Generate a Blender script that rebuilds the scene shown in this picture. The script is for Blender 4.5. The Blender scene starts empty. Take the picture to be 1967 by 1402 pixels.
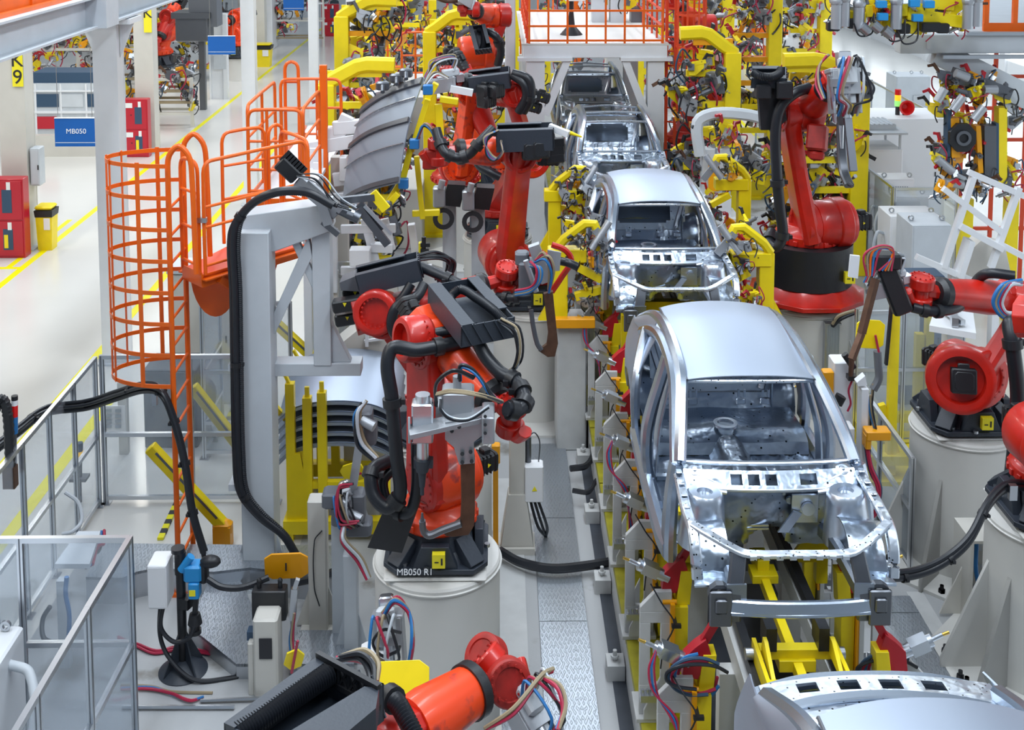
import bpy, bmesh, math, random
from mathutils import Vector as V, Matrix, noise
from math import sin, cos, pi, radians as rad
S = bpy.context.scene
COL = S.collection
# ---------------------------------------------------------------- camera
CAMZ = 7.6; FPX = 2250.0; PPX, PPY = 983.5, -10.0; PITCH = rad(5.2); YAW = rad(.72)
cd = bpy.data.cameras.new('camera'); cam = bpy.data.objects.new('camera', cd); COL.objects.link(cam)
cam.location = (0, 0, CAMZ); cam.rotation_euler = (pi/2 - PITCH, 0, -YAW)
cd.sensor_width = 36; cd.lens = 36*FPX/1967; cd.shift_x = 0; cd.shift_y = (PPY - 701)/1967
cd.clip_start = .2; cd.clip_end = 400
S.camera = cam
# ---------------------------------------------------------------- light
S.view_settings.view_transform = 'Standard'; S.view_settings.look = 'None'
S.view_settings.exposure = 0.0; S.view_settings.gamma = 1
wd = bpy.data.worlds.new('world'); S.world = wd; wd.use_nodes = True
_b = wd.node_tree.nodes['Background']; _b.inputs[0].default_value = (.70, .84, 1, 1); _b.inputs[1].default_value = .32
S.cycles.max_bounces = 6; S.cycles.diffuse_bounces = 3; S.cycles.glossy_bounces = 4; S.cycles.transparent_max_bounces = 12
S.cycles.transmission_bounces = 3; S.cycles.caustics_reflective = False; S.cycles.caustics_refractive = False
def lamp(x, y, z, sx, sy, e, c=(1, 1, 1), aim=None):
    l = bpy.data.lights.new('ceiling_lamp', 'AREA'); l.shape = 'RECTANGLE'; l.size = sx; l.size_y = sy; l.energy = e; l.color = c
    o = bpy.data.objects.new('ceiling_lamp', l); o.location = (x, y, z); COL.objects.link(o)
    if aim: o.rotation_euler = (V(aim) - V((x, y, z))).to_track_quat('-Z', 'Y').to_euler()
for _x, _ys in ((-13, (6, 17, 28, 42)), (-4.5, (6, 17, 28, 42)), (2.4, (4, 12, 28, 42)), (9.5, (5, 31, 43))):
    for _y in _ys:
        lamp(_x, _y, 13.5, 1.3, 7, 680 if _x > -5 else 800, (.84, .92, 1) if _x > -5 else (1, .96, .86))
# ---------------------------------------------------------------- image point -> world point
_f = V((sin(YAW)*cos(PITCH), cos(YAW)*cos(PITCH), -sin(PITCH))); _r = V((cos(YAW), -sin(YAW), 0)); _u = _r.cross(_f)
def P(px, py, Y=None, Z=None, X=None):
    d = _f + _r*((px-PPX)/FPX) - _u*((py-PPY)/FPX)
    t = (Z-CAMZ)/d.z if Z is not None else Y/d.y if Y is not None else X/d.x
    return V((0, 0, CAMZ)) + d*t
# ---------------------------------------------------------------- materials
MT = {}
def mat(n, c, rough=.5, metal=0, bump=0, bscale=40, var=0, coat=0, emit=0, vscale=3, wear=None, alpha=None):
    m = bpy.data.materials.new(n); m.use_nodes = True; nt = m.node_tree; b = nt.nodes['Principled BSDF']
    b.inputs['Base Color'].default_value = (*c, 1); b.inputs['Roughness'].default_value = rough; b.inputs['Metallic'].default_value = metal
    if coat: b.inputs['Coat Weight'].default_value = coat; b.inputs['Coat Roughness'].default_value = .12
    if emit: b.inputs['Emission Color'].default_value = (*c, 1); b.inputs['Emission Strength'].default_value = emit
    if var or bump or wear:
        tc = nt.nodes.new('ShaderNodeTexCoord')
        nz = nt.nodes.new('ShaderNodeTexNoise'); nz.inputs['Scale'].default_value = vscale; nz.inputs['Detail'].default_value = 5
        nt.links.new(tc.outputs['Object'], nz.inputs['Vector'])
    if var or wear:
        mx = nt.nodes.new('ShaderNodeMix'); mx.data_type = 'RGBA'
        k = wear or tuple(max(0, v*(1-var)) for v in c)
        mx.inputs['A'].default_value = (*c, 1); mx.inputs['B'].default_value = (*k, 1)
        cr = nt.nodes.new('ShaderNodeMapRange'); cr.inputs[1].default_value = .32 if not wear else .58; cr.inputs[2].default_value = .68
        nt.links.new(nz.outputs['Fac'], cr.inputs[0]); nt.links.new(cr.outputs[0], mx.inputs['Factor'])
        nt.links.new(mx.outputs['Result'], b.inputs['Base Color'])
    if bump:
        n2 = nt.nodes.new('ShaderNodeTexNoise'); n2.inputs['Scale'].default_value = bscale; nt.links.new(tc.outputs['Object'], n2.inputs['Vector'])
        bp = nt.nodes.new('ShaderNodeBump'); bp.inputs['Strength'].default_value = bump; bp.inputs['Distance'].default_value = .01
        nt.links.new(n2.outputs['Fac'], bp.inputs['Height']); nt.links.new(bp.outputs[0], b.inputs['Normal'])
    MT[n] = m; return m
mat('robot_red', (.62, .014, .005), .38, var=.35, coat=.3, vscale=4)
mat('robot_orange', (.82, .055, .004), .4, coat=.2, wear=(.35, .03, .02), vscale=6)
mat('robot_dark_red', (.42, .018, .012), .5, var=.4, vscale=9)
mat('black', (.012, .013, .016), .42, bump=.1); mat('black_cast', (.028, .036, .05), .45, bump=.15)
mat('rubber', (.010, .012, .017), .38); mat('grey_plastic', (.12, .13, .15), .5)
mat('blue_hose', (.02, .16, .42), .4); mat('red_hose', (.40, .02, .06), .4); mat('tan_hose', (.30, .24, .15), .5); mat('clear_hose', (.5, .55, .6), .3)
mat('cream', (.62, .60, .55), .5, var=.08, vscale=2); mat('pedestal', (.64, .63, .60), .55, var=.07, vscale=1.5)
mat('grey_steel', (.56, .60, .64), .45, var=.08); mat('white_paint', (.75, .77, .80), .4, var=.05)
mat('fix_grey', (.55, .56, .56), .5, var=.1, vscale=5)
mat('yellow', (.90, .70, .008), .40, var=.08, vscale=5); mat('amber', (.85, .36, .003), .4, var=.1); mat('orange_rail', (.86, .135, .004), .38, var=.15, vscale=3)
mat('orange_red_rail', (.72, .07, .02), .45); mat('clamp_red', (.45, .008, .02), .4)
mat('steel', (.50, .52, .55), .32, 1, bump=.05); mat('dark_steel', (.16, .17, .19), .4, .9); mat('alu', (.66, .69, .73), .3, 1)
mat('alu_cast', (.42, .44, .47), .45, .7, bump=.1); mat('copper', (.13, .065, .04), .5, .5, var=.3, vscale=12)
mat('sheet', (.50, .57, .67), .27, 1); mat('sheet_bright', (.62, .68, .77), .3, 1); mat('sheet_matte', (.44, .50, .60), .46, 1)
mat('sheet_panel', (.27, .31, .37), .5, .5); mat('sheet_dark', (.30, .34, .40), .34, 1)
mat('hydrant_red', (.48, .004, .02), .35, coat=.3); mat('sign_blue', (.005, .11, .42), .4); mat('scan_blue', (.02, .27, .62), .4)
mat('white', (.82, .83, .85), .45); mat('label_yellow', (.9, .78, .02), .5); mat('label_white', (.8, .8, .8), .5); mat('ink', (.02, .02, .025), .6)
mat('dark_cabinet', (.07, .085, .10), .5); mat('dark_blue', (.03, .07, .13), .5); mat('cloth_dark', (.04, .055, .07), .9); mat('skin', (.45, .26, .17), .6)
mat('gold', (.7, .45, .1), .35, 1); mat('green_lamp', (.3, .9, .2), .4, emit=.6); mat('amber_lamp', (1, .55, .02), .4, emit=.7); mat('red_lamp', (.7, .01, .01), .3)
mat('wall_paint', (.80, .82, .84), .7); mat('window_light', (.9, .96, 1), .5, emit=1.6); mat('lamp_tube', (.95, .97, 1), .5, emit=4)
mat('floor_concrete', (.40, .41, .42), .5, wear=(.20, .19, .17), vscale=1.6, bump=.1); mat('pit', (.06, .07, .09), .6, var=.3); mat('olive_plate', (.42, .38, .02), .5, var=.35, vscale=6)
def _floor():
    m = mat('floor_epoxy', (.70, .69, .66), .24, var=.06, vscale=.5); b = m.node_tree.nodes['Principled BSDF']; b.inputs['Coat Weight'].default_value = .25
    b.inputs['Coat Roughness'].default_value = .1
_floor(); mat('floor_yellow', (.88, .80, .0), .35)
def _checker():
    m = mat('checker_plate', (.44, .48, .53), .38, .8); nt = m.node_tree; b = nt.nodes['Principled BSDF']; N = nt.nodes.new
    tc = N('ShaderNodeTexCoord'); out = []
    for a, o in ((.785, 0), (-.785, .5)):
        mp = N('ShaderNodeMapping'); mp.inputs['Rotation'].default_value = (0, 0, a); mp.inputs['Scale'].default_value = (26, 9, 9)
        br = N('ShaderNodeTexBrick'); br.inputs['Scale'].default_value = 1; br.inputs['Mortar Size'].default_value = .22; br.inputs['Mortar Smooth'].default_value = .3
        br.inputs['Brick Width'].default_value = 2.0; br.inputs['Row Height'].default_value = .8
        mp.inputs['Location'].default_value = (o, o, 0)
        nt.links.new(tc.outputs['Object'], mp.inputs[0]); nt.links.new(mp.outputs[0], br.inputs[0]); out.append(br)
    mm = N('ShaderNodeMath'); mm.operation = 'MULTIPLY'
    nt.links.new(out[0].outputs['Fac'], mm.inputs[0]); nt.links.new(out[1].outputs['Fac'], mm.inputs[1])
    bp = N('ShaderNodeBump'); bp.inputs['Strength'].default_value = .9; bp.inputs['Distance'].default_value = .008
    nt.links.new(mm.outputs[0], bp.inputs['Height']); nt.links.new(bp.outputs[0], b.inputs['Normal'])
_checker()
def _glass():
    m = bpy.data.materials.new('clear_panel'); m.use_nodes = True; nt = m.node_tree; N = nt.nodes.new; o = nt.nodes['Material Output']
    nt.nodes.remove(nt.nodes['Principled BSDF']); t = N('ShaderNodeBsdfTransparent'); t.inputs[0].default_value = (.93, .95, .97, 1)
    g = N('ShaderNodeBsdfGlossy'); g.inputs['Roughness'].default_value = .12; g.inputs[0].default_value = (.9, .95, 1, 1)
    d = N('ShaderNodeBsdfDiffuse'); d.inputs[0].default_value = (.6, .66, .72, 1)
    m1 = N('ShaderNodeMixShader'); m1.inputs[0].default_value = .16; m2 = N('ShaderNodeMixShader'); m2.inputs[0].default_value = .10
    nt.links.new(t.outputs[0], m1.inputs[1]); nt.links.new(d.outputs[0], m1.inputs[2]); nt.links.new(m1.outputs[0], m2.inputs[1]); nt.links.new(g.outputs[0], m2.inputs[2])
    nt.links.new(m2.outputs[0], o.inputs[0]); MT['clear_panel'] = m
_glass()
# ---------------------------------------------------------------- mesh builder
def catmull(pts, k):
    pts = [V(p) for p in pts]
    if len(pts) < 3 or k < 2: return pts
    q = [pts[0]*2-pts[1]] + pts + [pts[-1]*2-pts[-2]]; out = []
    for i in range(1, len(q)-2):
        a, b, c, d = q[i-1:i+3]
        for j in range(k):
            t = j/k; L = (c-b).length; m1 = (c-a)*(L/max(1e-6, L+(b-a).length)); m2 = (d-b)*(L/max(1e-6, L+(d-c).length))
            out.append(b*(2*t**3-3*t*t+1)+m1*(t**3-2*t*t+t)+c*(3*t*t-2*t**3)+m2*(t**3-t*t))
    return out + [pts[-1]]
def frame(d, up=None):
    d = V(d).normalized(); up = V(up) if up is not None else V((0, 0, 1))
    if abs(d.dot(up.normalized())) > .98: up = V((0, 1, 0)) if abs(d.y) < .9 else V((1, 0, 0))
    x = d.cross(up).normalized(); return x, x.cross(d).normalized(), d
class M:
    J = 0.0
    def __init__(s): s.v = []; s.f = []
    def add(s, vs, fs):
        n = len(s.v); s.v += [V(p) for p in vs]; s.f += [tuple(i+n for i in f) for f in fs]; return s
    def box(s, c, sz, rz=0, ch=0, mx=None):
        M.J = (M.J+.381966) % 1; x, y, z = (a/2+M.J*.0012*(min(sz) > .02) for a in sz); R_ = mx or Matrix.Rotation(rz, 3, 'Z'); c = V(c)
        if not ch:
            vs = [(i*x, j*y, k*z) for k in (-1, 1) for j in (-1, 1) for i in (-1, 1)]
            fs = [(0, 2, 3, 1), (4, 5, 7, 6), (0, 1, 5, 4), (2, 6, 7, 3), (0, 4, 6, 2), (1, 3, 7, 5)]
            return s.add([R_@V(p)+c for p in vs], fs)
        ch = min(ch, x*.9, y*.9, z*.9); vs = []; 
        for zz, e in ((-z, ch), (-z+ch, 0), (z-ch, 0), (z, ch)):
            a, b = x-e, y-e; k = ch
            vs += [V((p[0], p[1], zz)) for p in [(-a+k, -b), (a-k, -b), (a, -b+k), (a, b-k), (a-k, b), (-a+k, b), (-a, b-k), (-a, -b+k)]]
        fs = [tuple(range(7, -1, -1)), tuple(range(24, 32))]
        for l in range(3):
            for i in range(8): fs.append((l*8+i, l*8+(i+1) % 8, l*8+8+(i+1) % 8, l*8+8+i))
        return s.add([R_@p+c for p in vs], fs)
    def b2(s, lo, hi, ch=0):
        return s.box([(a+b)/2 for a, b in zip(lo, hi)], [abs(b-a) for a, b in zip(lo, hi)], ch=ch)
    def bar(s, a, b, w, h=None, up=None, ch=0, w2=None, h2=None):
        a, b = V(a), V(b); h = h or w; x, y, d = frame(b-a, up)
        if w2 is None: return s.box((a+b)/2, (w, h, (b-a).length), ch=ch, mx=Matrix((x, y, d)).transposed())
        h2 = h2 or w2; vs = [p+x*(i*ww/2)+y*(j*hh/2) for p, ww, hh in ((a, w, h), (b, w2, h2)) for j in (-1, 1) for i in (-1, 1)]
        return s.add(vs, [(0, 2, 3, 1), (4, 5, 7, 6), (0, 1, 5, 4), (2, 6, 7, 3), (0, 4, 6, 2), (1, 3, 7, 5)])
    def ring(s, rings, cap=True, close=True):
        n = len(rings[0]); vs = [p for r in rings for p in r]; fs = []
        for l in range(len(rings)-1):
            for i in range(n if close else n-1): fs.append((l*n+i, l*n+(i+1) % n, (l+1)*n+(i+1) % n, (l+1)*n+i))
        if cap and close: fs += [tuple(range(n-1, -1, -1)), tuple(range((len(rings)-1)*n, len(rings)*n))]
        return s.add(vs, fs)
    def lathe(s, a, d, prof, n=20, up=None):
        a = V(a); x, y, d = frame(d, up)
        return s.ring([[a+d*t+(x*cos(2*pi*i/n)+y*sin(2*pi*i/n))*max(r, 1e-4) for i in range(n)] for t, r in prof])
    def cyl(s, a, b, r, r2=None, n=14):
        a, b = V(a), V(b); L = (b-a).length; return s.lathe(a, b-a, [(0, r), (L, r if r2 is None else r2)], n)
    def pipe(s, a, b, r, ri, n=20):   # ring with a hole
        a, b = V(a), V(b); L = (b-a).length; x, y, d = frame(b-a); rs = []
        for t, q in ((0, ri), (0, r), (L, r), (L, ri), (0, ri)): rs.append([a+d*t+(x*cos(2*pi*i/n)+y*sin(2*pi*i/n))*q for i in range(n)])
        return s.ring(rs, cap=False)
    def sphere(s, c, r, n=12, sc=(1, 1, 1)):
        c = V(c); return s.ring([[c+V((cos(2*pi*i/n)*sin(t)*r*sc[0], sin(2*pi*i/n)*sin(t)*r*sc[1], -cos(t)*r*sc[2])) for i in range(n)] for t in [max(1e-3, min(pi-1e-3, pi*j/(n//2+1))) for j in range(n//2+2)]])
    def sweep(s, pts, prof, k=6, up=None, sc=None, roll=None):
        q = catmull(pts, k); rs = []; m = len(q)-1; pu = V(up) if up is not None else None; px = None
        for i, p in enumerate(q):
            d = (q[min(i+1, m)]-q[max(i-1, 0)])
            if d.length < 1e-6: d = V((0, 0, 1))
            d.normalize()
            if pu is not None: x, y, _ = frame(d, pu)
            else:
                if px is None: px, y, _ = frame(d)
                else: px = (px - d*px.dot(d)); px = px.normalized() if px.length > 1e-5 else frame(d)[0]; y = px.cross(d)
                x = px
            f = i/max(m, 1); g = sc(f) if sc else 1
            g = g if isinstance(g, tuple) else (g, g)
            rs.append([p+x*(a*g[0])+y*(b*g[1]) for a, b in prof])
        return s.ring(rs)
    def tube(s, pts, r, n=8, k=6, corr=0):
        prof = [(cos(2*pi*i/n)*r, sin(2*pi*i/n)*r) for i in range(n)]
        if corr:
            q = catmull(pts, 12); L = sum((q[i+1]-q[i]).length for i in range(len(q)-1)); cnt = max(6, int(L/corr)*2); out = []; acc = [0]
            for i in range(len(q)-1): acc.append(acc[-1]+(q[i+1]-q[i]).length)
            j = 0
            for c in range(cnt+1):
                t = L*c/cnt
                while j < len(q)-2 and acc[j+1] < t: j += 1
                out.append(q[j].lerp(q[j+1], min(1, (t-acc[j])/max(1e-6, acc[j+1]-acc[j]))))
            return s.sweep(out, prof, 1, sc=lambda f: 1.0 if int(round(f*cnt)) % 2 else .82)
        return s.sweep(pts, prof, k)
    def prism(s, poly, vec):
        vec = V(vec); n = len(poly); a = [V(p) for p in poly]; return s.add(a+[p+vec for p in a], [tuple(range(n-1, -1, -1)), tuple(range(n, 2*n))]+[(i, (i+1) % n, n+(i+1) % n, n+i) for i in range(n)])
    def grid(s, fn, nu, nv, th=0, skip=None):
        g = [[V(fn(i/nu, j/nv)) for j in range(nv+1)] for i in range(nu+1)]; fs = []; N = (nu+1)*(nv+1)
        cells = [(i, j) for i in range(nu) for j in range(nv) if not (skip and skip((i+.5)/nu, (j+.5)/nv))]; cs = set(cells); ix = lambda i, j: i*(nv+1)+j
        vs = [p for r in g for p in r]
        for i, j in cells: fs.append((ix(i, j), ix(i+1, j), ix(i+1, j+1), ix(i, j+1)))
        if th:
            bk = []
            for i in range(nu+1):
                for j in range(nv+1):
                    du = g[min(i+1, nu)][j]-g[max(i-1, 0)][j]; dv = g[i][min(j+1, nv)]-g[i][max(j-1, 0)]; nn = du.cross(dv)
                    bk.append(g[i][j]-(nn.normalized() if nn.length else V((0, 0, 1)))*th)
            vs += bk
            for i, j in cells:
                fs.append(tuple(N+k for k in (ix(i, j+1), ix(i+1, j+1), ix(i+1, j), ix(i, j))))
                for a, b, o in (((i, j), (i+1, j), (i, j-1)), ((i+1, j), (i+1, j+1), (i+1, j)), ((i+1, j+1), (i, j+1), (i, j+1)), ((i, j+1), (i, j), (i-1, j))):
                    if o not in cs: fs.append((ix(*b), ix(*a), N+ix(*a), N+ix(*b)))
        return s.add(vs, fs)
    def mir(s):  # add mirror image across x = 0
        n = len(s.v); s.f += [tuple(n+i for i in reversed(f)) for f in s.f]; s.v += [V((-p.x, p.y, p.z)) for p in s.v]; return s
    def build(s, name, m, par=None, off=None, bev=0, flat=False, label=None, fixn=True):
        o_ = off if off is not None else (par['o_'] if par is not None and 'o_' in par else None); o_ = V(o_) if o_ is not None else V()
        me = bpy.data.meshes.new(name); me.from_pydata([p-o_ for p in s.v], [], s.f)
        if fixn:
            bm = bmesh.new(); bm.from_mesh(me); bmesh.ops.recalc_face_normals(bm, faces=bm.faces); bm.to_mesh(me); bm.free()
        me.materials.append(MT[m]); o = bpy.data.objects.new(name, me); COL.objects.link(o)
        if not flat: me.shade_smooth(); me.set_sharp_from_angle(angle=rad(32))
        if par is not None:
            o.parent = par
            if 'o_' in par: o['o_'] = list(o_)
        else: o.location = o_
        if bev:
            b = o.modifiers.new('bevel', 'BEVEL'); b.width = bev; b.segments = 2; b.limit_method = 'ANGLE'; b.angle_limit = rad(40)
        if label: o['label'] = label
        return o
def tag(o, label=None, cat=None, group=None, kind=None):
    for k, v in (('label', label), ('category', cat), ('group', group), ('kind', kind)):
        if v: o[k] = v
    return o
def thing(name, label, cat, loc=(0, 0, 0), group=None, rz=0, world=False):
    """world=True: the parts are given in world coordinates."""
    o = bpy.data.objects.new(name, None); COL.objects.link(o); o.location = loc; o.rotation_euler = (0, 0, rz); o.empty_display_size = .1
    if world: o['o_'] = list(loc)
    return tag(o, label, cat, group)
def dup(root, loc=None, rz=None, label=None, group=None, scale=None):
    r = root.copy(); COL.objects.link(r)
    if loc is not None: r.location = loc
    if rz is not None: r.rotation_euler = (0, 0, rz)
    if scale: r.scale = (scale,)*3 if isinstance(scale, (int, float)) else scale
    if label: r['label'] = label
    if group: r['group'] = group
    for ch in root.children:
        c = ch.copy(); COL.objects.link(c); c.parent = r
        for g in ch.children: e = g.copy(); COL.objects.link(e); e.parent = c
    return r
def struct(m, name, mt, **k): o = m.build(name, mt, **k); o['kind'] = 'structure'; return o
def text(s, size, loc, par, mt='white', rot=(pi/2, 0, 0), name='lettering', off=None, al='CENTER'):
    c = bpy.data.curves.new('lettering', 'FONT'); c.body = s; c.size = size; c.align_x = al; c.align_y = 'CENTER'; c.extrude = .003
    o = bpy.data.objects.new(name, c); COL.objects.link(o); dg = bpy.context.evaluated_depsgraph_get(); dg.update()
    me = bpy.data.meshes.new_from_object(o.evaluated_get(dg)); bpy.data.objects.remove(o)
    o = bpy.data.objects.new(name, me); COL.objects.link(o); me.materials.clear(); me.materials.append(MT[mt]); o.parent = par
    o.location = V(loc)-V(par['o_'] if 'o_' in par else (0, 0, 0)); o.rotation_euler = rot; return o
RND = random.Random(11)

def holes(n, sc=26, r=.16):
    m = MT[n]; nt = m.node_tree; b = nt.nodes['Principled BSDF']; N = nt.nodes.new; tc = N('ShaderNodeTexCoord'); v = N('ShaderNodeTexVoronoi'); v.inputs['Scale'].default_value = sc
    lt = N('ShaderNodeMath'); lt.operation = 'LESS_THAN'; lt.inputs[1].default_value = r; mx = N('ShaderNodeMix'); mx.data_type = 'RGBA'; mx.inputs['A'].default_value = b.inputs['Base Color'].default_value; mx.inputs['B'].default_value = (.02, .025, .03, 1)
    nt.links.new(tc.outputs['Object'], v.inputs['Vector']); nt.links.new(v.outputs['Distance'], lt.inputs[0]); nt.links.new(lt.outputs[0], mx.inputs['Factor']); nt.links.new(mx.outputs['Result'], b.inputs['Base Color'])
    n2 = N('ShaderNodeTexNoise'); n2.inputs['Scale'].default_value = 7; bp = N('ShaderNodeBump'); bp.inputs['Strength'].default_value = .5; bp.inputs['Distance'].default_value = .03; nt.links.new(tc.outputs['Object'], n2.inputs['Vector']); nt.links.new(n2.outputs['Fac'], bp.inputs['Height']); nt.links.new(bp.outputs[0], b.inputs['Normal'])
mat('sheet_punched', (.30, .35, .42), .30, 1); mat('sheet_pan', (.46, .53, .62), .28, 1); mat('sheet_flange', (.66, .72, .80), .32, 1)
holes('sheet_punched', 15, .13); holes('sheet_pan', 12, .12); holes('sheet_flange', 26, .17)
# ================================================================ setting
m = M(); m.b2((-30, 1, -.1), (30, 92, 0)); struct(m, 'floor', 'floor_epoxy', flat=True)
m = M(); m.b2((-4.75, 2, 0), (9, 13.0, .004)); m.b2((-2.3, 13.0, 0), (7.5, 60, .004)); o = struct(m, 'floor_concrete', 'floor_concrete', flat=True)
m = M()
m.b2((-9.62, 20, 0), (-9.48, 75, .004)); m.b2((-6.62, 14, 0), (-6.48, 34, .004)); m.b2((-5.86, 12.8, 0), (-5.70, 17.0, .004))
m.b2((-11.6, 23.0, .0), (-9.62, 23.12, .004)); m.b2((-9.9, 23.12, 0), (-9.78, 26.5, .004)); m.b2((-14, 22.3, 0), (-10.6, 22.42, .004)); m.b2((7.9, 26, 0), (8.02, 48, .004))
struct(m, 'trim_floor_lines', 'floor_yellow', flat=True)
m = M(); m.b2((-30, 90, 0), (30, 90.3, 14)); struct(m, 'wall_far', 'wall_paint', flat=True)
m = M(); m.b2((19, 6, 0), (19.3, 90, 1.2)); m.b2((19, 6, 5.5), (19.3, 90, 14))
for i in range(22): m.b2((18.9, 7+i*4, 0), (19.3, 7.5+i*4, 8))
struct(m, 'wall_right', 'wall_paint', flat=True)
m = M(); m.b2((-30.3, 6, 0), (-30, 90, 14)); struct(m, 'wall_left', 'wall_paint', flat=True)
for i in range(21):
    m = M(); m.b2((19.1, 7.5+i*4, 1.2), (19.16, 11+i*4, 5.5)); w = struct(m, 'window_%d' % (i+1), 'window_light', flat=True)
m = M()
for (a, b, c_, d) in ((.43, .92, 5.5, 15.4), (3.9, 4.42, 5.6, 11.9)):
    y = c_
    while y < d: m.b2((a, y, .004), (b, min(y+2.0, d)-.012, .035)); y += 2.0
m.b2((-.22, 9.55, .004), (.42, 10.3, .035))
p = [P(270, 1040, Z=.3), P(520, 1040, Z=.3), P(650, 1060, Z=.3), P(650, 1130, Z=.3), P(480, 1100, Z=.3), P(400, 1092, Z=.3)]
struct(m, 'floor_plates', 'checker_plate', flat=True)
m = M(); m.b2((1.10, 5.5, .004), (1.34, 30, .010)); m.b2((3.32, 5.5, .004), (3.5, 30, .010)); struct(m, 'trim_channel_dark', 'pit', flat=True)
m = M(); m.b2((.0, 9, .004), (.30, 14.5, .012)); m.b2((4.42, 5.5, .004), (4.6, 12, .010)); struct(m, 'trim_channel_grey', 'fix_grey', flat=True)
# building columns
def column(x, y, w, h=9, label='', sign=None, d=None):
    t = thing('steel_column', label, 'column', (x, y, 0), 'building columns')
    m = M(); d = d or w*.9
    m.box((0, 0, h/2), (w, w*.12, h)) if 0 else None
    m.b2((-w/2, -d/2, 0), (w/2, -d/2+.03, h)); m.b2((-w/2, d/2-.03, 0), (w/2, d/2, h)); m.b2((-.02, -d/2+.03, 0), (.02, d/2-.03, h))
    m.b2((w/2-.03, -d/2+.03, 0), (w/2-.005, d/2-.03, h)); m.b2((-w/2+.005, -d/2+.03, 0), (-w/2+.03, d/2-.03, h)); m.build('shaft', 'cream' if x < -8 else 'white_paint', t, flat=True)
    m = M(); m.b2((-w*.7, -d*.7, 0), (w*.7, d*.7, .03)); m.build('base_plate', 'grey_steel', t, flat=True); return t
c = column(-6.14, 18.4, .38, 5.55, 'white steel column with capital under the orange railed mezzanine beam')
m = M(); m.b2((-.45, -.3, 5.5), (.45, .3, 5.58)); m.prism([V((.2, -.02, 4.95)), V((.2, -.02, 5.5)), V((.42, -.02, 5.5))], (0, .04, 0)); m.prism([V((-.2, -.02, 4.95)), V((-.2, -.02, 5.5)), V((-.42, -.02, 5.5))], (0, .04, 0)); m.build('capital', 'white_paint', c, flat=True)
column(-5.93, 27.8, .32, 9, 'tall slim white column rising behind the orange walkway railing')
column(-5.93, 37.6, .30, 9, 'slim white column left of the rearmost yellow fixture frame')
column(-5.93, 47.2, .34, 9, 'white column beyond the walking person')
def kcol(y, lab, txt, sy, zt):
    c = column(-10.13, y, .54, 9, lab)
    m = M(); m.b2((.05, -.29, zt-.75), (.27, -.275, zt)); b = m.build('bay_sign', 'label_yellow', c, flat=True)
    if txt:
        for i, ch in enumerate(txt): text(ch, .42, (.16, -.294, zt-.2-.36*i), c, 'ink')
    return c
kcol(24.5, 'wide cream column with yellow K9 bay sign beside the front red cabinet', 'K9', 0, 4.24)
kcol(33.6, 'wide cream column with yellow K bay sign behind the second red cabinet', 'K', 0, 4.25)
column(-10.4, 51, .55, 9, 'cream column at the far end of the aisle')
for c_, x in (('cream column among the far welding cells', 521), ): column((x-955)*60/2250, 60, .4, 9, c_)
# conduit boxes on the front column
def cabinet_box(name, label, cat, c, sz, mt, rz=0, door=True, group=None):
    t = thing(name, label, cat, c, group, rz); m = M(); m.box((0, 0, sz[2]/2), sz, ch=.012); m.build('body', mt, t)
    if door:
        m = M(); m.box((0, -sz[1]/2-.006, sz[2]/2), (sz[0]-.05, .012, sz[2]-.06), ch=.004); d = m.build('door', mt, t)
        m = M(); m.box((sz[0]*.38, -sz[1]/2-.022, sz[2]/2), (.02, .02, .1)); m.build('handle', 'black', d)
    return t
cabinet_box('junction_box', 'small grey junction box on the side of the K9 column', 'junction box', (-9.74, 24.5, 1.35), (.2, .3, .8), 'grey_steel', rz=0)
# mezzanine, upper left
t = thing('mezzanine', 'grey steel mezzanine deck and beam in the upper left corner', 'mezzanine', (-6, 10, 5.60), world=True)
m = M(); m.b2((-6.12, 8, 5.60), (-5.72, 26, 5.63)); m.b2((-6.12, 8, 6.03), (-5.72, 26, 6.06)); m.b2((-5.94, 8, 5.63), (-5.9, 26, 6.03)); m.build('beam', 'grey_steel', t, flat=True)
m = M(); m.b2((-12, 16.9, 5.60), (-5.72, 17.1, 5.63)) ; m.b2((-12, 17.0-.02, 5.63), (-5.9, 17.02, 6.03)); m.b2((-6.1, 16.75, 5.60), (-5.6, 17.3, 6.06)); m.build('cross_beam', 'grey_steel', t, flat=True)
m = M(); m.b2((-12, 8, 6.06), (-6.05, 15.9, 6.12)); m.build('deck', 'checker_plate', t, flat=True)
t = thing('guard_rail', 'orange guard rail along the upper left mezzanine edge', 'railing', (-6.05, 10, 6.12), world=True)
for y in [9+1.02*i for i in range(8)]:
    m = M(); m.box((-6.02, y, 6.65), (.07, .07, 1.2)); m.build('post', 'orange_rail', t)
m = M(); m.b2((-6.03, 8.2, 6.07), (-6.01, 16.4, 6.26)); m.build('toe_board', 'orange_rail', t, flat=True)
m = M(); m.bar((-5.9, 8.2, 6.08), (-5.9, 16.4, 6.08), .07); m.bar((-6.02, 8.2, 7.22), (-6.02, 16.4, 7.22), .05); m.bar((-6.02, 8.2, 6.70), (-6.02, 16.4, 6.70), .04); m.build('rail', 'orange_rail', t)
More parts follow.
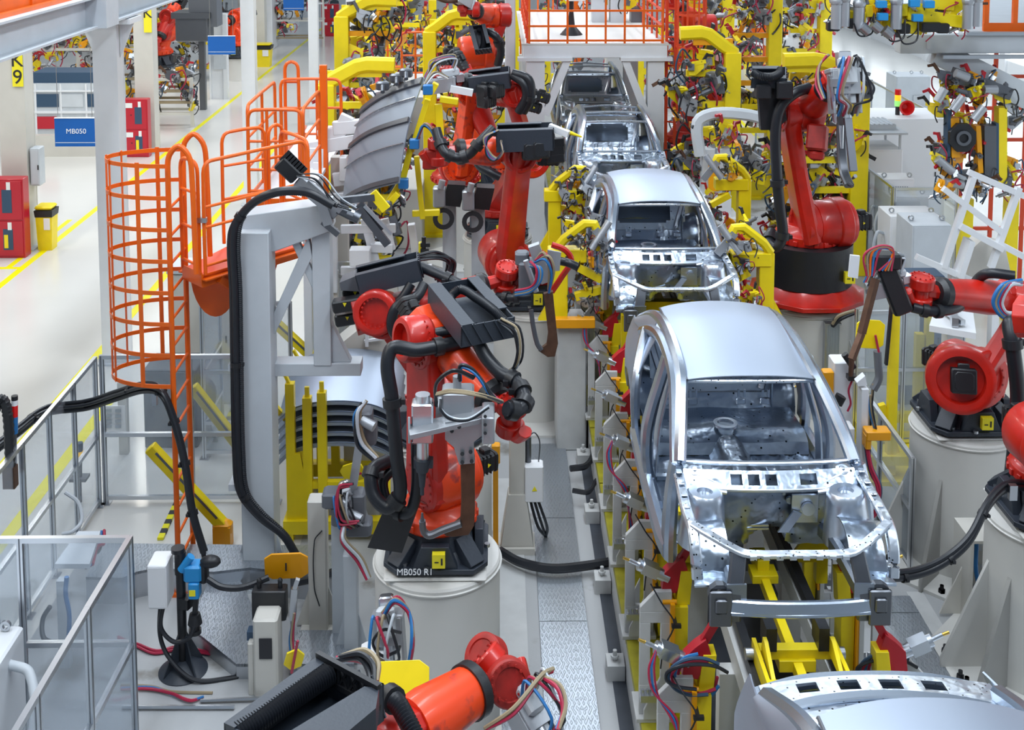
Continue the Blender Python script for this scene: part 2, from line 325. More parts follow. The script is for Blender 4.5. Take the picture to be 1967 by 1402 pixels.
# ================================================================ car bodies in white (local: x right, +y rearwards, z up from the tyre plane, cowl at y = 0)
def RX(y):   # half width of the roof rail
    return .56 - .0*y
RAILP = [(.735, -.03, .97), (.70, .16, 1.12), (.655, .42, 1.27), (.61, .70, 1.39), (.595, 1.1, 1.445), (.59, 1.6, 1.45), (.60, 2.05, 1.42), (.63, 2.5, 1.31), (.69, 3.05, 1.06)]
def sgrid(m, fn, nu, nv, th=.02): return m.grid(fn, nu, nv, th)
def prof_rect(w, h, c=.25):
    a, b = w/2, h/2; k = min(w, h)*c
    return [(-a+k, -b), (a-k, -b), (a, -b+k), (a, b-k), (a-k, b), (-a+k, b), (-a, b-k), (-a, -b+k)]
def roofz(y): return 1.395+.075*sin(max(0, min(1, (y-.66)/1.87))*pi*.82+.12) - max(0, y-1.9)*.05
def side_pt(u, z):  # outer body surface x at height z: tumblehome
    return .885 - max(0, z-.72)**1.35*.52 - max(0, .5-z)*.14
def car_body(loc, label, roof=True, seat=True, closed_rear=False):
    t = thing('car_body', label, 'car body', loc, 'bare metal car bodies on the line')
    # side frames: roof rail + A pillar, B pillar, C pillar, sill, hinge pillar in one pressing per side
    for s in (-1, 1):
        f = lambda p: (p[0]*s, p[1], p[2])
        m = M()
        m.sweep([f(p) for p in RAILP], prof_rect(.115, .10, .35), 5, up=(s*.6, 0, .8))
        # door opening upper flange (outer skin of the rail, wide band falling outward)
        m.sweep([f(p) for p in [(.775, -.05, .93), (.745, .2, 1.09), (.705, .5, 1.24), (.67, .85, 1.35), (.66, 1.3, 1.39), (.67, 1.8, 1.37), (.70, 2.2, 1.27), (.74, 2.55, 1.12)]], prof_rect(.10, .085, .35), 5, up=(s*.8, 0, .5))
        # B pillar
        m.sweep([f(p) for p in [(.665, 1.22, 1.38), (.735, 1.20, 1.15), (.81, 1.17, .92), (.86, 1.15, .7), (.865, 1.13, .45), (.84, 1.12, .24)]], prof_rect(.17, .09, .3), 5, up=(s, 0, .1), sc=lambda q: (1+.55*max(0, q-.72)*3.4 if q > .72 else 1+.25*q, 1))
        # hinge pillar
        m.sweep([f(p) for p in [(.765, -.04, .97), (.80, -.08, .80), (.82, -.10, .6), (.83, -.10, .42), (.83, -.08, .22)]], prof_rect(.20, .10, .3), 5, up=(s, 0, .1), sc=lambda q: (1+.5*q*q, 1))
        m.sweep([f(p) for p in [(.83, -.16, .27), (.85, .1, .25), (.86, 1.2, .25), (.855, 2.0, .27)]], prof_rect(.13, .17, .3), 4, up=(0, 0, 1))
        # rear dog leg around the wheel arch
        m.sweep([f(p) for p in [(.72, 2.35, 1.22), (.80, 2.2, 1.0), (.86, 2.02, .8), (.875, 1.98, .6), (.86, 1.98, .30)]], prof_rect(.12, .09, .3), 5, up=(s, 0, .1))
        m.build('side_frame', 'sheet', t)
        # rear quarter panel with wheel arch
        def q(u, v):
            y = 2.0 + u*1.36; zt = 1.25 - .26*u
            cy, R_ = 2.62, .37; zb = .34; d = abs(y-cy)
            if d < R_: zb = .30 + math.sqrt(R_*R_-d*d)
            z = zb + (zt-zb)*v; x = side_pt(u, z) - .16*max(0, u-.55)**1.6*1.6
            return (s*x, y, z)
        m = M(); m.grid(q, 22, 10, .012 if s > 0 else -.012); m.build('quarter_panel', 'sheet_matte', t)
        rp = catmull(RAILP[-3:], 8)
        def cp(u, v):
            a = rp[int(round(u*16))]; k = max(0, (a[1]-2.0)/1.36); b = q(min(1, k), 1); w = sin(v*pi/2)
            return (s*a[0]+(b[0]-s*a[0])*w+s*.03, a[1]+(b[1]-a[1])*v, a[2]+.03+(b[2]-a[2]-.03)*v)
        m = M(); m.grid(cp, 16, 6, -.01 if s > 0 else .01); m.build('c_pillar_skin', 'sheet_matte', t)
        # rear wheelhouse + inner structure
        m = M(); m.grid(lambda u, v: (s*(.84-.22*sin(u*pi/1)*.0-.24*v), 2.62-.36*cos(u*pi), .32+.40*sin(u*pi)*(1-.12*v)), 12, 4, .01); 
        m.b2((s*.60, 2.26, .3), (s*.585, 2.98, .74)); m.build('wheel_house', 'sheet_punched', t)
        # front rail, strut tower, inner wheel house
        m = M(); m.sweep([(s*.46, .1, .36), (s*.46, -.25, .46), (s*.47, -.6, .50), (s*.48, -1.12, .50)], prof_rect(.09, .13), 4, up=(0, 0, 1))
        m.box((s*.48, -1.17, .50), (.15, .02, .20)); m.build('front_rail', 'sheet_dark', t)
        m = M(); m.lathe((s*.60, -.36, .46), V((-s*.05, .03, 1)), [(0, .20), (.34, .165), (.40, .155), (.43, .13), (.43, .065), (.40, .06), (.40, .001)], 24)
        m.build('strut_tower', 'sheet_bright', t)
        m = M(); m.grid(lambda u, v: (s*(.47+.28*v), -.60-.30*cos(u*pi), .42+.34*sin(u*pi)*(1-.10*v)), 12, 5, .012)
        m.sweep([(s*.47, -.95, .50), (s*.60, -.98, .52), (s*.76, -.96, .50)], prof_rect(.16, .03), 3, up=(0, 0, 1)); m.build('front_wheel_house', 'sheet_pan', t)
        # upper fender rail
        m = M(); m.sweep([(s*.755, .04, .93), (s*.765, -.28, .91), (s*.775, -.62, .88), (s*.765, -.86, .865), (s*.76, -.99, .74), (s*.75, -1.03, .56)], prof_rect(.085, .055), 5, up=(0, 0, 1))
        for i in range(6): m.box((s*(.76+.002*i), -.02-.15*i, .985-.018*i), (.05, .06, .012), ch=.004)
        for i in range(5): m.cyl((s*.775, -.1-.17*i, .945-.014*i), (s*.775, -.1-.17*i, .96-.014*i), .009, n=8)
        m.build('fender_rail', 'sheet_flange', t)
        # radiator side support
        m = M(); m.sweep([(s*.45, -1.07, .78), (s*.47, -1.12, .66), (s*.50, -1.16, .48), (s*.50, -1.14, .30)], prof_rect(.12, .05), 4, up=(0, -1, 0))
        m.pipe((s*.60, -1.10, .50), (s*.60, -1.16, .50), .09, .055, 10); m.box((s*.60, -1.19, .42), (.17, .03, .28), ch=.01); m.box((s*.60, -1.215, .45), (.09, .02, .11), ch=.01); m.build('radiator_support', 'dark_steel', t)
        # inner B pillar wall / belt of the far side seen through the opening
        m = M(); m.sweep([(s*.60, 1.22, 1.36), (s*.69, 1.18, 1.0), (s*.76, 1.14, .7), (s*.78, 1.12, .3)], prof_rect(.22, .02), 4, up=(s, 0, .1)); m.build('inner_pillar', 'sheet_bright', t)
    # front cross members
    m = M(); m.sweep([(-.765, -.84, .89), (-.64, -.95, .86), (-.48, -1.05, .81), (-.38, -1.09, .79), (0, -1.10, .79), (.38, -1.09, .79), (.48, -1.05, .81), (.64, -.95, .86), (.765, -.84, .89)], prof_rect(.075, .035, .2), 3, up=(0, 0, 1))
    for i in range(8): m.box((-.35+.1*i, -1.138, .785), (.05, .02, .03))
    m.build('front_crossmember', 'sheet_flange', t)
    m = M(); m.sweep([(-.52, -1.17, .43), (-.3, -1.20, .43), (0, -1.21, .43), (.3, -1.20, .43), (.52, -1.17, .43)], prof_rect(.10, .06, .2), 3, up=(0, -1, .2))
    m.sweep([(-.52, -1.17, .38), (0, -1.21, .38), (.52, -1.17, .38)], prof_rect(.03, .09, .2), 3, up=(0, -1, .2)); m.build('lower_crossmember', 'sheet', t)
    # bulkhead (firewall) and cowl
    m = M()
    def fw(u, v):
        x = -.62+1.24*u; z = .30+.62*v; y = -.10-.05*sin(pi*v)+.04*cos(3*pi*u)*(1 if .2 < v < .8 else .3); tun = max(0, 1-abs(x)/.2)
        if v < .35 and abs(x) < .19: y += .18*(1-v/.35)*tun
        return (x, y, z)
    m.grid(fw, 30, 14, -.012, skip=lambda u, v: abs(u-.5) < .13 and v < .26*(1-(abs(u-.5)/.13)**2)**.5)
    for x, z, r in ((-.28, .72, .03), (-.05, .76, .014), (.12, .76, .014), (.17, .70, .03), (-.33, .62, .015), (-.2, .55, .012), (-.1, .55, .012)): m.cyl((x, -.135, z), (x, -.16, z), r, n=12)
    m.build('bulkhead', 'sheet_punched', t)
    m = M(); m.grid(lambda u, v: (.18+.22*u, -.18-.02*v, .52+.25*v), 3, 3, .02); m.cyl((.31, -.2, .66), (.31, -.23, .66), .055); m.prism([V((.05, -.24, .48)), V((.14, -.24, .48)), V((.26, -.2, .62)), V((.19, -.2, .64))], (0, -.02, 0))
    m.box((-.10, -.18, .50), (.18, .02, .015)); m.box((-.10, -.185, .475), (.18, .02, .015)); m.build('bulkhead_bracket', 'sheet_bright', t)
    m = M()
    cw = lambda x: -.02-.06*cos(x/.75*pi/2)
    m.sweep([(-.76, -.0, .975), (-.45, -.06, .985), (0, -.085, .99), (.45, -.06, .985), (.76, -.0, .975)], prof_rect(.05, .035, .3), 4, up=(0, 0, 1)); m.build('cowl_rail', 'sheet_bright', t)
    m = M(); m.grid(lambda u, v: (-.72+1.44*u, -.10-.10*v-.05*cos((u-.5)*pi), .955-.11*v), 30, 5, .012, skip=lambda u, v: .25 < v < .85 and any(a < u < b for a, b in ((.25, .33), (.37, .43), (.46, .54), (.68, .76))))
    m.build('cowl_panel', 'sheet_pan', t)
    m = M(); m.sweep([(-.7, -.16, .85), (-.35, -.235, .84), (.35, -.235, .84), (.7, -.16, .85)], prof_rect(.035, .03, .2), 4, up=(0, 0, 1))
    for s in (-1, 1):
        m.lathe((s*.62, -.10, .93), (0, -.35, 1), [(0, .06), (.02, .055), (.025, .03), (.035, .02), (.036, .001)], 16)
        m.sweep([(s*.66, -.1, .94), (s*.5, -.17, .90), (s*.38, -.22, .86)], prof_rect(.05, .02, .3), 4, up=(0, 0, 1), sc=lambda q: 1.3-.8*q)
        m.sweep([(s*.38, -.22, .82), (s*.55, -.22, .845), (s*.75, -.22, .84)], prof_rect(.09, .04, .3), 4, up=(0, 0, 1))
    m.build('cowl_flange', 'sheet_bright', t)
    # floor pan, tunnel, cross members, rear seat pan
    m = M()
    def fl(u, v):
        y = -.05+2.2*v; x = -.80+1.6*u; z = .26 + .006*sin(40*x)*(1 if abs(x) > .2 else 0)
        if abs(x) < .17: z += .20*(1-(x/.17)**4)*(1-.35*v)
        return (x, y, z)
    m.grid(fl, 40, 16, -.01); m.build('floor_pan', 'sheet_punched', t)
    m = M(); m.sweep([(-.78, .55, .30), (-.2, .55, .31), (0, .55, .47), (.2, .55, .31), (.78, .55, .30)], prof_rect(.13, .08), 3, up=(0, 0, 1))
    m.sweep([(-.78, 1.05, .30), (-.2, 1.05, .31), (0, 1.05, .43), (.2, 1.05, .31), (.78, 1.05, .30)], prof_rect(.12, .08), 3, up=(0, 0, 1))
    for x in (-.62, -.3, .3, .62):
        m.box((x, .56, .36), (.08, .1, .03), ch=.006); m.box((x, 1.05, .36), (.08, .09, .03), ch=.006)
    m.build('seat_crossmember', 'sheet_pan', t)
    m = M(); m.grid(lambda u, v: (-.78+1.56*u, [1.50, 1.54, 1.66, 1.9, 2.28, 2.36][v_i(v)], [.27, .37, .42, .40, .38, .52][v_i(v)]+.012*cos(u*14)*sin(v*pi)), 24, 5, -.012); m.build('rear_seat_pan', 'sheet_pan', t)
    m = M(); m.pipe((0, 1.72, .47), (0, 1.72, .495), .12, .08, 24)
    for x in (-.5, -.25, .25, .5): m.box((x, 2.2, .50), (.10, .05, .06), ch=.008); m.box((x+.03, 2.16, .6), (.02, .03, .08)); m.box((x-.03, 2.16, .6), (.02, .03, .08))
    m.build('seat_bracket', 'sheet_bright', t)
    # rear bulkhead ring with wide opening, parcel shelf
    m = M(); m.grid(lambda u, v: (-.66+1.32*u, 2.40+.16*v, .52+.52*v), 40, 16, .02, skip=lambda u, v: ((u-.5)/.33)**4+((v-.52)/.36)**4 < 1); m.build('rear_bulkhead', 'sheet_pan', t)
    m = M(); m.grid(lambda u, v: (-.70+1.40*u, 2.50+.80*v-.35*(u-.5)**2*v, 1.02+.015*sin(v*pi)-.05*max(0, v-.6)), 44, 16, -.016, skip=lambda u, v: .84 < v < .92 and any(a < u < a+.085 for a in (.16, .34, .52, .70)))
    for x in (-.42, .42): m.pipe((x, 2.66, 1.035), (x, 2.66, 1.05), .13, .085, 20)
    for x in (-.5, -.2, .2, .5): m.box((x, 2.60, 1.05), (.05, .08, .035), ch=.01)
    m.build('parcel_shelf', 'sheet_flange', t)
    m = M(); m.sweep([(-.66, 2.94, 1.05), (-.4, 3.02, 1.055), (0, 3.06, 1.06), (.4, 3.02, 1.055), (.66, 2.94, 1.05)], prof_rect(.07, .03, .3), 4, up=(0, 0, 1)); m.build('deck_crossmember', 'sheet', t)
    m = M()  # boot floor and tail panel
    m.grid(lambda u, v: (-.62+1.24*u, 2.45+.85*v, .42), 12, 6, -.012); m.lathe((0, 2.9, .30), (0, 0, 1), [(0, .28), (.12, .30), (.13, .33)], 28); m.build('boot_floor', 'sheet_dark', t)
    m = M(); m.grid(lambda u, v: (-.74+1.48*u, 3.34-.05*abs(u-.5)*4, .42+.5*v), 20, 5, .02); m.sweep([(-.74, 3.22, .94), (-.4, 3.33, .95), (0, 3.36, .95), (.4, 3.33, .95), (.74, 3.22, .94)], prof_rect(.10, .05), 5, up=(0, 0, 1)); m.build('tail_panel', 'sheet', t)
    for s in (-1, 1):  # brace from wheel house to shelf
        m = M(); m.sweep([(s*.50, 2.38, .55), (s*.60, 2.5, .85), (s*.64, 2.52, 1.0)], prof_rect(.07, .05), 3, up=(0, 1, 0)); m.build('shelf_brace', 'sheet_bright', t)
    # windscreen header / roof bows
    m = M(); m.sweep([(-.60, .68, 1.385), (-.3, .62, 1.405), (0, .60, 1.412), (.3, .62, 1.405), (.60, .68, 1.385)], prof_rect(.07, .035), 4, up=(0, 0, 1)); m.build('screen_header', 'sheet_flange', t); m = M()
    m.sweep([(-.60, 2.45, 1.33), (0, 2.53, 1.36), (.60, 2.45, 1.33)], prof_rect(.09, .035), 5, up=(0, 0, 1))
    if not roof:
        m.build('roof_bow', 'sheet_flange', t); m = M(); m.sweep([(-.585, 1.3, 1.44), (0, 1.3, 1.46), (.585, 1.3, 1.44)], prof_rect(.09, .03), 5, up=(0, 0, 1))
    if roof or roof is None: pass
    if roof is not False or True: m.build('roof_bow', 'sheet_flange', t)
    if roof:
        def rf(u, v):
            x = -.565+1.13*u; y = .63+1.78*v; a = abs(x)/.565; y -= .055*(1-a*a)*(1-v)*1.0; y += .07*(1-a*a)*v
            return (x*(1+.02*sin(v*pi)), y, roofz(y)+.055*(1-a**2.4))
        m = M(); m.grid(rf, 24, 28, -.01); m.build('roof_panel', 'sheet_matte', t)
        for s in (-1, 1):
            m = M(); m.sweep([(s*(.572+.012*sin(v*pi)), (.62+1.78*v), roofz(.62+1.78*v)+.005) for v in [i/10 for i in range(11)]], prof_rect(.02, .02), 2, up=(0, 0, 1)); m.build('roof_ditch', 'dark_steel', t)
    return t
def v_i(v): return min(5, int(round(v*5)))
CARX = 2.27
car_body((CARX, 9.5, 1.8), 'largest bare silver car body in the foreground, with full roof')
car_body((CARX-.01, 15.37, 1.8), 'second bare silver car body with roof, between yellow fixtures')
car_body((CARX-.02, 21.2, 1.8), 'roofless silver car frame in front of the white portal', roof=False)
car_body((CARX-.03, 27.1, 1.8), 'shadowed car frame under the white portal platform', roof=False)
car_body((CARX, 3.42, 1.8), 'silver car body cut off by the lower right corner of the view')
# ================================================================ industrial robots and their pedestals
def pedestal(c, r, h, label, guss=(0,), group='cream robot pedestals', lean=0):
    t = thing('robot_pedestal', label, 'pedestal', (c[0], c[1], 0), group)
    m = M(); m.lathe((0, 0, 0), (0, 0, 1), [(0, r*.985), (h-.07, r*.985), (h-.065, r*1.012), (h-.05, r*1.02), (h-.045, r*.995), (h-.02, r*.995), (h, r*.97)], 56); m.build('column', 'pedestal', t)
    m = M(); m.b2((-r*.78, -r*.78, h), (r*.78, r*.78, h+.03), ch=.02); m.build('mounting_plate', 'pedestal', t)
    for a in guss:
        ca, sa = cos(rad(a)), sin(rad(a)); d = V((ca, sa, 0)); n = V((-sa, ca, 0))
        m = M(); m.prism([d*r*.9-n*.02, d*(r+.42)-n*.02, d*(r+.42)-n*.02+V((0, 0, .12)), d*r*.97-n*.02+V((0, 0, h*.72)), d*r*.9-n*.02+V((0, 0, h*.72))], n*.04); m.build('gusset', 'pedestal', t)
    m = M(); k = r+(.42 if guss else .03); m.prism([V((k*cos(2*pi*(i+.5)/8)*1.04, k*sin(2*pi*(i+.5)/8)*1.04, 0)) for i in range(8)], (0, 0, .04)); m.build('base_flange', 'pedestal', t)
    for a in guss:
        for q in (-12, 12):
            x, y = (r+.32)*cos(rad(a+q)), (r+.32)*sin(rad(a+q)); m = M(); m.cyl((x, y, .04), (x, y, .12), .022, n=8); m.cyl((x, y, .04), (x, y, .075), .038, n=6); m.build('anchor_bolt', 'black', t)
    return t
def drum(m, c, ax, r, w, rec=.06, n=32):   # closed drum with a recessed face on the +ax side
    ax = V(ax).normalized(); c = V(c); m.lathe(c-ax*w/2, ax, [(0, r*.5), (.0, r*.9), (w*.12, r), (w*.86, r), (w*.97, r*.93), (w, r*.84), (w, r*.70), (w-rec, r*.66), (w-rec, .001)], n)
def boltring(m, c, ax, r, k, s=.012, h=.012):
    ax = V(ax).normalized(); x, y, _ = frame(ax)
    for i in range(k): p = V(c)+(x*cos(2*pi*i/k)+y*sin(2*pi*i/k))*r; m.cyl(p, p+ax*h, s, n=6)
def hose(t, pts, r=.05, clamps=(), name='cable_hose', mt='rubber', corr=0, k=8):
    m = M(); m.tube(pts, r, 12 if r > .03 else 8, k, corr); o = m.build(name, mt, t); q = catmull(pts, 10)
    for f in clamps:
        i = max(1, min(len(q)-2, int(f*(len(q)-1)))); d = (q[i+1]-q[i-1]).normalized(); m = M(); m.lathe(q[i]-d*r*.6, d, [(0, r*1.05), (0, r*1.35), (r*1.2, r*1.35), (r*1.2, r*1.05)], 14); m.box(q[i]+frame(d)[0]*r*1.5, (r*.7,)*3); m.build('hose_clamp', 'black', o)
    return o
def bundle(t, pts, r=.012, n=4, mts=('blue_hose', 'red_hose', 'tan_hose', 'rubber'), spread=.02, name='cable', seed=0):
    rr = random.Random(seed+len(pts)); 
    for i in range(n):
        o = V((rr.uniform(-1, 1), rr.uniform(-1, 1), rr.uniform(-1, 1)))*spread
        m = M(); m.tube([V(p)+o*(1 if 0 < j < len(pts)-1 else .5)+V((rr.uniform(-1, 1), rr.uniform(-1, 1), rr.uniform(-1, 1)))*spread*.5 for j, p in enumerate(pts)], r, 6, 6); m.build(name, mts[i % len(mts)], t)
def tray(t, A, B, C, h, hosepath=None, r=.055):
    """open black duct tray; A, B = ends of one long rim, C = A's opposite corner"""
    A, B, C = V(A), V(B), V(C); L = B-A; Wd = C-A; u = L.cross(Wd).normalized(); u = u if u.z > 0 else -u; l = L.normalized(); w = Wd.normalized(); th = .012; m = M()
    def slab(p, a, b, c): m.add([p+a*i+b*j+c*k for k in (0, 1) for j in (0, 1) for i in (0, 1)], [(0, 2, 3, 1), (4, 5, 7, 6), (0, 1, 5, 4), (2, 6, 7, 3), (0, 4, 6, 2), (1, 3, 7, 5)])
    d = -u*h
    slab(A+d, L, Wd, -u*th); slab(A, L, w*th, d); slab(C-w*th, L, w*th, d); slab(A, l*th, Wd, d*.75); slab(B-l*th, l*th, Wd, d)
    slab(A, L, w*Wd.length*(.24 if L.length < 1.15 and r < .065 else .16), u*th)
    if r < .065: slab(A+Wd-w*Wd.length*.22, L*.8, w*Wd.length*.22, u*th)
    for i in range(5): q = B+Wd*(i+.0)/5; m.bar(q+u*.01+l*.01, q+Wd/5+d+l*.01, .012); 
    tr = m.build('hose_tray', 'black_cast', t, flat=True)
    hp = hosepath or [A+L*.08+Wd*.5+d*.5, A+L*.2+Wd*.75+d*.45, A+L*.5+Wd*.72+d*.4, A+L*.8+Wd*.55+d*.45, B+Wd*.35+d*.5]
    m = M(); m.tube(hp, r, 14, 8, corr=.018); m.build('corrugated_hose', 'rubber', tr); return tr
def motor(t, p, d, s=.13, L=.3, tri=True):
    p, d = V(p), V(d).normalized(); m = M(); x, y, _ = frame(d); mm = Matrix((x, y, d)).transposed()
    m.box(p+d*L*.5, (s, s, L), ch=s*.12, mx=mm); m.box(p+d*L*.86, (s*1.08, s*1.08, L*.2), ch=s*.1, mx=mm)
    for i in range(4): m.box(p+d*L*(.2+.15*i), (s*1.05, s*1.05, L*.04), mx=mm)
    m.box(p+d*L*.6+y*s*.6, (s*.5, s*.3, L*.3), ch=.01, mx=mm); o = m.build('motor', 'black', t)
    if tri:
        best = max((x, -x, y, -y), key=lambda q: q.dot(V((0, -.8, .6)))); c = p+d*L*.55+best*s*.54; a = d.cross(best)
        m = M(); m.prism([c+d*.02, c-d*.015+a*.02, c-d*.015-a*.02], best*.004); m.build('warning_triangle', 'label_yellow', o)
    return o
def base_casting(t, c, s=1.0, yaw=0, style='black'):
    c = V(c); Rz = Matrix.Rotation(yaw, 3, 'Z'); g = lambda x, y, z: c+Rz@V((x*s, y*s, z*s)); m = M()
    if style == 'black':
        m.prism([g(*q, .03) for q in ((-.46, -.30), (-.34, -.44), (.34, -.44), (.46, -.30), (.46, .30), (.34, .44), (-.34, .44), (-.46, .30))], (0, 0, .045*s))
        m.ring([[g(r*cos(2*pi*(i+.5)/8)*(1.0), r*sin(2*pi*(i+.5)/8), z) for i in range(8)] for r, z in ((.44, .07), (.36, .16), (.33, .28), (.30, .34))])
        for a in range(4):
            q = a*pi/2; m.prism([g(cos(q)*.42-sin(q)*w, sin(q)*.42+cos(q)*w, z) for w, z in ((-.20, .07), (.20, .07), (.12, .27), (-.12, .27))], Rz@V((cos(q)*.05, sin(q)*.05, 0))*s*-1.6)
        for a in range(4): q = a*pi/2+pi/4; m.bar(g(cos(q)*.50, sin(q)*.50, .06), g(cos(q)*.30, sin(q)*.30, .24), .16*s, .10*s)
        b = m.build('base_casting', 'black_cast', t, bev=.006)
    else:
        m.lathe(g(0, 0, .03), (0, 0, 1), [(0, .66*s), (.05*s, .66*s), (.07*s, .60*s), (.17*s, .50*s), (.19*s, .50*s)], 10); b = m.build('base_casting', 'robot_red', t, bev=.006)
        m = M(); m.cyl(g(0, 0, .2), g(0, 0, .66), .50*s, n=40); m.build('base_drum', 'black', t)
    for i in range(8):
        a = rad(22.5*0+45*i+(9 if i % 2 else -9)+ (22.5 if style != 'black' else 0)); rr_ = .44 if style == 'black' else .60; rr_ = rr_*s*(1.12 if style == 'black' else 1)
        p = c+Rz@V((cos(a)*rr_*(.93), sin(a)*rr_*.93, .075*s)); m = M(); m.cyl(p, p+V((0, 0, .03)), .026*s, n=8); m.build('bolt', 'steel', b)
    m = M(); p = g(.02, -.455, .17) if style == 'black' else g(.28, -.43, .36); a = (-.05, .055)
    fy = -.455 if style == 'black' else -.505
    m.b2(g(-.02, fy-.03, .12) if style == 'black' else g(.30, -.46, .30), (g(-.02, fy-.03, .12) if style == 'black' else g(.30, -.46, .30))+V((.11, .06, .12))*s); lb = m.build('warning_label', 'label_yellow', b); m = M(); f0 = (g(-.02, fy-.032, .12) if style == 'black' else g(.30, -.462, .30)); m.b2(f0+V((.075, -.002, .03))*s, f0+V((.09, .004, .09))*s); m.b2(f0+V((.02, -.002, .05))*s, f0+V((.055, .004, .06))*s)
    m.build('label_print', 'ink', b)
    return b
def gun(t, p, d, up=(0, 0, 1), s=1.0, jaw='copper', seed=1, jaws=True):
    """servo spot welding gun: bracket plates, transformer, actuator and a C jaw; p = flange, d = jaw direction"""
    p, d = V(p), V(d).normalized(); x, y, _ = frame(d, up); mm = Matrix((x, y, d)).transposed()
    m = M(); m.box(p+d*.02*s, (.26*s, .20*s, .04*s), ch=.01, mx=mm); m.box(p+d*.20*s+x*.11*s, (.02*s, .18*s, .36*s), mx=mm); m.box(p+d*.20*s-x*.11*s, (.02*s, .18*s, .36*s), mx=mm); m.box(p+d*.12*s+y*.10*s, (.22*s, .02*s, .2*s), mx=mm)
    g = m.build('weld_gun', 'alu_cast', t, bev=.003)
    m = M(); m.box(p+d*.18*s, (.16*s, .15*s, .24*s), ch=.012, mx=mm); m.box(p+d*.03*s+y*.14*s, (.14*s, .10*s, .22*s), ch=.02, mx=mm); m.build('transformer', 'grey_steel', g)
    m = M(); m.cyl(p-d*.10*s+y*.05*s, p+d*.42*s+y*.05*s, .04*s); m.box(p-d*.08*s+y*.05*s, (.11*s, .11*s, .12*s), ch=.012, mx=mm); m.build('actuator', 'alu', g)
    if jaws:
        m = M(); q = [p+d*.30*s-y*.06*s, p+d*.55*s-y*.16*s, p+d*.85*s-y*.16*s, p+d*.98*s-y*.02*s]
        m.sweep(q, prof_rect(.05*s, .08*s, .25), 5, up=x); m.cyl(q[-1]-d*.02, q[-1]+y*.09*s, .018*s, .010*s); m.build('electrode_arm', jaw, g)
    if jaws: m = M(); m.bar(p+d*.36*s+y*.05*s, p+d*.86*s+y*.12*s, .045*s, .06*s, up=x); m.cyl(p+d*.90*s+y*.17*s, p+d*.92*s+y*.09*s, .016*s, .01*s); m.build('moving_electrode', jaw, g)
    rr = random.Random(seed)
    for i, mt in enumerate(('blue_hose', 'red_hose', 'tan_hose', 'rubber', 'clear_hose')):
        a = p+y*.16*s+x*(.08-.04*i)*s; m = M(); m.tube([a, a+y*(.14+.06*rr.random())*s-d*.06*s, a+y*.16*s+d*(.18+.1*rr.random())*s+x*rr.uniform(-.12, .12)*s, a+d*.32*s+y*.02*s, a+d*.4*s-y*.1*s], .010*s+.002, 6, 6); m.build('supply_hose', mt, g)
    return g
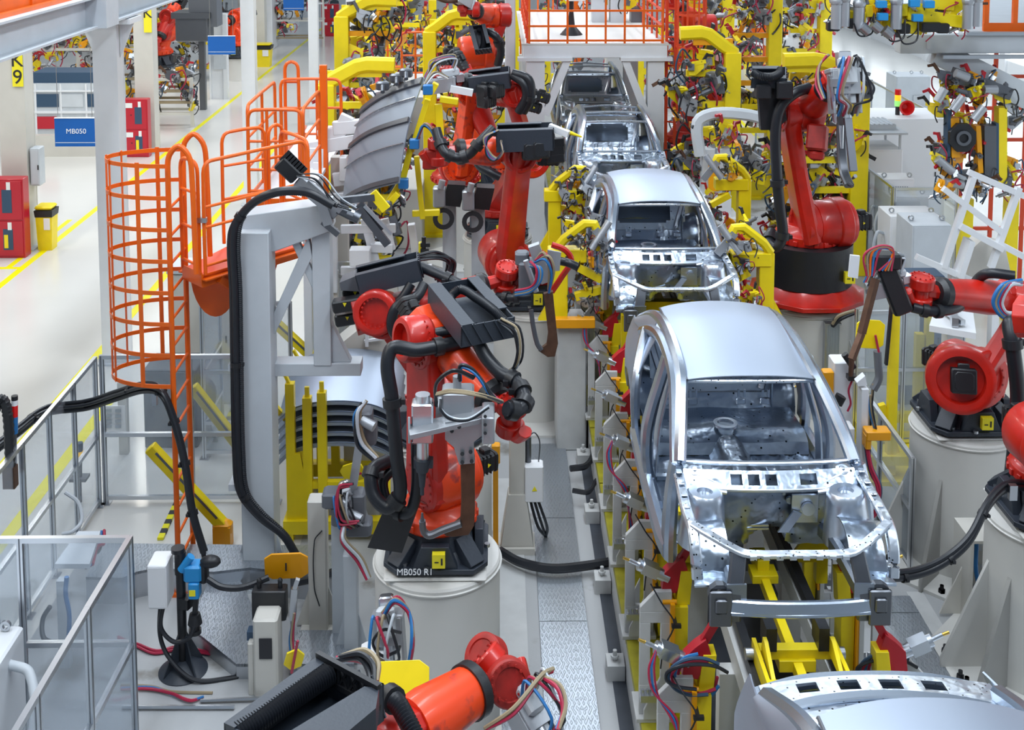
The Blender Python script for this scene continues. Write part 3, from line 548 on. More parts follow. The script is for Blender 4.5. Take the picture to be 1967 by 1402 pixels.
def robot(label, B, S_, E, W_, tool=None, s=1.0, cols=('robot_red', 'robot_red', 'robot_orange'), axis=None, base='black', yaw=0, link_off=-.22, curve=0, fr=(.17, .13), wrist_axis=(0, 0, 1), motors=True, drums=True, link_w=(.34, .25)):
    B, S_, E, W_ = V(B), V(S_), V(E), V(W_); t = thing('industrial_robot', label, 'robot', B, 'red articulated robots', world=True)
    D = (W_-B); D.z = 0; D.normalize(); A = V(axis).normalized() if axis else V((D.y, -D.x, 0))
    if base: base_casting(t, B, s, yaw, base)
    z0 = .33 if base == 'black' else .66; top = B+V((0, 0, z0*s))
    m = M(); m.lathe(top-V((0, 0, .03)), (0, 0, 1), [(0, .33*s), (.03, .36*s), (.12*s, .36*s), (.15*s, .31*s), (.22*s, .27*s)], 32)
    for i in range(20): a = 2*pi*i/20; m.box(top+V((cos(a)*.35*s, sin(a)*.35*s, .035*s)), (.05*s, .05*s, .06*s), rz=a)
    m.sweep([top+V((0, 0, .10*s)), top.lerp(S_, .45)+V((0, 0, .05*s)), S_+A*.02], prof_rect(.46*s, .40*s, .3), 6, up=A, sc=lambda f: 1.08-.22*f); drum(m, S_-A*link_off*.35*s, -A if link_off < 0 else A, .27*s, .46*s)
    drum(m, S_+A*.16*s, A, .29*s, .18*s); tu = m.build('turret', cols[0], t, bev=.01)
    motor(tu, S_+A*.30*s*(1 if link_off < 0 else -1), A*(1 if link_off < 0 else -1), .17*s, .28*s)
    o = A*link_off*s; m = M(); mid = S_.lerp(E, .5)+D*curve*s
    m.sweep([S_+o-(E-S_)*.10, S_+o, S_.lerp(E, .25)+o+D*curve*.7*s, mid+o, S_.lerp(E, .75)+o+D*curve*.7*s, E+o, E+o+(E-S_)*.08], prof_rect(.17*s, link_w[0]*s, .22), 5, up=D, sc=lambda f: (1.0+.25*abs(f-.5), .8-.28*f if 0 < f < 1 else .45-.1*f))
    drum(m, S_+o, A if link_off > 0 else -A, .25*s, .19*s, .03); drum(m, E+o, A if link_off > 0 else -A, .20*s, .20*s, .05); lk = m.build('link_arm', cols[1], t, bev=.008)
    m = M(); boltring(m, S_+o+(A if link_off > 0 else -A)*.09*s, (A if link_off > 0 else -A), .19*s, 16); boltring(m, E+o+(A if link_off > 0 else -A)*.095*s, (A if link_off > 0 else -A), .15*s, 16); m.build('bolt_circle', 'robot_dark_red', lk); 
    F_ = (W_-E); FL = F_.length; F_.normalize(); up = F_.cross(A).normalized(); up = up if up.z > 0 else -up
    m = M(); drum(m, E, A, .205*s, .30*s); m.sweep([E-F_*.30*s+up*.04, E+up*.03*s, E+F_*.25*s+up*.02*s], prof_rect(.30*s, .34*s, .25), 4, up=A, sc=lambda f: 1.0-.12*f); eh = m.build('elbow_housing', cols[0], t, bev=.01)
    if motors:
        for i, q in enumerate((-.1, .1)): motor(eh, E-F_*.28*s+A*q*s*1.3+up*.06*s, -F_, .14*s, .30*s)
        motor(eh, E-F_*.28*s-up*.10*s, -F_, .14*s, .28*s)
    m = M(); a = E+F_*.2*s; LL = FL-.2*s-.30*s; m.lathe(a, F_, [(0, fr[0]*s), (LL*.25, fr[0]*1.04*s), (LL*.9, fr[1]*s), (LL, fr[1]*.98*s)], 28); m.build('forearm', cols[2], t)
    m = M(); m.lathe(a+F_*LL, F_, [(0, fr[1]*1.0*s), (.0, fr[1]*1.08*s), (.07*s, fr[1]*1.08*s), (.11*s, fr[1]*.8*s), (.11*s, .01)], 28); m.build('collar', 'black', t)
    wa = V(wrist_axis).normalized(); m = M(); m.sweep([a+F_*(LL+.08*s), W_-F_*.04*s], prof_rect(.13*s, .15*s, .35), 1, up=wa, sc=lambda f: 1.05-.15*f); drum(m, W_+wa*.10*s, wa, .125*s, .12*s, .01); drum(m, W_-wa*.10*s, -wa, .12*s, .11*s, .01); m.cyl(W_-wa*.1*s, W_+wa*.1*s, .085*s, n=20)
    m.sweep([W_-wa*.14*s, W_-wa*.10*s+F_*.12*s, W_+F_*.19*s], prof_rect(.13*s, .10*s, .35), 4, up=wa); wr = m.build('wrist', cols[1], t, bev=.005)
    m = M(); boltring(m, W_+wa*.16*s, wa, .095*s, 12, .009); m.build('bolt_circle', 'robot_dark_red', wr)
    return t, dict(A=A, D=D, F=F_, up=up)
# ---- pedestals
pedestal((-.55, 10.15), .575, 1.58, 'large cream cylindrical pedestal under the front centre robot', ())
pedestal((-.63, 12.5), .57, 1.58, 'cream pedestal hidden behind the front centre robot', ())
pedestal((.53, 16.6), .60, 1.58, 'cream pedestal right of the tall red link arm, beside the walkway', (-25, 10))
pedestal((4.55, 16.75), .70, 1.58, 'wide cream pedestal under the robot with black drum base', (-160, -40, 200))
pedestal((5.28, 12.7), .59, 1.58, 'cream pedestal on the right with flange feet and gussets', (-135, -70, 180, 225), )
pedestal((5.34, 10.75), .60, 1.58, 'nearest cream pedestal at the right edge of the view', (-150, 180, 210))
pedestal((4.2, 25.5), .62, 1.58, 'cream pedestal behind the orange caged ladder', ())
pedestal((.0, 20.0), .60, 1.58, 'cream pedestal behind the silver panel gripper', (-90,))
pedestal((-.45, 23.6), .60, 1.58, 'distant cream pedestal near the orange platform', (-90,))
pedestal((-1.0, 5.9), .58, 1.2, 'cream pedestal below the front robot with the big black tray', ())
# ---- R1 front centre
Y1 = 10.15
t, k = robot('orange red robot in the centre foreground with long weld gun', (-.55, Y1, 1.61), P(850, 915, Y=10.1), P(845, 655, Y=10.1), P(982, 800, Y=9.35), axis=(.80, .60, 0), s=1.0, link_off=-.16, fr=(.17, .15), cols=('robot_orange', 'robot_red', 'robot_orange'), wrist_axis=(.1, -.15, 1), motors=False, link_w=(.62, .5))
motor(t, P(800, 625, Y=10.5), (-.3, .4, .5), .16, .28); m = M(); drum(m, P(795, 650, Y=9.98), (-.85, -.5, .12), .20, .26, .08); boltring(m, P(810, 652, Y=9.95), (-.85, -.5, .12), .17, 18); m.build('elbow_ring', 'robot_red', t)
tray(t, P(822, 548, Z=4.02), P(886, 628, Z=3.98), P(918, 532, Z=4.02), .17, [P(872, 590, Z=3.95), P(866, 570, Z=3.98), P(885, 556, Z=4.02), P(915, 572, Z=4.02), P(948, 596, Z=4.0), P(970, 618, Z=3.95)], r=.042)
hose(t, [P(905, 625, Y=9.7), P(930, 680, Y=9.6), P(960, 715, Y=9.5), P(992, 735, Y=9.4), P(1008, 770, Y=9.2), P(992, 788, Y=9.1), P(972, 785, Y=9.05)], .060, (.45, .58, .7, .9))
hose(t, [P(905, 652, Y=9.85), P(860, 662, Y=9.8), P(800, 672, Y=9.7), P(755, 668, Y=9.7), P(744, 700, Y=9.65), P(752, 760, Y=9.6), P(762, 880, Y=9.6), P(768, 950, Y=9.6), P(745, 975, Y=9.6), P(718, 950, Y=9.65), P(715, 905, Y=9.75), P(745, 885, Y=9.9)], .060, (.12, .47, .68, .9), k=10)
hose(t, [P(900, 632, Y=9.95), P(830, 642, Y=9.95), P(790, 658, Y=9.95)], .05)
hose(t, [P(800, 850, Y=9.7), P(800, 940, Y=9.65), P(785, 985, Y=9.65), P(750, 975, Y=9.75), P(735, 925, Y=9.85), P(760, 895, Y=9.95)], .05, (.5,))
bundle(t, [P(960, 612, Y=9.6), P(992, 640, Y=9.5), P(992, 700, Y=9.5), P(955, 720, Y=9.6)], .010, 5, ('rubber', 'rubber', 'tan_hose', 'clear_hose', 'rubber'), .03)
# R1 weld gun: grey bracket beam, motors, copper C arm
g = M(); g.bar(P(786, 830, Y=9.0), P(938, 795, Y=9.1), .04, .20, up=(0, -1, 0)); g.bar(P(786, 830, Y=9.25), P(938, 790, Y=9.3), .04, .18, up=(0, -1, 0)); g.bar(P(786, 826, Y=9.0), P(786, 826, Y=9.27), .02, .20)
g.prism([P(*q, Y=9.0) for q in ((855, 810), (900, 805), (935, 790), (935, 830), (910, 850), (912, 890), (882, 893), (872, 860), (855, 845))], (0, .03, 0)); g.box(P(938, 812, Y=9.05), (.10, .3, .22), ch=.01)
gb = g.build('weld_gun', 'alu_cast', t, bev=.004)
m = M()
for q in ((868, 828), (882, 820), (888, 872), (904, 868), (888, 888), (906, 886)): m.cyl(P(*q, Y=9.0), P(*q, Y=8.96), .016, n=10)
for q in ((932, 800), (932, 816), (932, 832)): m.cyl(P(*q, Y=8.9), P(*q, Y=8.87), .014, n=8)
m.build('bolt_set', 'black', gb)
m = M(); m.bar(P(812, 845, Y=9.12), P(812, 770, Y=9.12), .17, .15, ch=.012); m.cyl(P(812, 775, Y=9.12), P(812, 757, Y=9.12), .06); m.cyl(P(812, 845, Y=9.12), P(812, 885, Y=9.12), .05); m.build('servo_motor', 'alu', gb)
m = M(); m.bar(P(880, 805, Y=9.25), P(880, 745, Y=9.25), .26, .22, ch=.015); m.cyl(P(878, 745, Y=9.25), P(878, 722, Y=9.25), .035); m.bar(P(848, 820, Y=9.25), P(850, 765, Y=9.25), .10, .10); m.build('transformer', 'alu_cast', gb)
m = M(); m.cyl(P(812, 880, Y=9.12), P(811, 905, Y=9.12), .075, .05); m.cyl(P(811, 905, Y=9.12), P(811, 935, Y=9.12), .035, .022); m.bar(P(795, 888, Y=9.12), P(832, 888, Y=9.12), .07); m.cyl(P(811, 930, Y=9.12), P(811, 950, Y=9.12), .016); m.build('upper_electrode', 'black_cast', gb)
m = M(); m.prism([P(*q, Y=9.02) for q in ((884, 880), (912, 880), (912, 980), (911, 1010), (900, 1028), (870, 1032), (856, 1030), (848, 1020), (872, 1010), (884, 1000), (886, 960))], (0, .07, 0)); m.build('electrode_arm', 'copper', gb, bev=.006)
m = M(); m.sweep([P(886, 1005, Y=9.0), P(850, 1018, Y=9.0), P(825, 1028, Y=9.0), P(814, 1020, Y=9.0), P(811, 1000, Y=9.0)], prof_rect(.05, .06), 4, up=(0, 1, 0)); m.cyl(P(811, 1002, Y=9.0), P(811, 985, Y=9.0), .018, .008); m.build('lower_electrode', 'dark_steel', gb)
bundle(gb, [P(840, 758, Y=9.0), P(870, 752, Y=8.9), P(920, 758, Y=8.85), P(965, 772, Y=9.0)], .012, 3, ('tan_hose', 'tan_hose', 'rubber'), .012, seed=3)
bundle(gb, [P(845, 765, Y=8.9), P(846, 785, Y=8.85), P(865, 802, Y=8.85), P(900, 805, Y=8.85), P(940, 780, Y=8.9)], .012, 2, ('rubber', 'clear_hose'), .01, seed=4)
bundle(gb, [P(882, 730, Y=9.2), P(885, 700, Y=9.2), P(910, 712, Y=9.2), P(940, 755, Y=9.2), P(960, 772, Y=9.1)], .012, 4, ('rubber', 'red_hose', 'rubber', 'blue_hose'), .02, seed=5)
bundle(gb, [P(838, 780, Y=9.15), P(838, 735, Y=9.1), P(870, 712, Y=9.1), P(910, 725, Y=9.2)], .014, 2, ('rubber', 'rubber'), .01, seed=6)
text('MB050 R1', .075, (-.72, 9.66, 1.70), t, 'white', (rad(72), 0, 0))
# second dark gun parked left of the base
t9 = thing('parked_weld_gun', 'dark weld gun with grey drives and hoses parked left of the front robot', 'welding gun', P(650, 985, Y=11.2), world=True)
g9 = gun(t9, P(668, 945, Y=11.2), (.3, -.2, -.9), up=(0, -1, 0), s=.9, seed=21, jaws=False); m = M()
for q, sz in (((640, 955), (.2, .2, .16)), ((660, 985), (.22, .2, .2)), ((690, 970), (.12, .2, .3)), ((700, 800), (.16, .2, .16)), ((712, 830), (.12, .2, .2)), ((690, 1010), (.25, .2, .14))): m = M(); m.box(P(*q, Y=11.1), sz, ch=.02); m.build('drive_block', 'grey_plastic', t9)
m = M()
for q in ((655, 962), (680, 990), (705, 812)): m.cyl(P(q[0]-10, q[1]-5, Y=11.0), P(q[0]+14, q[1]+8, Y=10.95), .05)
m.bar(P(668, 1000, Y=11.15), P(700, 790, Y=11.15), .08); m.build('drive', 'alu_cast', t9); m = M(); q = P(650, 985, Y=11.3); m.b2((q.x-.06, 11.2, 0), (q.x+.06, 11.4, q.z)); m.build('stand', 'grey_steel', t9)
bundle(t9, [P(700, 770, Y=11), P(685, 800, Y=10.95), P(692, 850, Y=10.95), P(722, 880, Y=10.9)], .018, 5, ('rubber', 'tan_hose', 'clear_hose', 'rubber', 'blue_hose'), .03); bundle(t9, [P(660, 1010, Y=10.9), P(658, 1040, Y=10.8), P(690, 1075, Y=10.8), P(708, 1110, Y=10.75)], .016, 4, ('red_hose', 'tan_hose', 'clear_hose', 'tan_hose'), .02); bundle(t9, [P(675, 930, Y=11), P(650, 940, Y=10.95), P(655, 1000, Y=10.9), P(690, 1000, Y=10.9)], .012, 4, ('red_hose', 'rubber'), .03)
# dark shield plate at the left of R1's base
m = M(); m.prism([P(*q, Y=9.75) for q in ((738, 978), (800, 985), (772, 1062), (706, 1052))], (0, .02, 0)); m.build('shield_plate', 'black', t)
# ---- R2 behind
t, k = robot('red robot behind, its round elbow ring left of the front centre robot', (-.63, 12.5, 1.61), P(850, 765, Y=12.4), P(738, 603, Y=12.1), P(972, 535, Y=12.4), axis=(0, -1, .0), s=1.05, link_off=.10, fr=(.15, .12), cols=('robot_red', 'robot_red', 'robot_red'), wrist_axis=(.15, -.3, 1), motors=False)
for i, (a, b, c_, d_) in enumerate(((738, 572, 640, 588), (740, 598, 645, 614), (735, 556, 660, 566))):
    m = M(); m.bar(P(a, b, Y=12.3+.12*i), P(c_, d_, Y=12.3+.12*i), .16, .13, ch=.015); o = m.build('motor', 'black', t)
    m = M(); p = P(c_+22, d_-2, Y=12.3+.12*i-.09); m.prism([p+V((-.02, 0, .02)), p+V((.02, 0, .02)), p+V((0, 0, -.02))], (0, .02, 0)); m.build('warning_triangle', 'label_yellow', o)
m = M(); drum(m, P(722, 600, Y=11.85), (-.12, -1, .15), .235, .14, .06); boltring(m, P(722, 600, Y=11.80), (-.12, -1, .15), .15, 20); m.build('elbow_ring', 'robot_red', t)
tray(t, P(682, 532, Y=11.95), P(803, 502, Y=11.95), P(684, 512, Y=12.35), .20, r=.05)
hose(t, [P(806, 512, Y=12.1), P(840, 526, Y=12.0), P(880, 545, Y=11.9), P(915, 565, Y=11.9)], .055, (.5,))
hose(t, [P(815, 545, Y=11.9), P(800, 570, Y=11.8), P(762, 590, Y=11.7), P(752, 625, Y=11.7), P(770, 660, Y=11.8)], .055)
hose(t, [P(790, 545, Y=11.95), P(775, 570, Y=11.9), P(755, 592, Y=11.9), P(748, 620, Y=11.9)], .05)
bundle(t, [P(800, 495, Y=12.3), P(840, 492, Y=12.4), P(865, 505, Y=12.5), P(862, 530, Y=12.5), P(838, 540, Y=12.5)], .016, 6, ('rubber',), .04)
m = M(); m.prism([P(*q, Y=12.4) for q in ((652, 543), (684, 530), (690, 560), (655, 558))], (0, .25, 0)); m.build('tray_end_cover', 'grey_plastic', t)
# R2's gun in the walkway, with brown jaw hanging down
p0 = P(1012, 525, Y=12.3); m = M(); m.box(p0, (.18, .25, .30), ch=.02); m.box(P(1003, 495, Y=12.3), (.15, .16, .14), ch=.02); gb = m.build('weld_gun', 'grey_plastic', t)
m = M(); m.bar(P(1025, 470, Y=12.2), P(1050, 540, Y=12.2), .10, .12); m.prism([P(*q, Y=12.15) for q in ((1052, 480), (1078, 485), (1075, 520), (1052, 522))], (0, .02, 0)); m.cyl(P(1010, 500, Y=12.1), P(1030, 560, Y=12.1), .03); m.bar(P(995, 560, Y=12.2), P(1040, 520, Y=12.2), .04); m.build('bracket', 'alu_cast', gb)
m = M(); m.prism([P(*q, Y=12.1) for q in ((1044, 565), (1062, 560), (1066, 600), (1072, 660), (1066, 685), (1052, 686), (1034, 674), (1050, 662), (1053, 640))], (0, .06, 0)); m.build('electrode_arm', 'copper', gb, bev=.004)
m = M(); m.sweep([P(1040, 672, Y=12.1), P(1032, 660, Y=12.1), P(1024, 625, Y=12.1), P(1020, 595, Y=12.1)], prof_rect(.05, .035), 3, up=(0, 1, 0)); m.build('moving_electrode', 'dark_steel', gb)
for i, (mt, q) in enumerate((('blue_hose', 0), ('tan_hose', 3), ('red_hose', -4), ('blue_hose', 5))):
    m = M(); m.tube([P(1018, 506+q, Y=12.0), P(1034+q, 515, Y=11.95), P(1033+q, 540, Y=11.95), P(1018, 556+q, Y=12.0), P(990, 562+q, Y=12.1)], .015, 6); m.build('supply_hose', mt, gb)
bundle(gb, [P(1030, 500, Y=12.1), P(1050, 492, Y=12.0), P(1062, 520, Y=12.0), P(1056, 560, Y=12.05)], .014, 4, ('red_hose', 'tan_hose', 'blue_hose', 'tan_hose'), .03, seed=8)
hose(gb, [P(955, 570, Y=12.3), P(985, 572, Y=12.2), P(1020, 570, Y=12.2)], .05, (.3, .6))
m = M(); m.sweep([P(1060, 470, Y=12.4), P(1085, 480, Y=12.4), P(1098, 500, Y=12.4), P(1080, 530, Y=12.4), P(1060, 560, Y=12.4)], prof_rect(.06, .06), 4, up=(0, 1, 0)); m.build('jaw_frame', 'robot_red', gb)
hose(gb, [P(1070, 500, Y=12.3), P(1092, 505, Y=12.2), P(1108, 512, Y=12.2)], .045)
# ---- R3 with the big red link arm, holding the panel gripper
t, k = robot('robot with tall straight red link arm and black hose tray, holding the panel gripper', (.53, 16.6, 1.61), P(968, 492, Y=15.9), P(988, 290, Y=15.6), P(842, 292, Y=15.3), axis=(.25, -1, 0), s=1.15, link_off=.22, fr=(.17, .14), cols=('robot_red', 'robot_red', 'robot_orange'), link_w=(.50, .4))
tray(t, P(952, 254, Y=15.0), P(1062, 250, Y=15.0), P(955, 238, Y=15.5), .26, r=.06)
hose(t, [P(948, 246, Y=15.0), P(920, 275, Y=14.9), P(900, 297, Y=14.9), P(878, 303, Y=14.9), P(856, 294, Y=14.9), P(845, 272, Y=15.0), P(838, 248, Y=15.1)], .065, (.2, .4, .6, .8))
for i, mt in enumerate(('rubber', 'blue_hose', 'red_hose', 'blue_hose', 'tan_hose')):
    m = M(); m.tube([P(958, 250, Y=14.8), P(938-2*i, 262+i, Y=14.8), P(934+i*2, 295, Y=14.8), P(948+2*i, 308-i, Y=14.8), P(966, 290, Y=14.8), P(962, 270, Y=14.9)], .018, 6); m.build('supply_hose', mt, t)
for q in ((1018, 285), (1036, 282)): motor(t, P(*q, Y=15.2), (.1, -1, 0), .22, .2)
for i in range(3): m = M(); m.bar(P(1050, 275+15*i, Y=15.4), P(1084, 272+15*i, Y=15.4), .09, .12, ch=.01); m.build('valve_block', 'black', t)
m = M(); m.bar(P(1055, 243, Y=15.2), P(1092, 258, Y=15.1), .08); m.build('tray_end_cover', 'white_paint', t)
m = M(); m.cyl(P(1086, 252, Y=15.2), P(1118, 263, Y=15.2), .035, .01); m.build('pointer', 'yellow', t)
m = M(); m.box(P(826, 305, Y=15.3), (.19, .2, .26), ch=.02); m.build('tool_flange', 'robot_dark_red', t)
# ---- R4, R5, R6 behind it
t, k = robot('robot with red elbow drum and black tray, second in the row', (.0, 20.0, 1.61), P(1010, 300, Y=18.9), P(972, 178, Y=18.6), P(862, 150, Y=18.3), axis=(.5, -1, .1), s=1.15, link_off=.16, cols=('robot_red', 'robot_red', 'robot_red'))
tray(t, P(898, 152, Y=18.2), P(978, 142, Y=18.2), P(900, 136, Y=18.8), .22, r=.06)
for q in ((945, 172), (946, 190), (962, 172)): motor(t, P(*q, Y=18.3), (-.6, -.8, 0), .2, .3)
for a in (0, 9): hose(t, [P(985, 140+a/2, Y=18.2), P(1015-a, 152+a, Y=18.1), P(1020-a, 185, Y=18.1), P(1005-a, 215, Y=18.2)], .07, (.7,) if not a else ())
gun(t, P(872, 158, Y=18.2), (-.8, -.2, -.1), s=1.2, seed=4, jaws=False)
m = M(); m.bar(P(865, 170, Y=18.0), P(908, 178, Y=18.0), .12, .10); m.build('weld_transformer', 'white_paint', t)
t, k = robot('orange link arm robot partly hidden behind the panel gripper robot', (-.75, 20.6, 1.61), P(878, 312, Y=19.6), P(898, 172, Y=19.4), P(960, 300, Y=19.0), axis=(.2, -1, 0), s=1.2, link_off=.2, cols=('robot_red', 'robot_orange', 'robot_red'), base=None, link_w=(.46, .4))
hose(t, [P(915, 285, Y=18.9), P(918, 315, Y=18.8), P(940, 330, Y=18.7), P(960, 340, Y=18.7)], .07)
t, k = robot('farthest orange robot, arm raised, beside the orange railed platform', (-.45, 23.6, 1.61), P(918, 100, Y=23.2), P(940, 30, Y=23.2), P(902, 18, Y=22.2), axis=(1, .2, 0), s=1.2, link_off=.25, cols=('robot_orange', 'robot_red', 'robot_orange'), wrist_axis=(1, 0, 0))
tray(t, P(900, 50, Y=22.3), P(912, 96, Y=22.0), P(932, 46, Y=22.3), .2, r=.06)
hose(t, [P(935, 60, Y=22.5), P(952, 70, Y=22.4), P(962, 95, Y=22.5), P(956, 125, Y=22.6)], .08, (.5,))
gun(t, P(900, 8, Y=22.2), (-.4, -.5, .3), s=1.2, seed=9)
# ---- RB right middle with black drum base
t, k = robot('large robot on the right with curved red link arm and black drum base', (4.55, 16.75, 1.61), P(1582, 430, Y=16.6), P(1548, 215, Y=16.3), P(1610, 150, Y=15.4), axis=(1, .25, 0), s=1.3, link_off=-.22, cols=('robot_red', 'robot_red', 'robot_red'), base='drum', curve=-.05, link_w=(.66, .5), wrist_axis=(1, 0, .3))
hose(t, [P(1555, 168, Y=15.9), P(1525, 180, Y=15.8), P(1500, 205, Y=15.8), P(1490, 250, Y=15.8), P(1492, 330, Y=15.8), P(1498, 400, Y=15.8), P(1503, 450, Y=15.8), P(1492, 475, Y=15.8), P(1478, 465, Y=15.9), P(1482, 445, Y=16.1)], .075, (.48, .68, .93))
tray(t, P(1443, 152, Y=15.7), P(1510, 152, Y=15.7), P(1445, 128, Y=16.2), .12, [P(1448, 140, Y=15.7), P(1460, 146, Y=15.6), P(1480, 148, Y=15.6), P(1496, 142, Y=15.7), P(1500, 134, Y=15.8)], r=.06)
m = M(); m.prism([P(*q, Y=15.9) for q in ((1455, 160), (1500, 160), (1512, 230), (1490, 250), (1462, 250))], (0, .12, 0)); m.box(P(1465, 175, Y=15.7), (.2, .2, .2), ch=.02); m.box(P(1505, 172, Y=15.7), (.22, .2, .24), ch=.02); m.build('gearbox_cover', 'black', t)
m = M(); m.bar(P(1572, 240, Y=16.0), P(1568, 290, Y=15.9), .26, .28, ch=.03); m.bar(P(1568, 288, Y=15.9), P(1566, 306, Y=15.9), .20, .22, ch=.03); m.build('counter_motor', 'robot_dark_red', t)
g = gun(t, P(1618, 132, Y=15.2), (.02, -.25, -1), up=(0, -1, 0), s=1.55, jaw='dark_steel', seed=5)
m = M(); m.bar(P(1594, 145, Y=15.0), P(1604, 235, Y=15.0), .03, .08); m.bar(P(1630, 145, Y=15.0), P(1630, 235, Y=15.0), .03, .08); m.bar(P(1610, 150, Y=15.0), P(1610, 165, Y=15.0), .24, .12); m.cyl(P(1616, 240, Y=15.0), P(1617, 285, Y=15.0), .035, .02); m.build('gun_frame', 'alu', g)
bundle(t, [P(1590, 105, Y=15.5), P(1572, 130, Y=15.5), P(1570, 160, Y=15.4), P(1582, 190, Y=15.2)], .016, 4, ('red_hose', 'blue_hose', 'tan_hose', 'red_hose'), .03)
bundle(t, [P(1640, 110, Y=15.5), P(1660, 150, Y=15.4), P(1676, 170, Y=15.3), P(1670, 188, Y=15.2), P(1655, 185, Y=15.1)], .03, 3, ('rubber',), .04)
# ---- RR right edge
t, k = robot('red robot at the right with oval motor opening and forearm reaching left', (5.28, 12.7, 1.61), P(1862, 715, Y=12.4), P(1950, 575, Y=12.6), P(1768, 560, Y=12.0), axis=(.45, -1, .05), s=1.1, link_off=.16, cols=('robot_red', 'robot_red', 'robot_red'), fr=(.165, .145), wrist_axis=(.05, -.1, 1), link_w=(.42, .4))
m = M(); drum(m, P(1845, 728, Y=12.05), (-.3, -1, .2), .36, .16, .1); m.build('motor_ring', 'robot_red', t); motor(t, P(1848, 728, Y=12.05), (-.2, -1, .2), .24, .14)
hose(t, [P(1950, 530, Y=12.2), P(1900, 525, Y=12.3), P(1880, 535, Y=12.4), P(1860, 565, Y=12.4), P(1840, 590, Y=12.1), P(1790, 598, Y=11.9), P(1752, 590, Y=11.9)], .055, (.8, .9))
for i, mt in enumerate(('blue_hose', 'tan_hose', 'blue_hose', 'red_hose', 'clear_hose')):
    m = M(); m.tube([P(1962, 538+i*2, Y=11.9), P(1925+i*4, 548, Y=11.8), P(1908+i*4, 580, Y=11.8), P(1925+2*i, 608-2*i, Y=11.8), P(1962, 612-3*i, Y=11.9)], .022, 8); m.build('supply_hose', mt, t)
hose(t, [P(1990, 600, Y=11.6), P(1962, 622, Y=11.6), P(1940, 620, Y=11.6), P(1945, 660, Y=11.5), P(1955, 760, Y=11.5), P(1950, 850, Y=11.5), P(1943, 915, Y=11.5)], .075, (.5, .8))
g = gun(t, P(1728, 545, Y=12.0), (-1, -.1, -.15), s=.9, seed=7, jaws=False)
m = M(); m.bar(P(1700, 510, Y=11.9), P(1735, 600, Y=11.9), .14, .2, ch=.02); m.box(P(1700, 500, Y=11.9), (.3, .2, .16), ch=.02); m.build('gun_body', 'black', g)
m = M(); m.bar(P(1682, 535, Y=11.8), P(1655, 640, Y=11.7), .06, .07); m.bar(P(1655, 640, Y=11.7), P(1636, 690, Y=11.6), .055, .06); m.cyl(P(1636, 688, Y=11.6), P(1634, 722, Y=11.6), .03, .02); m.build('electrode_arm', 'copper', g)
m = M(); m.prism([P(*q, Y=11.8) for q in ((1634, 490), (1652, 492), (1648, 535), (1630, 532))], (0, .03, 0)); m.build('bracket', 'white_paint', g)
for i, mt in enumerate(('red_hose', 'tan_hose', 'orange_rail', 'blue_hose', 'red_hose')):
    m = M(); m.tube([P(1665+3*i, 530, Y=11.8), P(1660+8*i, 490-3*i, Y=11.8), P(1690+6*i, 472+2*i, Y=11.8), P(1715, 478+4*i, Y=11.8), P(1712-6*i, 520, Y=11.8)], .012, 6); m.build('supply_hose', mt, g)
# ---- RN nearest right, mostly outside the view
t, k = robot('robot at the right edge of the view, showing its black base corner', (5.34, 10.75, 1.61), P(2010, 850, Y=10.4), P(2030, 620, Y=10.2), P(2300, 640, Y=9.5), axis=(.1, -1, 0), s=1.1, link_off=.16, motors=False)
# ---- RF bottom foreground
t, k = robot('nearest robot at the bottom edge, red forearm beside a large black open tray', (-1.0, 5.9, 1.23), P(690, 1560, Y=6.3), P(745, 1430, Y=6.9), P(958, 1292, Y=7.6), axis=(.8, -.6, 0), s=1.0, link_off=-.15, fr=(.19, .17), cols=('robot_red', 'robot_red', 'robot_orange'), wrist_axis=(-.62, .3, .55), motors=False)
m = M(); drum(m, P(934, 1262, Y=7.75), (-.5, -.5, .6), .15, .14, .01); drum(m, P(975, 1310, Y=7.5), (.3, -.9, .35), .155, .14, .012); m.bar(P(950, 1280, Y=7.7), P(968, 1305, Y=7.55), .14, .16, ch=.03); boltring(m, P(975, 1310, Y=7.43), (.3, -.9, .35), .11, 14, .01); m.build('wrist_gearbox', 'robot_dark_red', t)
Zt = 2.95; tray(t, P(430, 1392, Z=Zt), P(612, 1262, Z=Zt), P(560, 1452, Z=Zt), .22, [P(452, 1412, Z=2.90), P(498, 1385, Z=2.90), P(550, 1348, Z=2.90), P(600, 1314, Z=2.90), P(634, 1292, Z=2.90)], r=.07)
m = M(); m.prism([P(*q, Z=Zt+.0) for q in ((418, 1392), (612, 1256), (628, 1262), (640, 1290), (560, 1330), (440, 1402))], (0, 0, -.02)) if 0 else m.prism([P(*q, Z=Zt+.02) for q in ((560, 1402), (700, 1318), (728, 1322), (722, 1360), (650, 1420), (560, 1460))], (0, 0, -.16)); m.build('tray_lid', 'black_cast', t, flat=True)
m = M()
for i in range(6):
    a = P(612+19*i, 1258+10*i, Z=Zt+.02); b = P(612+19*(i+1), 1258+10*(i+1), Z=Zt+.02); dn = V((0, 0, -.13)); m.bar(a, b+dn, .014); m.bar(a+dn, b, .014); m.bar(a, a+dn, .016)
m.bar(P(610, 1256, Z=Zt+.03), P(728, 1320, Z=Zt+.03), .03); m.bar(P(610, 1256, Z=Zt+.02)-V((0, 0, .13)), P(728, 1320, Z=Zt+.02)-V((0, 0, .13)), .03); m.build('tray_end_lattice', 'black', t)
hose(t, [P(700, 1340, Y=6.9), P(735, 1335, Y=6.9), P(762, 1350, Y=6.8), P(780, 1380, Y=6.7), P(800, 1420, Y=6.6)], .06, (.4,), corr=.02)
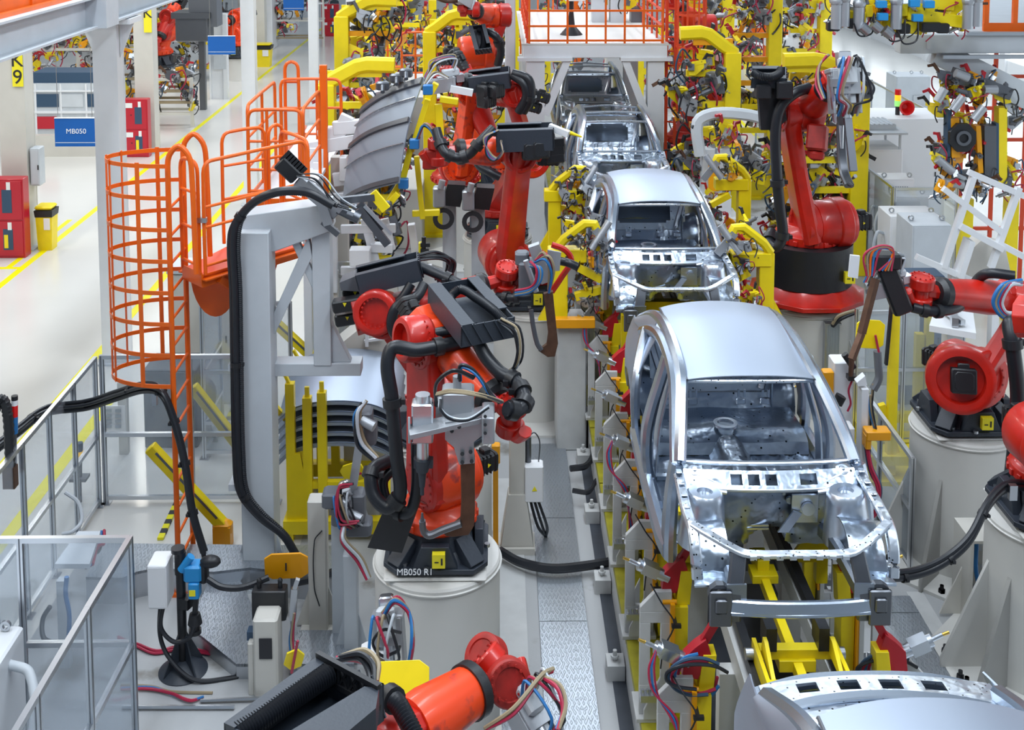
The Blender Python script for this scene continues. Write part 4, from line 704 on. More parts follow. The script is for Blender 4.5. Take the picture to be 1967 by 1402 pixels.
bundle(t, [P(650, 1262, Y=7.3), P(690, 1262, Y=7.3), P(715, 1280, Y=7.2), P(718, 1310, Y=7.1)], .018, 5, ('rubber', 'tan_hose', 'rubber', 'red_hose'), .03)
g2 = gun(t, P(745, 1175, Y=8.9), (.08, -.25, -.9), up=(0, -1, 0), s=1.0, seed=13, jaws=False); m = M(); m.box(P(722, 1255, Y=8.8), (.24, .2, .12), ch=.03); m.build('white_cover', 'white', g2); bundle(g2, [P(735, 1180, Y=8.7), P(758, 1150, Y=8.7), P(785, 1175, Y=8.7), P(790, 1230, Y=8.6), P(782, 1290, Y=8.6)], .014, 4, ('tan_hose', 'red_hose', 'blue_hose', 'red_hose'), .02, seed=5); bundle(g2, [P(770, 1215, Y=8.7), P(735, 1210, Y=8.6), P(716, 1235, Y=8.6), P(735, 1260, Y=8.6), P(765, 1250, Y=8.6)], .012, 1, ('rubber',), 0)
g = gun(t, P(1000, 1350, Y=7.5), (.45, -.5, -.5), s=.9, jaw='dark_steel', seed=3)
bundle(g, [P(930, 1400, Y=7.2), P(985, 1368, Y=7.2), P(1040, 1300, Y=7.4), P(1060, 1285, Y=7.5)], .014, 3, ('tan_hose', 'red_hose', 'tan_hose'), .02, seed=2)
bundle(g, [P(1045, 1300, Y=7.4), P(1075, 1320, Y=7.3), P(1085, 1360, Y=7.2), P(1072, 1400, Y=7.1)], .014, 3, ('blue_hose', 'red_hose', 'tan_hose'), .015, seed=4)
# ================================================================ left side: railings, ladder, portal, fences, aisle furniture
def rails(t, pts, r=.021, mt='orange_rail', name='rail', k=1):
    m = M(); m.tube(pts, r, 8, k); return m.build(name, mt, t)
def rpost(t, p, h, r=.023, mt='orange_rail'):
    m = M(); m.cyl(p, V(p)+V((0, 0, h)), r, n=8); m.box(V(p)+V((0, 0, .01)), (.09, .09, .02)); return m.build('post', mt, t)
def loop_rail(t, a, b, z0, z1, mids=(.5,), r=.021, mt='orange_rail', posts=()):
    """railing panel: one bent tube up, across and down, with mid rails"""
    a, b = V((a[0], a[1], 0)), V((b[0], b[1], 0)); d = (b-a).normalized()*.10; u = V((0, 0, 1)); p = [a+u*z0, a+u*(z1-.12), a+u*(z1-.03)+d*.3, a+u*z1+d, b+u*z1-d, b+u*(z1-.03)-d*.3, b+u*(z1-.12), b+u*z0]
    m = M(); m.tube(p, r, 8, 2); m.build('bent_rail', mt, t)
    for q in mids: m = M(); m.cyl(a+u*(z0+(z1-z0)*q), b+u*(z0+(z1-z0)*q), r*.8, n=8); m.build('mid_rail', mt, t)
    for q in posts: rpost(t, a.lerp(b, q)+u*z0, z1-z0, r*.9, mt)
# caged ladder
t = thing('caged_ladder', 'tall orange caged ladder rising from the plated floor on the left', 'ladder', (-3.45, 12.1, 0), world=True)
LX = -3.45
for y in (12.08, 12.68):
    m = M(); m.tube([(LX, y, .02), (LX, y, 4.65), (LX+.02, y, 4.82), (LX+.12, y, 4.92), (LX+.22, y, 4.82), (LX+.25, y, 4.65), (LX+.27, y, 3.55)], .03, 10, 3); m.build('side_rail', 'orange_rail', t)
    m = M(); m.box((LX, y, .02), (.30, .16, .03)); m.build('foot_plate', 'orange_rail', t)
for i in range(14): m = M(); m.cyl((LX, 12.08, .35+.3*i), (LX, 12.68, .35+.3*i), .016, n=8); m.build('rung', 'orange_rail', t)
hp = lambda a: (LX-.0-.74*sin(a), 12.38-.40*cos(a))
for i in range(8):
    z = 2.36+i*.338; m = M(); m.sweep([(*hp(pi*j/12), z) for j in range(13)], [(-.004, -.022), (.004, -.022), (.004, .022), (-.004, .022)], 2, up=(0, 0, 1)); m.build('cage_hoop', 'orange_rail', t)
for j in (1.6, 4, 6, 8, 10.4): a = pi*j/12; p = hp(a); m = M(); m.box((*p, 3.55), (.008 if 3 < j < 9 else .045, .045 if 3 < j < 9 else .008, 2.42)); m.build('cage_strip', 'orange_rail', t)
# first platform
t = thing('access_platform', 'orange access platform at the top of the caged ladder', 'platform', (-3.1, 12.2, 3.5), world=True)
F0, F1 = V((-3.14, 12.16, 0)), V((-2.2, 13.25, 0)); nn = V((-.76, .65, 0)); q0 = V((-3.42, 12.45, 0)); z = V((0, 0, 3.46))
poly = [q0+z, F0+z, F1+z, F1+nn*.9+z, q0+V((.35, .85, 0))+z]
m = M(); m.prism(poly, (0, 0, .03)); m.build('deck', 'orange_red_rail', t)
m = M(); m.bar(q0+z, F0+z, .015, .14, up=(0, 0, 1)); m.bar(F0+z, F1+z, .14, .015, up=(0, 0, 1)); m.bar(q0+z-V((0, 0, .02)), q0+V((.35, .85, 0))+z, .12, .015, up=(0, 0, 1)); 
for a, b in ((q0, F0), (F0, F1)): d = (b-a).normalized(); m.prism([a+z-V((0, 0, .09)), b+z-V((0, 0, .09)), b+z+V((0, 0, .05)), a+z+V((0, 0, .05))], V((-d.y, d.x, 0))*.012)
m.build('edge_plate', 'orange_rail', t, flat=True)
m = M(); m.prism([V((-3.12+.27*cos(pi+pi*j/14), 12.62, 3.40+.52*min(0, sin(pi+pi*j/14)))) for j in range(15)], (.0, .03, 0)); m.build('round_bracket', 'orange_rail', t)
m = M(); m.bar((-3.0, 12.3, 3.42), (-2.5, 13.1, 2.7), .07); m.bar((-3.3, 12.6, 3.42), (-2.7, 13.3, 2.5), .07); m.prism([V((-2.9, 13.2, 3.42)), V((-2.5, 13.2, 3.42)), V((-2.75, 13.2, 2.6))], (0, .02, 0)); m.build('brace', 'orange_rail', t)
loop_rail(t, q0, F0+V((-.03, .03, 0)), 3.5, 4.72, (.08, .4, .72)); loop_rail(t, F0+V((.03, .03, 0)), F1, 3.5, 4.72, (.08, .42, .60)); b0 = q0+V((.25, .85, 0)); loop_rail(t, b0, b0+V((.42, .35, 0)), 3.5, 4.80, (.4, .7)); loop_rail(t, b0+V((.46, .38, 0)), F1+nn*.75+V((.2, .1, 0)), 3.5, 4.80, (.4, .7))
loop_rail(t, F1+V((.02, .02, 0)), F1+nn*.72+V((.15, .1, 0)), 3.5, 4.72, (.4, .7))
m = M(); m.box(F0+V((0, .02, 4.1)), (.12, .05, .05)); m.build('gate_latch', 'steel', t)
# second platform, further back
t = thing('railed_walkway', 'orange railed walkway behind the first access platform', 'platform', (-2.9, 15.2, 3.5), world=True)
m = M(); m.b2((-3.30, 15.2, 3.42), (-2.55, 20.2, 3.47)); m.build('deck', 'white_paint', t, flat=True)
m = M(); m.b2((-3.30, 15.18, 3.34), (-2.55, 15.2, 3.52)); m.b2((-3.32, 15.2, 3.36), (-3.30, 20, 3.52)); m.build('toe_board', 'orange_rail', t, flat=True)
loop_rail(t, (-3.28, 15.22), (-2.57, 15.22), 3.47, 4.7, (.12, .35, .66), posts=(.35, .62), r=.024)
loop_rail(t, (-3.30, 15.3), (-3.30, 17.2), 3.47, 4.75, (.35, .66), posts=(.5,), r=.024); loop_rail(t, (-2.57, 15.3), (-2.57, 16.7), 3.47, 4.7, (.35, .66), r=.024)
loop_rail(t, (-3.25, 17.4), (-2.35, 17.4), 3.47, 4.75, (.35, .66), posts=(.3, .6), r=.024)
loop_rail(t, (-3.2, 17.5), (-3.0, 17.5), 3.47, 5.0, (.8,), r=.026)
m = M(); m.b2((-2.62, 17.1, 3.0), (-2.52, 17.2, 5.0)); m.build('corner_post', 'orange_rail', t)
for x in (-3.2, -2.65): m = M(); m.b2((x-.05, 15.9, 0), (x+.05, 16.0, 3.42)); m.build('support_leg', 'white_paint', t)
m = M(); m.bar((-3.25, 15.4, 3.4), (-2.9, 15.4, 2.9), .06); m.build('brace', 'orange_rail', t)
# white portal frame with hoses and its tool
t = thing('steel_portal', 'grey white welded portal frame carrying thick black hoses', 'frame', P(503, 1120, Z=0), world=True)
p = P(506, 1110, Z=0); X0, Y0 = p.x, p.y
m = M(); m.b2((X0-.19, Y0-.16, 0), (X0+.16, Y0+.2, 3.95)); m.build('post', 'grey_steel', t, bev=.01)
X1, Y1_ = -1.95, Y0+.75
m = M(); a = V((X0-.19, Y0-.16, 3.9)); 
m.prism([V((X0-.19, Y0+.0, 3.62)), V((X0-.19, Y0-.0, 4.03)), V((X0-.10, Y0, 4.10)), V((X1+.14, Y0, 4.22)), V((X1+.16, Y0, 3.92)), V((X0+.2, Y0, 3.70))], (0, .36, 0)); m.build('top_beam', 'grey_steel', t, bev=.01)
m = M(); m.b2((X1-.06, Y0+.05, 2.4), (X1+.13, Y0+.3, 4.0)); m.build('rear_post', 'grey_steel', t, bev=.008)
m = M(); m.b2((X0+.1, Y0+.06, 2.28), (X1+.45, Y0+.28, 2.42)); m.build('lower_beam', 'grey_steel', t, bev=.006)
m = M(); m.prism([V((X0+.16, Y0+.05, 2.75)), V((X0+.16, Y0+.05, 3.0)), V((X1-.10, Y0+.05, 3.85)), V((X1-.06, Y0+.05, 3.62))], (0, .12, 0)); m.bar((X1-.3, Y0+.12, 3.9), (X1+.0, Y0+.12, 3.2), .08); m.prism([V((X1+.13, Y0+.1, 2.85)), V((X1+.13, Y0+.1, 2.42)), V((X1+.34, Y0+.1, 2.42))], (0, .12, 0)); m.build('brace', 'grey_steel', t, bev=.006)
m = M(); m.b2((X0-.35, Y0-.3, 0), (X0+.3, Y0+.32, .04)); m.prism([V((X0-.19, Y0, .04)), V((X0-.33, Y0, .04)), V((X0-.19, Y0, .5))], (0, .03, 0)); m.prism([V((X0+.16, Y0, .04)), V((X0+.28, Y0, .04)), V((X0+.16, Y0, .5))], (0, .03, 0)); m.build('foot', 'grey_steel', t)
YH = Y0-.26
for dx, r in ((0, .045), (9, .03), (-7, .028)):
    hose(t, [P(640+dx, 395, Y=YH-.1), P(585, 368+dx/2, Y=YH-.1), P(520+dx/2, 372+dx/3, Y=YH-.1), P(470+dx/2, 405, Y=YH), P(449+dx, 450, Y=YH), P(452+dx, 560, Y=YH), P(454+dx, 700, Y=YH), P(458+dx, 880, Y=YH), P(466+dx, 945, Y=YH), P(500+dx/2, 990-dx/2, Y=YH), P(545, 1028-dx/2, Y=YH), P(568, 1065, Y=YH)], r, (.3, .55, .75) if not dx else (), name='power_hose', corr=.022 if dx == 9 else 0)
for y in (500, 706, 935): m = M(); p = P(455, y, Y=YH+.05); m.b2(p-V((.08, .05, .02)), (X0-.16, Y0, p.z+.05)); m.build('hose_bracket', 'grey_steel', t)
# tool on the portal
t = thing('clamp_gun', 'dark clamping gun lying slanted across the top of the portal frame', 'tool', P(600, 380, Y=Y0), world=True)
m = M(); a, b = P(545, 322, Y=Y0-.05), P(690, 455, Y=Y0-.15); m.bar(P(538, 308, Y=Y0-.05), P(572, 340, Y=Y0-.05), .20, .16, ch=.015)
for i in range(7): q = P(540+5*i, 309+5*i, Y=Y0-.13); m.bar(q, q+V((.10, 0, .10)), .012, .05)
m.build('fin_block', 'black', t)
m = M(); m.bar(P(572, 345, Y=Y0-.05), P(650, 410, Y=Y0-.05), .12, .14, ch=.01); m.bar(P(590, 350, Y=Y0-.18), P(655, 405, Y=Y0-.18), .05, .06); m.bar(P(615, 380, Y=Y0-.1), P(632, 430, Y=Y0-.1), .10, .10); m.build('slide', 'alu_cast', t)
m = M(); m.cyl(P(650, 400, Y=Y0-.1), P(690, 420, Y=Y0-.1), .06); m.bar(P(620, 425, Y=Y0-.1), P(650, 450, Y=Y0-.1), .06); m.bar(P(690, 390, Y=Y0), P(735, 440, Y=Y0), .06, .08); m.bar(P(655, 385, Y=Y0), P(720, 378, Y=Y0), .07); m.bar(P(690, 400, Y=Y0-.05), P(745, 470, Y=Y0-.05), .05, .08); m.build('clamp_head', 'dark_steel', t)
m = M(); m.bar(P(700, 395, Y=Y0-.05), P(752, 450, Y=Y0-.05), .035); m.cyl(P(668, 405, Y=Y0-.2), P(680, 410, Y=Y0-.2), .035); m.build('cylinder', 'alu', t)
m = M(); m.bar(P(715, 370, Y=Y0), P(742, 402, Y=Y0), .05, .1); m.build('yellow_pad', 'yellow', t)
bundle(t, [P(575, 335, Y=Y0-.2), P(610, 345, Y=Y0-.25), P(645, 385, Y=Y0-.25), P(680, 400, Y=Y0-.2)], .008, 5, ('rubber', 'clear_hose'), .04)
# ---------------- fences
def fence(label, pts, h, rails_z, name='safety_fence', group='clear panelled fences', solid=None, post_h=None):
    t = thing(name, label, 'fence', (pts[0][0], pts[0][1], 0), group, world=True)
    for i, p in enumerate(pts):
        m = M(); m.b2((p[0]-.024, p[1]-.024, 0), (p[0]+.024, p[1]+.024, h)); q = m.build('post', 'alu', t); m = M(); m.b2((p[0]-.006, p[1]-.026, 0), (p[0]+.006, p[1]-.024, h)); m.b2((p[0]+.024, p[1]-.006, 0), (p[0]+.026, p[1]+.006, h)); m.build('slot', 'dark_steel', q)
        m = M(); m.b2((p[0]-.06, p[1]-.06, 0), (p[0]+.06, p[1]+.06, .012)); m.build('foot', 'steel', q)
    for a, b in zip(pts, pts[1:]):
        if a is None: continue
        for z in rails_z: m = M(); m.bar((*a, z), (*b, z), .046, .046); m.build('rail', 'alu', t)
        m = M(); zz = sorted(rails_z)
        for z0, z1 in zip(zz, zz[1:]):
            A, B = V((*a, 0)), V((*b, 0)); d = (B-A).normalized()*.03; n_ = V((-d.y, d.x, 0))*.1; m.prism([A+d+V((0, 0, z0+.02)), B-d+V((0, 0, z0+.02)), B-d+V((0, 0, z1-.02)), A+d+V((0, 0, z1-.02))], n_)
        m.build('clear_panel', 'clear_panel', t, flat=True)
    return t
fence('aluminium fence with clear panels along the left aisle, black cable on its rail', [(-4.92, 13.9-.735*i) for i in range(9)], 1.9, (1.88, .89, .08))
fence('aluminium fence running across behind the caged ladder', [(-4.86, 13.96), (-3.78, 13.96), (-2.75, 13.96)], 1.9, (1.88, .89, .08))
fence('nearest clear fence corner at the lower left', [(-6.3, 9.87), (-5.2, 9.87), (-4.2, 9.87), (-3.24, 9.87), (-3.26, 8.86), (-3.27, 7.85), (-3.28, 6.9)], 1.92, (1.9, .93, .06))
fence('small fence enclosure behind the ladder foot', [(-3.92, 16.1), (-3.92, 15.1), (-3.35, 15.1), (-2.75, 15.1)], 2.15, (2.13, 1.2, .5, .1))
fence('fence seen through the portal frame', [(-2.7, 16.6), (-2.1, 16.6), (-1.5, 16.6)], 2.2, (2.18, 2.0, 1.1, .1))
fence('thin metal fence beside the far yellow fixture frames', [(-2.95, 21.5+i*1.1) for i in range(5)], 2.2, (2.15, 1.1, .1))
# cable over the fence, drag chain, lamp tower
t = thing('cable_bundle', 'thick black cable bundle draped over the left fence to the camera stand', 'cable', (-4.9, 12.5, 1.9), world=True)
cp = [P(-10, 860, Y=11.7), P(35, 825, Y=12.2), P(92, 786, Y=12.9), P(165, 776, Y=12.9), P(225, 757, Y=12.6), P(278, 742, Y=12.3), P(310, 752, Y=12.1), P(335, 810, Y=12.0), P(355, 890, Y=11.9), P(370, 985, Y=11.8), P(392, 1060, Y=11.7)]
for i, (dz, r) in enumerate(((0, .042), (.05, .022), (-.03, .025), (.03, .02))): hose(t, [q+V((.01*i, -.03*i, dz)) for q in cp], r, (.15, .3, .45, .6, .7, .8, .9) if not i else (), name='cable')
m = M(); m.box(P(84, 800, Y=12.95), (.09, .06, .12)); m.box(P(297, 765, Y=12.2), (.05, .06, .14)); m.build('cable_bracket', 'steel', t)
t = thing('drag_chain', 'black plastic drag chain curving over the left fence', 'cable chain', (-5.0, 11.6, 1.0), world=True)
m = M(); q = [P(-12, 800, Y=11.5), P(-2, 768, Y=11.5), P(8, 770, Y=11.5), P(15, 800, Y=11.5), P(18, 850, Y=11.5), P(20, 900, Y=11.5)]; m.sweep(q, prof_rect(.10, .08), 8, up=(0, 1, 0), sc=lambda f: 1 if int(f*40) % 2 else .86); m.build('chain', 'black', t)
m = M(); m.box(P(20, 915, Y=11.5), (.12, .1, .22)); m.build('mount', 'copper', t)
t = thing('signal_tower', 'stack light with white, red and blue segments on the left fence', 'signal light', P(27, 800, Y=11.6), world=True)
for z0, z1, mt in ((832, 800, 'blue_hose'), (800, 778, 'red_lamp'), (778, 768, 'white'), (768, 760, 'black')): m = M(); m.cyl(P(28, z0, Y=11.6), P(28, z1, Y=11.6), .033); m.build('segment', mt, t)
m = M(); m.cyl(P(28, 905, Y=11.6), P(28, 832, Y=11.6), .022); m.build('stem', 'dark_steel', t)
t = thing('beacon', 'blue capped amber beacon standing on the left fence line', 'signal light', P(153, 880, Y=14.3), world=True)
for z0, z1, mt, r in ((915, 880, 'grey_plastic', .03), (880, 866, 'amber_lamp', .045), (866, 850, 'dark_blue', .04)): m = M(); m.cyl(P(153, z0, Y=14.0), P(153, z1, Y=14.0), r); m.build('segment', mt, t)
m = M(); m.b2(P(153, 920, Y=14.0)-V((.1, .08, 0)), P(153, 915, Y=14.0)+V((.1, .08, 0))); m.cyl(P(153, 915, Y=14.0), (P(153, 915, Y=14.0).x, 14.0, 0), .02); m.build('stand', 'grey_plastic', t)
# ---------------- control cabinets behind the ladder
t = cabinet_box('control_cabinet', 'dark control cabinet standing behind the caged ladder', 'cabinet', (-4.45, 15.7, 0), (.72, .6, 1.10), 'dark_cabinet')
for i in range(6): m = M(); m.tube([(.38, -.2+i*.03, .95), (.5+.02*i, -.25, .8), (.52, -.25, .3), (.45+.03*i, -.2, .04)], .02, 6); m.build('cable', 'rubber', t)
t = cabinet_box('control_cabinet', 'pale grey box cabinet behind the dark one, top seen through the cage', 'cabinet', (-4.35, 17.0, 0), (.95, .5, 2.0), 'cream')
m = M(); m.b2((-.48, -.3, 2.0), (.5, .3, 2.05)); m.build('lid', 'grey_steel', t)
t = thing('notice_board', 'white printed notice sheet fixed left of the dark cabinet', 'notice', (-5.0, 15.3, .0), world=True); m = M(); m.b2(P(196, 830, Y=15.2), P(240, 780, Y=15.2)+V((0, .02, 0))); m.build('sheet', 'label_white', t)
m = M()
for i in range(2):
    for j in range(4): p = P(203+18*i, 822-10*j, Y=15.18); m.b2(p, p+V((.08, .005, .04)))
m.build('print', 'sheet_dark', t); m = M(); m.b2((-5.1, 15.22, 0), (-4.98, 15.3, 1.0)); m.build('stand', 'cream', t)
# ---------------- yellow leaning posts
for lab, a, b, Y, foot in (('yellow light barrier post leaning over the floor plates', (428, 1008), (288, 858), 13.0, True), ('yellow light barrier post behind the portal hoses', (470, 870), (370, 742), 14.4, False), ('yellow light barrier post seen through the portal frame', (605, 690), (527, 618), 16.0, False)):
    t = thing('light_barrier', lab, 'light barrier', P(*a, Y=Y), 'yellow light barrier posts', world=True)
    m = M(); m.bar(P(*a, Y=Y), P(*b, Y=Y), .13, .12, ch=.01); o = m.build('housing', 'yellow', t); m = M(); m.bar(P(*a, Y=Y-.065).lerp(P(*b, Y=Y-.065), .08), P(*b, Y=Y-.065).lerp(P(*a, Y=Y-.065), .08), .03, .006, up=(0, 1, 0)); m.build('lens_strip', 'dark_steel', o)
    m = M(); p = P(*a, Y=Y); 
    if foot: m.box(p+V((0, 0, -.03)), (.22, .16, .18), ch=.04); m.b2((p.x-.1, p.y-.08, 0), (p.x+.1, p.y+.08, p.z))
    else: m.b2((p.x-.04, p.y-.04, 0), (p.x+.04, p.y+.04, p.z))
    m.build('stand', 'amber' if foot else 'yellow', t)
for lab, a, b in (('black and yellow striped tape bar on the floor by the ladder foot', P(308, 1035, Z=.02), P(340, 965, Z=.02)), ('short black and yellow striped bar behind the portal', P(425, 835, Z=.02), P(455, 770, Z=.02))):
    t = thing('hazard_bar', lab, 'marking bar', a, world=True)
    for i in range(8): m = M(); m.bar(a.lerp(b, i/8), a.lerp(b, (i+1)/8), .07, .03); m.build('stripe', 'ink' if i % 2 else 'floor_yellow', t)
# ---------------- raised checker plate decks
def deck(label, px, z, name='plate_deck'):
    t = thing(name, label, 'floor plate', P(*px[0], Z=0), world=True); pl = [P(*q, Z=z) for q in px]; m = M(); m.prism(pl, (0, 0, -.03)); m.build('top_plate', 'checker_plate', t, flat=True)
    m = M()
    for i in range(len(pl)): a, b = pl[i], pl[(i+1) % len(pl)]; m.add([a, b, V((b.x, b.y, 0)), V((a.x, a.y, 0))], [(0, 1, 2, 3)])
    m.build('skirt', 'steel', t, flat=True, fixn=False); return t
deck('raised checker plate deck behind the scanner stand', [(165, 1108), (195, 1043), (660, 1048), (650, 1108), (480, 1090), (410, 1098), (300, 1090), (262, 1098), (235, 1110)], .30)
deck('slanted checker plate step leading down beside the white stand', [(363, 1202), (405, 1106), (455, 1100), (500, 1195), (520, 1275), (454, 1275)], .16)
deck('small checker plate left of the front pedestal', [(555, 1275), (560, 1210), (680, 1210), (680, 1275)], .12)
# ---------------- scanner stand
p = P(352, 1288, Z=0); t = thing('camera_stand', 'black round footed stand with blue camera and white box', 'stand', (p.x, p.y, 0))
m = M(); m.lathe((0, 0, 0), (0, 0, 1), [(0, .235), (.012, .235), (.02, .22), (.10, .10), (.12, .055)], 36)
for i in range(4): a = pi/4+i*pi/2; m.prism([V((cos(a)*.05, sin(a)*.05, .05)), V((cos(a)*.22, sin(a)*.22, .03)), V((cos(a)*.05, sin(a)*.05, .38))], V((-sin(a), cos(a), 0))*.015)
m.build('foot', 'black_cast', t); m = M(); m.cyl((0, 0, .05), (0, 0, 1.05), .045); m.cyl((0, 0, 1.0), (0, 0, 1.22), .055, .055); m.cyl((-.02, 0, 1.22), (-.02, 0, 1.26), .065); m.build('pole', 'black', t)
m = M(); m.b2((-.28, -.14, .72), (-.10, .12, 1.16), ch=.01); b = m.build('white_box', 'white', t); m = M(); m.b2((-.272, -.145, .74), (-.108, -.14, 1.14)); m.build('door', 'white', b)
m = M(); m.b2((.05, -.1, .95), (.22, .06, 1.12), ch=.02); m.b2((.10, -.12, .80), (.20, -.0, .96), ch=.01); m.cyl((.02, -.05, 1.06), (.12, -.05, 1.20), .04); m.build('blue_camera', 'scan_blue', t)
m = M(); m.sphere((.30, -.04, 1.14), .085, 12, (1.2, .8, .7)); m.b2((.20, -.08, .92), (.27, .04, 1.14), ch=.02); m.build('lens_head', 'black', t)
m = M(); m.cyl((.14, -.05, .52), (.14, -.05, .62), .07, .05); m.cyl((.14, -.05, .42), (.14, -.05, .46), .06); m.cyl((.14, -.05, .46), (.14, -.05, .52), .045); m.bar((.14, -.05, .6), (.17, -.05, .9), .045); m.bar((0, 0, .72), (.10, -.04, .72), .1); m.build('clamp_block', 'black', t)
m = M(); m.b2((.11, -.125, .84), (.17, -.121, .90)); m.build('warning_label', 'label_yellow', t)
for pts in ([(-.16, -.05, .72), (-.18, -.08, .5), (-.05, -.12, .38), (.1, -.12, .42), (.16, -.08, .6)], [(-.2, 0, .72), (-.2, -.05, .4), (-.1, -.12, .22), (.15, -.2, .05), (.45, -.15, .02), (.85, -.02, .02)]): hose(t, pts, .022, name='cable')
m = M(); m.tube([(.28, -.1, 1.0), (.42, -.12, .93), (.62, -.08, .90), (.85, .0, .95)], .03, 8); m.build('cable', 'rubber', t)
# ---------------- yellow shields on articulated arms
def shield(label, px, Y, rot, w=.38, h=.26, stand=None):
    c = P(*px, Y=Y); t = thing('spatter_shield', label, 'shield', c, 'yellow octagonal spatter shields', world=True); R_ = Matrix.Rotation(rot[2], 3, 'Z')@Matrix.Rotation(rot[0], 3, 'X')@Matrix.Rotation(rot[1], 3, 'Y'); k = .07
    g = lambda x, z, y=0: c+R_@V((x, y, z)); poly = [(-w/2+k, -h/2), (w/2-k, -h/2), (w/2, -h/2+k*.7), (w/2, h/2-k*.7), (w/2-k, h/2), (-w/2+k, h/2), (-w/2, h/2-k*.7), (-w/2, -h/2+k*.7)]
    m = M(); m.prism([g(*q) for q in poly], R_@V((0, .02, 0))); m.build('plate', 'amber' if 'lower' in label else 'yellow', t, bev=.003)
    return t, g
t, g = shield('amber shield on an arm above the white stand, lower left of the front robot', (550, 1088), 10.9, (.15, 0, .06), .42, .28); m = M(); m.b2(g(-.01, -.04, -.012), g(.005, .04, -.002)); m.build('slot', 'ink', t); m = M(); m.bar(g(-.14, -.12, .06), g(.2, -.12, .06), .07); m.bar(g(.05, -.1, .08), g(.04, -.45, .1), .05); m.cyl(g(.04, -.4, .1), g(.02, -.75, .1), .02); m.build('arm', 'dark_steel', t)
t, g = shield('yellow shield with red pointer behind the front robot hoses', (678, 908), 12.6, (.2, -.45, -.3), .30, .22); m = M(); m.bar(g(.0, -.0, -.03), g(.12, -.02, -.03), .02); m.build('pointer', 'red_hose', t)
t, g = shield('yellow shield with red pointer right of the second robot pedestal', (1672, 642), 13.6, (-.1, .12, .15), .36, .34); m = M(); m.bar(g(.05, .0, -.03), g(.12, -.22, -.03), .025); m.build('pointer', 'red_hose', t)
m = M(); m.sweep([g(.11, -.20, -.0), g(.14, -.38, 0), g(.16, -.52, 0), g(.10, -.66, 0)], prof_rect(.08, .10), 5, up=(0, 1, 0)); m.build('arm', 'grey_plastic', t); bundle(t, [g(.10, -.6, 0), g(.09, -1.0, .02), g(.14, -1.5, .02)], .014, 4, spread=.02)
t, g = shield('small yellow shield lying flat in front of the nearest forearm', (768, 1315), 7.9, (-.6, 0, .05), .42, .30)
t, g = shield('amber shield at the foot of the white stand', (565, 1268), 9.9, (.2, .25, .2), .16, .22); m = M(); m.bar(g(-.03, .25, -.04), g(.0, -.1, -.04), .018); m.build('pointer', 'red_hose', t); q = g(0, 0, .06); m = M(); m.b2((q.x-.02, q.y-.02, 0), (q.x+.02, q.y+.02, q.z)); m.build('stand', 'dark_steel', t)
# white tip dresser stand
p = P(515, 1325, Z=0); t = thing('tip_dresser_stand', 'white stand post with black plate left of the front pedestal', 'stand', (p.x, p.y, 0))
m = M(); m.b2((-.11, -.12, 0), (.12, .14, .78), ch=.02); m.b2((-.17, -.08, 0), (-.11, .12, .52), ch=.01); m.build('post', 'cream', t); m = M(); m.b2((-.16, .10, .62), (.16, .24, .92), ch=.01); 
for x in (-.1, .1): m.cyl((x, .17, .92), (x, .17, .98), .022); m.sphere((x, .17, .99), .026, 8)
m.build('dresser_head', 'black', t); m = M(); m.b2((-.05, -.13, .40), (.07, -.12, .60)); m.build('control_plate', 'ink', t); m = M(); m.b2((-.19, .0, .50), (-.13, .1, .58)); m.build('blue_cap', 'dark_blue', t)
t = thing('arm_column', 'thin metal arm column beside the white stand', 'stand', P(560, 1290, Z=0), world=True); m = M(); q = P(560, 1250, Y=10.7); m.cyl((q.x, 10.7, 0), P(562, 1185, Y=10.7), .022); m.bar(P(562, 1190, Y=10.7), P(566, 1130, Y=10.7), .06, .05); m.bar(P(566, 1130, Y=10.7), P(572, 1112, Y=10.7), .04); m.build('column', 'steel', t); bundle(t, [P(566, 1180, Y=10.6), P(560, 1230, Y=10.6), P(566, 1280, Y=10.5)], .01, 3)
# cream posts left of R1
for i, (lab, x0, x1, yt, yb, w) in enumerate((('cream post with thin black cable left of the front pedestal', 596, 632, 955, 1205, .28), ('grey channel post directly left of the front pedestal', 662, 690, 1060, 1260, .2))):
    p0 = P((x0+x1)/2, yb, Z=0); pz = P((x0+x1)/2, yt, Y=p0.y).z; w = (x1-x0)*p0.y/2250; t = thing('equipment_post', lab, 'post', (p0.x, p0.y, 0))
    m = M(); m.b2((-w/2, -w/2, 0), (w/2, w/2, pz), ch=.01); m.build('post', 'cream' if i == 0 else 'grey_steel', t); m = M(); m.b2((-w, -w, 0), (w, w, .03)); m.prism([V((w/2, 0, .03)), V((w*1.3, 0, .03)), V((w/2, 0, .45))], (0, .02, 0)); m.prism([V((-w/2, 0, .03)), V((-w*1.3, 0, .03)), V((-w/2, 0, .45))], (0, .02, 0)); m.build('foot', 'cream' if i == 0 else 'grey_steel', t)
    if i == 0: m = M(); m.tube([(w*.3, -w/2-.01, pz-.3), (-.02, -w/2-.02, pz-.4), (-.03, -w/2-.02, pz-.9), (.02, -w/2-.02, pz-1.1)], .006, 6); m.build('cable', 'rubber', t)
